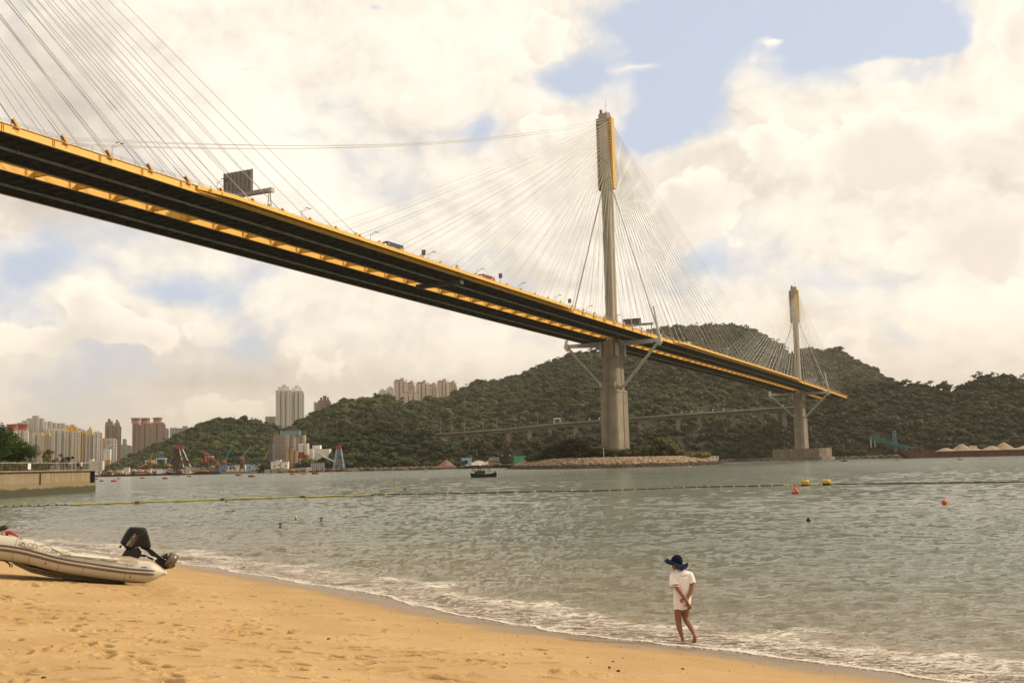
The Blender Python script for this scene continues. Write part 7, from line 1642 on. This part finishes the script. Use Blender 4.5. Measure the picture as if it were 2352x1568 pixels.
m = MB(); m.box((4.4, 3, H0 + 1.6), (16.5, 6, 3.6)); m.box((4.4, 3, H0 + 3.5), (17, 6.5, .4)); m.build('penthouse', mat('blue_green_sheet', (.16, .29, .29), .6, var=.1, vscale=.3), cw)
def silo(vx, Y_, r_, ytop, label, mm, bands=None, rings=0, zb=0, roof='flat'):
    t = place(vx, Y_, 'silo', label, 'silo'); H_ = wz(vx, ytop, Y_); m = MB(); m.lathe([(r_, zb), (r_, H_)] + ([(r_ * .4, H_ + 1.4)] if roof == 'cone' else []), n=20); m.build('drum', mm, t)
    for k in range(rings): m = MB(); m.path([(r_ * 1.01 * math.cos(a), r_ * 1.01 * math.sin(a), zb + (H_ - zb) * (k + .5) / rings) for a in np.linspace(0, 5.9, 16)], .12, 4, closed=True); m.build('hoop', brownm, t)
    if bands:
        for z0_, z1_, c in bands: m = MB(); m.lathe([(r_ * 1.01, wz(vx, z0_, Y_)), (r_ * 1.01, wz(vx, z1_, Y_))], n=20); m.build('band', c, t)
    m = MB(); m.path([(r_ * .96 * math.cos(a), r_ * .96 * math.sin(a), H_ + 1) for a in np.linspace(0, 5.9, 12)], .08, 4, closed=True); [m.tube((r_ * .96 * math.cos(a), r_ * .96 * math.sin(a), H_), (r_ * .96 * math.cos(a), r_ * .96 * math.sin(a), H_ + 1), .07, n=4) for a in np.linspace(0, 5.9, 10)]; m.build('railing', brownm, t); return t
beige = mat('beige_concrete', (.42, .37, .25), .9, var=.12, vscale=.15, streak=.3); ochs = mat('ochre_silo', (.46, .29, .15), .7, var=.15, vscale=.4, streak=.3)
silo(624, YC - 4, 1.9, 1016, 'dark slate blue silo at the left of the cement works', mat('slate_silo', (.09, .10, .115), .7, var=.15), zb=0)
silo(685, YC + 16, 2.3, 1000, 'tall beige silo behind, left of the last one', beige); silo(697, YC + 16, 2.1, 999, 'tall beige silo behind, farthest right', beige)
silo(692, YC - 8, 2.35, 1018, 'white silo with red base band, left of the pair', plain('white_silo', (.62, .58, .50)), bands=((1052, 1038, redp),)); silo(704.5, YC - 8, 2.05, 1018, 'white silo with red stripe, right of the pair', plain('white_silo', (.62, .58, .50)), bands=((1052, 1044, redp),))
silo(661.5, YC - 16, 1.75, 1031.5, 'banded ochre silo, left of three small ones', ochs, rings=7); silo(671.2, YC - 16, 1.7, 1029, 'banded ochre silo, middle and tallest of three', ochs, rings=7); silo(680, YC - 16, 1.4, 1035, 'banded ochre silo, right and shortest of three', ochs, rings=6)
silo(712, YC - 4, 1.3, 1031, 'thin pale tank left of the white factory', whitem); silo(718, YC - 4, 1.3, 1030, 'thin pale tank touching the white factory', whitem)
t = place(736, YC + 4, 'factory', 'plain white blocky factory building right of the silos', 'building'); MB().box((2, 0, (wz(742, 1032, YC) + 6) / 2), (13, 10, wz(742, 1030, YC) - 6)).build('wall', whitem, t); MB().box((-3, 1, wz(742, 1026, YC)), (6.5, 8, 3)).build('upper_block', whitem, t)
for nm, vx, w_, yt, lab in (('plant_house', 640, 4, 1056, 'white boxy plant house at the foot of the ochre silos'), ('plant_house', 655, 5.5, 1060, 'low white plant house right of the boxy one'), ('plant_house', 629, 3.4, 1060, 'narrow white plant house with a round tank')):
    t = place(vx, YC - 24, nm, lab, 'building'); H_ = wz(vx, yt, YC - 24); MB().box((0, 0, H_ / 2), (w_, 6, H_)).build('wall', whitem, t); MB().box((0, 0, H_ + .2), (w_ + .6, 6.6, .4)).build('roof', greym, t); MB().box((1, -3.05, H_ * .6), (1.4, .1, 1.2)).build('window', glass, t)
t = place(684, YC - 18, 'conveyor', 'grey inclined conveyor rising to the white silos', 'conveyor', k=.6); m = MB(); m.truss((-14, 0, 5), (6, 0, 12.5), 2.6, 2.6, 8, .25); m.box((6, 0, 13), (9, 4, 4.5)); m.build('gallery', mat('gallery_grey', (.22, .21, .19), .8), t); MB().box((0, 0, 4), (1, 1, 9)).build('leg', brownm, t)
t = place(660, YC - 30, 'quay_block', 'pale concrete quay blocks below the cement works', 'quay', k=.7); [MB().box((-22 + k * 8, 0, 2 + (k % 3) * .6), (7, 8, 5)).build('block', plain('quay_pale', (.34, .30, .22)), t) for k in range(7)]
# blue A-frame with red head and striped boom
t = aframe(778.5, 905, wz(778, 1022, 905) - 2, 8.7, 2.6, bluep, redp, 'tall pale blue lattice tower with red head on a black barge', sect=.3, bays=8, LH=36)
m = MB(); a_ = Vector((-3, 0, wz(770, 1061, 905))); b2 = Vector((q(727, 905) - q(778.5, 905), 0, wz(727, 1040, 905))); m.tube(a_, b2, .5, n=8); m.build('boom', whitep, t)
for f in (.72, .82, .92): m = MB(); m.tube(a_.lerp(b2, f), a_.lerp(b2, f + .05), .54, n=8); m.build('boom_stripe', redp, t)
for k in range(4): MB().box((1.0, -2.4, 4 + k * 3.4), (1.8, 1.4, 2.2)).build('winch_house', redp if k % 2 else brownm, t)
t = place(716, 896, 'ship', 'small white ship with a tall mast moored below the cement works', 'ship', k=.5); hull(26, 6, 2.4, m_=dkh, parent=t, sheer=.35); MB().box((-5, 0, 4.6), (9, 4.4, 3.8)).build('wheelhouse', whitep, t); MB().box((-5, 0, 7.2), (5, 3.6, 1.6)).build('bridge_deck', whitep, t); m = MB(); m.tube((-1, 0, 4), (-1, 0, 15), .18, n=5); m.tube((-3, 0, 11), (1, 0, 11), .1, n=4); m.build('mast', mat('steel_blue', (.10, .20, .26), .6), t); MB().box((-5, -2.25, 5.4), (7, .1, .8)).build('window', glass, t)
t = place(730, 903, 'deck_house', 'three-storey white deck house with red roof on a barge', 'deck house', k=.56); 
for k in range(3): MB().box((0, 0, 4.6 + k * 3), (20, 6, .5)).build('deck', whitep, t); [MB().box((-8.5 + j * 2.9, -2.8, 6 + k * 3), (1.7, .4, 2.2)).build('cabin_wall', plain('cabin_grey', (.42, .42, .42)), t) for j in range(7)] if k < 3 else None
MB().box((0, .4, 8), (19.5, 5, 8.6)).build('core', mat('core_dark', (.10, .09, .09), .8), t); MB().box((-.5, 0, 13.6), (21, 6.4, .7)).build('roof', redp, t); MB().box((0, 0, 1.6), (26, 9, 3.8)).build('pontoon', dkh, t)
# ---- shipyard clutter along the left shore
YS = 985
tag(MB().box(((q(205, 1010) + q(700, 1010)) / 2, 1020, .6), (q(700, 1010) - q(205, 1010), 70, 2.2)).build('quay', mat('quay_mud', (.15, .11, .07), .95)), kind='structure')
t = place(415, YS - 20, 'derrick_crane', 'tall rust red and white portal derrick with slanting striped legs', 'crane'); Hq = wz(415, 1023, YS - 20)
m = MB(); 
for x in (-5.0, -3.7, -2.2): m.truss((x, 0, 2), (x, 0, Hq), 1.0, 1.0, 14, .2)
m.build('mast', mat('dark_rust_lattice', (.10, .028, .018), .8), t); m = MB(); m.box((-1.2, 0, Hq - 1.2), (7.6, 2.2, 2.4)); m.build('tower_head', redp, t)
for x0_, x1_ in ((-1.2, 3.4), (1.6, 10.4)):
    for k in range(6):
        f0, f1 = k / 6, (k + 1) / 6; m = MB(); m.tube((x0_ + (x1_ - x0_) * f0, 0, Hq - 3 - (Hq - 6) * f0), (x0_ + (x1_ - x0_) * f1, 0, Hq - 3 - (Hq - 6) * f1), .4, n=6); m.build('striped_leg', whitep if k % 2 == 0 or k == 1 else redp, t)
m = MB(); m.tube((3, 0, 7), (9.4, 0, 7), .3, n=5); m.build('cross_tie', whitep, t); m = MB(); m.tube((0, -2, Hq * .66), (17, -2, 3.5), .4, n=6); m.build('jib', dkh, t); MB().box((0, 0, .8), (20, 8, 2.4)).build('pontoon', dkh, t)
aframe(398, YS - 26, 12, 3.2, 1.8, mat('black_lattice', (.02, .017, .015), .7), mat('black_lattice', (.02, .017, .015), .7), 'short black lattice tower left of the striped portal derrick', sect=.18, LH=10, bays=6); aframe(463.5, YS - 24, 11, 3, 1.4, mat('black_lattice', (.02, .017, .015), .7), redp, 'small dark lattice tower with red head between two cranes', sect=.18, LH=12, bays=6, topf=.25)
aframe(475, YS - 14, 15, 3.2, 2.2, mat('dark_green_lattice', (.03, .06, .05), .7), redp, 'green lattice tower with red head carrying a slanting red jib', sect=.18, LH=12, bays=7, topf=.45)
def jib(vx0, y0, vx1, y1, Y_, label, mm, w0=2.0, w1=1.0, cabm_=None, nm='crane', bays=14, cab=True):
    t = place(vx0, Y_, nm, label, 'crane'); a = Vector((0, 0, wz(vx0, y0, Y_))); b2 = Vector((q(vx1, Y_) - q(vx0, Y_) + (at(vx1, y1, Y_).x - q(vx1, Y_)), 0, wz(vx1, y1, Y_))); m = MB(); m.truss(a, b2, w0, w1, bays, .15); m.build('jib', mm, t)
    if cab: MB().box((0, 0, a.z - .5), (2.4, 2.4, 2.2)).build('cab', cabm_ or orp, t); MB().box((0, 0, max(1, (a.z - 1.5) / 2)), (3.2, 3, max(2, a.z - 1.5))).build('base', brownm, t)
    m = MB(); m.tube(b2, b2 + Vector((0, 0, -(b2.z - 6) * .5)), .07, n=4); m.tube(a + Vector((-1, 0, 3)), b2, .07, n=4); m.build('hoist_rope', dkh, t); return t
jib(500, 1063, 462, 1034, YS - 10, 'slanting red lattice jib leaning left over the small dark tower', redp, 1.8, 1.0); jib(516, 1058, 535, 1022, YS + 6, 'slim teal lattice jib pointing up and right', mat('teal_paint_jib', (.04, .26, .22), .6), 1.2, .7); jib(556, 1050, 577, 1022, YS, 'grey lattice jib with a dark net of cables, right of the teal one', mat('grey_lattice', (.26, .25, .22), .7), 1.3, .6)
jib(609, 1052, 620, 1027, YS + 10, 'thin ochre jib just left of the slate blue silo', mat('ochre_lattice', (.36, .22, .06), .7), 1.4, .8); jib(345, 1058, 350, 1038, YS + 45, 'short thin ochre jib on the slope above the moored hulks', mat('ochre_lattice', (.36, .22, .06), .7), 1.0, .6)
t = place(612, YS - 22, 'excavator', 'orange excavator on a red barge near the slate silo', 'excavator', k=.5); hull(34, 9, 2.4, m_=redp, parent=t, sheer=.1); MB().box((-1, 0, 8), (5, 4, 4)).build('cab', orp, t); MB().box((0, 0, 5), (7, 5, 2)).build('track', brownm, t); m = MB(); m.path([(1, 0, 9), (5, 0, 13), (9, 0, 9)], .4, 6); m.build('arm', redp, t)
# sand carrier with conveyor
t = place(548, YS - 40, 'sand_carrier', 'grey and red hulled sand carrier with pale heaps and a raised white conveyor', 'ship', k=.46); hull(72, 11, 4.0, m_=mat('hull_grey', (.30, .29, .27), .7, var=.15, vscale=.3), parent=t, sheer=.15)
MB().box((4, 0, .3), (66, 9.6, 1.2)).build('boot_top', mat('boot_red', (.33, .10, .075), .7), t)
for k, (x, w_, h_) in enumerate(((-20, 9, 5), (-12, 13, 7), (-3, 12, 7.5), (6, 11, 6.5))): heap(x, w_, h_, k + 3, 4.5, 3.6, None, t)
m = MB(); m.truss((20, 0, 5), (41, 0, 16), 2.6, 2.2, 9, .3); m.box((30.5, 0, 10.8), (23, 1.5, .8), Mx=Matrix.Rotation(-math.atan2(11, 21), 3, 'Y')); m.build('conveyor_boom', mat('conveyor_pale', (.50, .52, .47), .7), t); m = MB(); m.truss((17, 0, 4), (17, 0, 17), 2.4, 2.4, 6, .2); m.build('mast', bluep, t)
t = place(493, YS - 38, 'work_boat', 'teal and black three-deck work boat moored left of the sand carrier', 'ship', k=.45); hull(34, 9, 3.4, m_=dkh, parent=t, sheer=.2)
for k in range(3): MB().box((2 + k, 0, 5 + k * 2.8), (24 - k * 6, 7, .5)).build('deck', mat('teal_deck', (.14, .30, .28), .7), t); MB().box((2 + k, 0, 3.8 + k * 2.8), (20 - k * 6, 6, 2.2)).build('cabin', mat('teal_dark', (.05, .09, .085), .7), t)
t = place(431, YS - 42, 'tug_boat', 'small tug with white wheelhouse and yellow deck gear', 'tug boat', k=.5); hull(16, 5.5, 1.8, m_=dkh, parent=t, sheer=.5); MB().box((2, 0, 4), (6, 4, 4)).build('wheelhouse', whitep, t); MB().box((2, 0, 6.3), (7, 4.6, .5)).build('roof', whitep, t); MB().box((-3.5, 0, 3), (3, 3, 3)).build('deck_gear', yellm, t); MB().box((2, -2.05, 4.7), (5, .1, 1)).build('window', glass, t)
t = place(447, YS - 30, 'pipe_barge', 'rusty barge carrying a long ochre pipe boom', 'barge', k=.5); hull(52, 10, 2.6, m_=rusth, parent=t, sheer=.06); m = MB(); m.tube((-14, 0, 7.5), (24, 0, 5.5), 1.5, 1.3, 10); m.build('pipe_boom', mat('ochre_pipe', (.48, .30, .10), .7, var=.2), t); m = MB(); m.tube((-26, -1, 11), (20, -1, 6), .35, n=6); m.build('jib', mat('dark_green_lattice', (.03, .06, .05), .7), t)
# moored hulks, generated as individual vessels with different houses
hs = [(214, 20, dkh, whitep, 5, 'dark hulk with a white wheelhouse'), (224, 26, dkh, bluep, 7, 'black hulk with blue crane gear'), (236, 24, rusth, greym, 5, 'rusty hulk with a grey box house'), (247, 30, dkh, brownm, 4, 'low black hulk with brown cargo'), (261, 30, dkh, orp, 5, 'dark hulk with an orange house'), (274, 28, rusth, creamm, 9, 'rusty hulk with a cream house'),
      (287, 34, dkh, creamm, 13, 'black hulk with a tall cream bridge house'), (300, 34, dkh, brownm, 6, 'long black hulk with brown deck gear'), (313, 30, rusth, redp, 6, 'rusty hulk with a red house'), (326, 34, dkh, orp, 5, 'black hulk with orange gear'), (339, 26, dkh, creamm, 8, 'black hulk with a cream cabin'), (350, 30, rusth, redp, 5, 'rusty hulk with low red gear'),
      (362, 28, dkh, whitep, 9, 'black hulk with a double white deck'), (374, 24, rusth, whitep, 8, 'rusty hulk with a white deck house'), (385, 26, dkh, greym, 5, 'black hulk with a grey cabin'), (410, 26, rusth, brownm, 5, 'rusty hulk under the portal derrick'), (456, 26, dkh, redp, 6, 'black hulk with red gear below the red jib'), (521, 24, rusth, bluep, 5, 'rusty hulk with pale blue gear'),
      (590, 40, rusth, brownm, 5, 'long rusty hulk before the silos'), (604, 30, rusth, redp, 6, 'rusty hulk with red gear before the silos'), (620, 24, dkh, creamm, 5, 'dark hulk with a cream cabin before the silos')]
for k, (vx, L_, mm, cm_, h_, lb_) in enumerate(hs):
    t = place(vx, YS - 30 + (k % 3) * 7, 'moored_hulk', lb_ + ', %s hulk from the left' % ordn[k], 'moored vessel', rz=rnd.uniform(-.1, .1), group='hulks moored along the shipyard', k=.52); hull(L_, 8, 2.6, m_=mm, parent=t, sheer=.25); MB().box((L_ * .1, 0, 2 + h_ / 2), (L_ * .28, 5, h_)).build('house', cm_, t); MB().box((L_ * .1, 0, 2 + h_), (L_ * .34, 6, .5)).build('roof', rnd.choice([whitep, redp, greym]), t)
    for j in range(6): MB().box((-L_ * .4 + j * L_ * .14, rnd.uniform(-2, 2), 3.6), (rnd.uniform(1.5, 4), 2.5, rnd.uniform(1.5, 5.5))).build('deck_gear', rnd.choice([brownm, redp, creamm, greym, orp, tealp, whitep]), t)
    m = MB(); m.tube((-L_ * .2, 0, 2), (-L_ * .2, 0, 12 + (k * 37 % 5) * 2.6), .22, n=5); m.tube((-L_ * .2, 0, 10), (L_ * .2, 0, 7), .16, n=4); m.build('mast', mat('gallery_grey', (.22, .21, .19), .8), t)
sh_ = ((252, 9, 4, brownm, 'brown'), (270, 8, 4, creamm, 'cream'), (292, 9, 4, brownm, 'rust brown'), (306, 9, 5, whitep, 'white'), (320, 12, 5, creamm, 'cream'), (334, 10, 4, redp, 'red'), (346, 10, 5, plain('tank_grey', (.5, .47, .42)), 'grey'), (358, 10, 5, creamm, 'cream'), (372, 12, 4, whitep, 'white'), (388, 10, 5, greym, 'dark grey'), (428, 14, 5, whitep, 'white tented'), (446, 14, 6, creamm, 'cream'), (462, 12, 6, plain('tank_grey', (.5, .47, .42)), 'pale grey'),
       (486, 14, 7, orp, 'orange'), (502, 16, 6, creamm, 'cream'), (514, 14, 8, mat('blue_tarp', (.16, .26, .42), .7), 'blue tarpaulin'), (527, 14, 6, brownm, 'brown'), (538, 16, 8, mat('blue_tarp', (.16, .26, .42), .7), 'blue tarpaulin'), (553, 14, 9, whitep, 'white'), (566, 16, 8, mat('blue_tarp', (.16, .26, .42), .7), 'blue tarpaulin'), (580, 24, 6, rusth, 'rust red'), (594, 14, 9, creamm, 'cream'), (606, 20, 6, rusth, 'rust red'))
for k, (vx, w_, h_, mm, cn) in enumerate(sh_):
    t = place(vx, YS + 6 + (k % 3) * 6, 'shed', '%s shed behind the moored hulks, %s shed from the left' % (cn, ordn[k]), 'shed', rz=rnd.uniform(-.15, .15), group='sheds along the shipyard', k=.62); MB().box((0, 0, 2.5 + h_ / 2), (w_, 8, h_ + 1)).build('wall', mm, t); m = MB(); m.extr([(-w_ / 2 - .4, 3 + h_), (w_ / 2 + .4, 3 + h_), (0, 4.8 + h_)], -4.4, 4.4); m.build('roof', mm if 'tarp' in cn else greym, t); MB().box((0, -4.05, 4.2), (2, .1, 3)).build('door', dkh, t)
# road gantries and huts on the lower slope of the left hill
for vx, yv, Y_, w_, lab, bl in ((370, 1053, 1090, 11, 'white portal sign frame with blue panel on the slope', True), (344, 1058, 1080, 9, 'white canopy on the slope left of the blue sign frame', False), (481, 1048, 1090, 9, 'white flat-roofed shelter on posts behind the red jib', False)):
    P = at(vx, yv, Y_); t = thing('sign_gantry' if bl else 'shelter', (P.x, Y_, P.z - 7), lab, 'gantry' if bl else 'shelter'); MB().box((0, 0, 7), (w_, 2, 1.0)).build('beam', whitep, t); [MB().box((sx * w_ * .42, 0, 3.2), (.8, .8, 7)).build('leg', whitep, t) for sx in (-1, 1)]
    if bl: MB().box((-.5, -.3, 9), (6.5, .4, 2.6)).build('sign_panel', mat('sign_blue', (.06, .14, .42), .5), t)
# bare earth cut on the left slope
m = MB()
for vx, yv, w_, h_ in ((346, 1064, 10, 6), (338, 1068, 14, 5), (384, 1070, 9, 6), (326, 1072, 14, 4)): P = at(vx, yv, 1036); m.ell((P.x, 1040, max(1, P.z)), (w_ / 2.4, 7, h_ / 3), 14, 6)
tag(m.build('bare_earth', mat('bare_earth', (.24, .13, .06), .95, var=.3, vscale=.1)), kind='structure')
# people on the promenade
def strollers(vx, Y_, label, top, cap=None, sit=False):
    xx = at(vx, 1060, Y_).x; t = thing('person', (xx, Y_, HW), label, 'person', 'people on the promenade'); skin_mesh('body', [(-.1, 0, 0), (-.1, 0, .45), (-.02, 0, .85), (0, 0, 1.32), (.01, 0, 1.46), (.02, 0, 1.62), (.12, 0, .45), (.14, 0, 0), (-.2, 0, 1.3), (-.28, -.1, 1.0), (.2, 0, 1.3), (.28, -.12, 1.05)], [(0, 1), (1, 2), (2, 3), (3, 4), (4, 5), (2, 6), (6, 7), (3, 8), (8, 9), (3, 10), (10, 11)], [.05, .065, .12, .13, .05, .09, .065, .05, .06, .04, .06, .04], skin, t, root=2)
    m = MB(); m.lathe([(.19, .8), (.21, 1.1), (.24, 1.35), (.12, 1.46)], n=12); m.build('shirt', top, t); m = MB(); m.ell((.02, 0, 1.68), (.11, .11, .10), 10, 6, z0=-.1); m.build('cap' if cap else 'hair', cap or hairm, t)
strollers(154, 205, 'promenade walker in white cap behind the railing', mat('shirt_black', (.02, .02, .025), .8), whitem); strollers(160, 206, 'promenade walker in pale blue top behind the railing', bluep); strollers(187, 207, 'promenade figure in white leaning at the railing end', SHm, redp)
strollers(180, 206, 'promenade figure in dark clothes next to the one in white', mat('shirt_black', (.02, .02, .025), .8))
# ---- litter of stones and clods on the beach
g = np.random.default_rng(91); P = []; S = []
for k in range(1500):
    x, y = g.uniform(-11, 6), g.uniform(9, 33); d_ = float(land(x, y))
    if d_ < .7 or g.random() > np.interp(d_, [.7, 2.5, 5, 9, 14], [.25, 1, .55, .3, .25]): continue
    P.append((x, y, sand_z(x, y) + .004)); S.append(g.uniform(.004, .013) if g.random() < .97 else g.uniform(.018, .03))
rkp = [(IV * g.uniform(.6, 1.2, (12, 1)) * (1.2, 1, .6), IF, np.full(12, 0.0)) for _ in range(4)]
tag(scatter('beach_pebbles', np.array(P), np.array(S), g.uniform(0, .35, len(P)), rock_m, rkp, 4), kind='stuff')
for vx, vy, s_, lab in ((755, 1468, .03, 'brown stone lying alone on the sand, lower left of centre'), (1005, 1432, .022, 'dark small stone high on the smooth sand near the foam'), (1408, 1519, .02, 'dark stone on the sand below the walker, upper of the cluster'), (1400, 1533, .024, 'dark stone on the sand below the walker, left of the cluster'), (1420, 1541, .026, 'largest dark stone below the walker, right of the cluster'), (1568, 1537, .028, 'dark clod at the water side below the walker')):
    hp_ = sand_hit(vx, vy)
    if hp_ is None: continue
    t = MB().ell((0, 0, 0), (s_, s_ * .8, s_ * .6), 9, 6, jit=.35).build('stone', rock_m if False else mat('dark_stone', (.07, .05, .035), .9, var=.3, vscale=30)); t.location = hp_ + Vector((0, 0, s_ * .3)); tag(t, lab, 'stone')

# ================================================================ haze
hb = MB(); hb.box((0, 4600, 160), (19600, 9900, 348))
hm = bpy.data.materials.new('haze_air'); hm.use_nodes = True; hn = hm.node_tree.nodes; hn.clear(); ho = hn.new('ShaderNodeOutputMaterial'); pv = hn.new('ShaderNodeVolumePrincipled')
pv.inputs['Color'].default_value = (.86, .76, .62, 1); pv.inputs['Density'].default_value = 0.000055; pv.inputs['Anisotropy'].default_value = 0.2
hm.node_tree.links.new(pv.outputs[0], ho.inputs['Volume'])
o = hb.build('haze', hm); tag(o, kind='stuff')
hm.cycles.homogeneous_volume = True
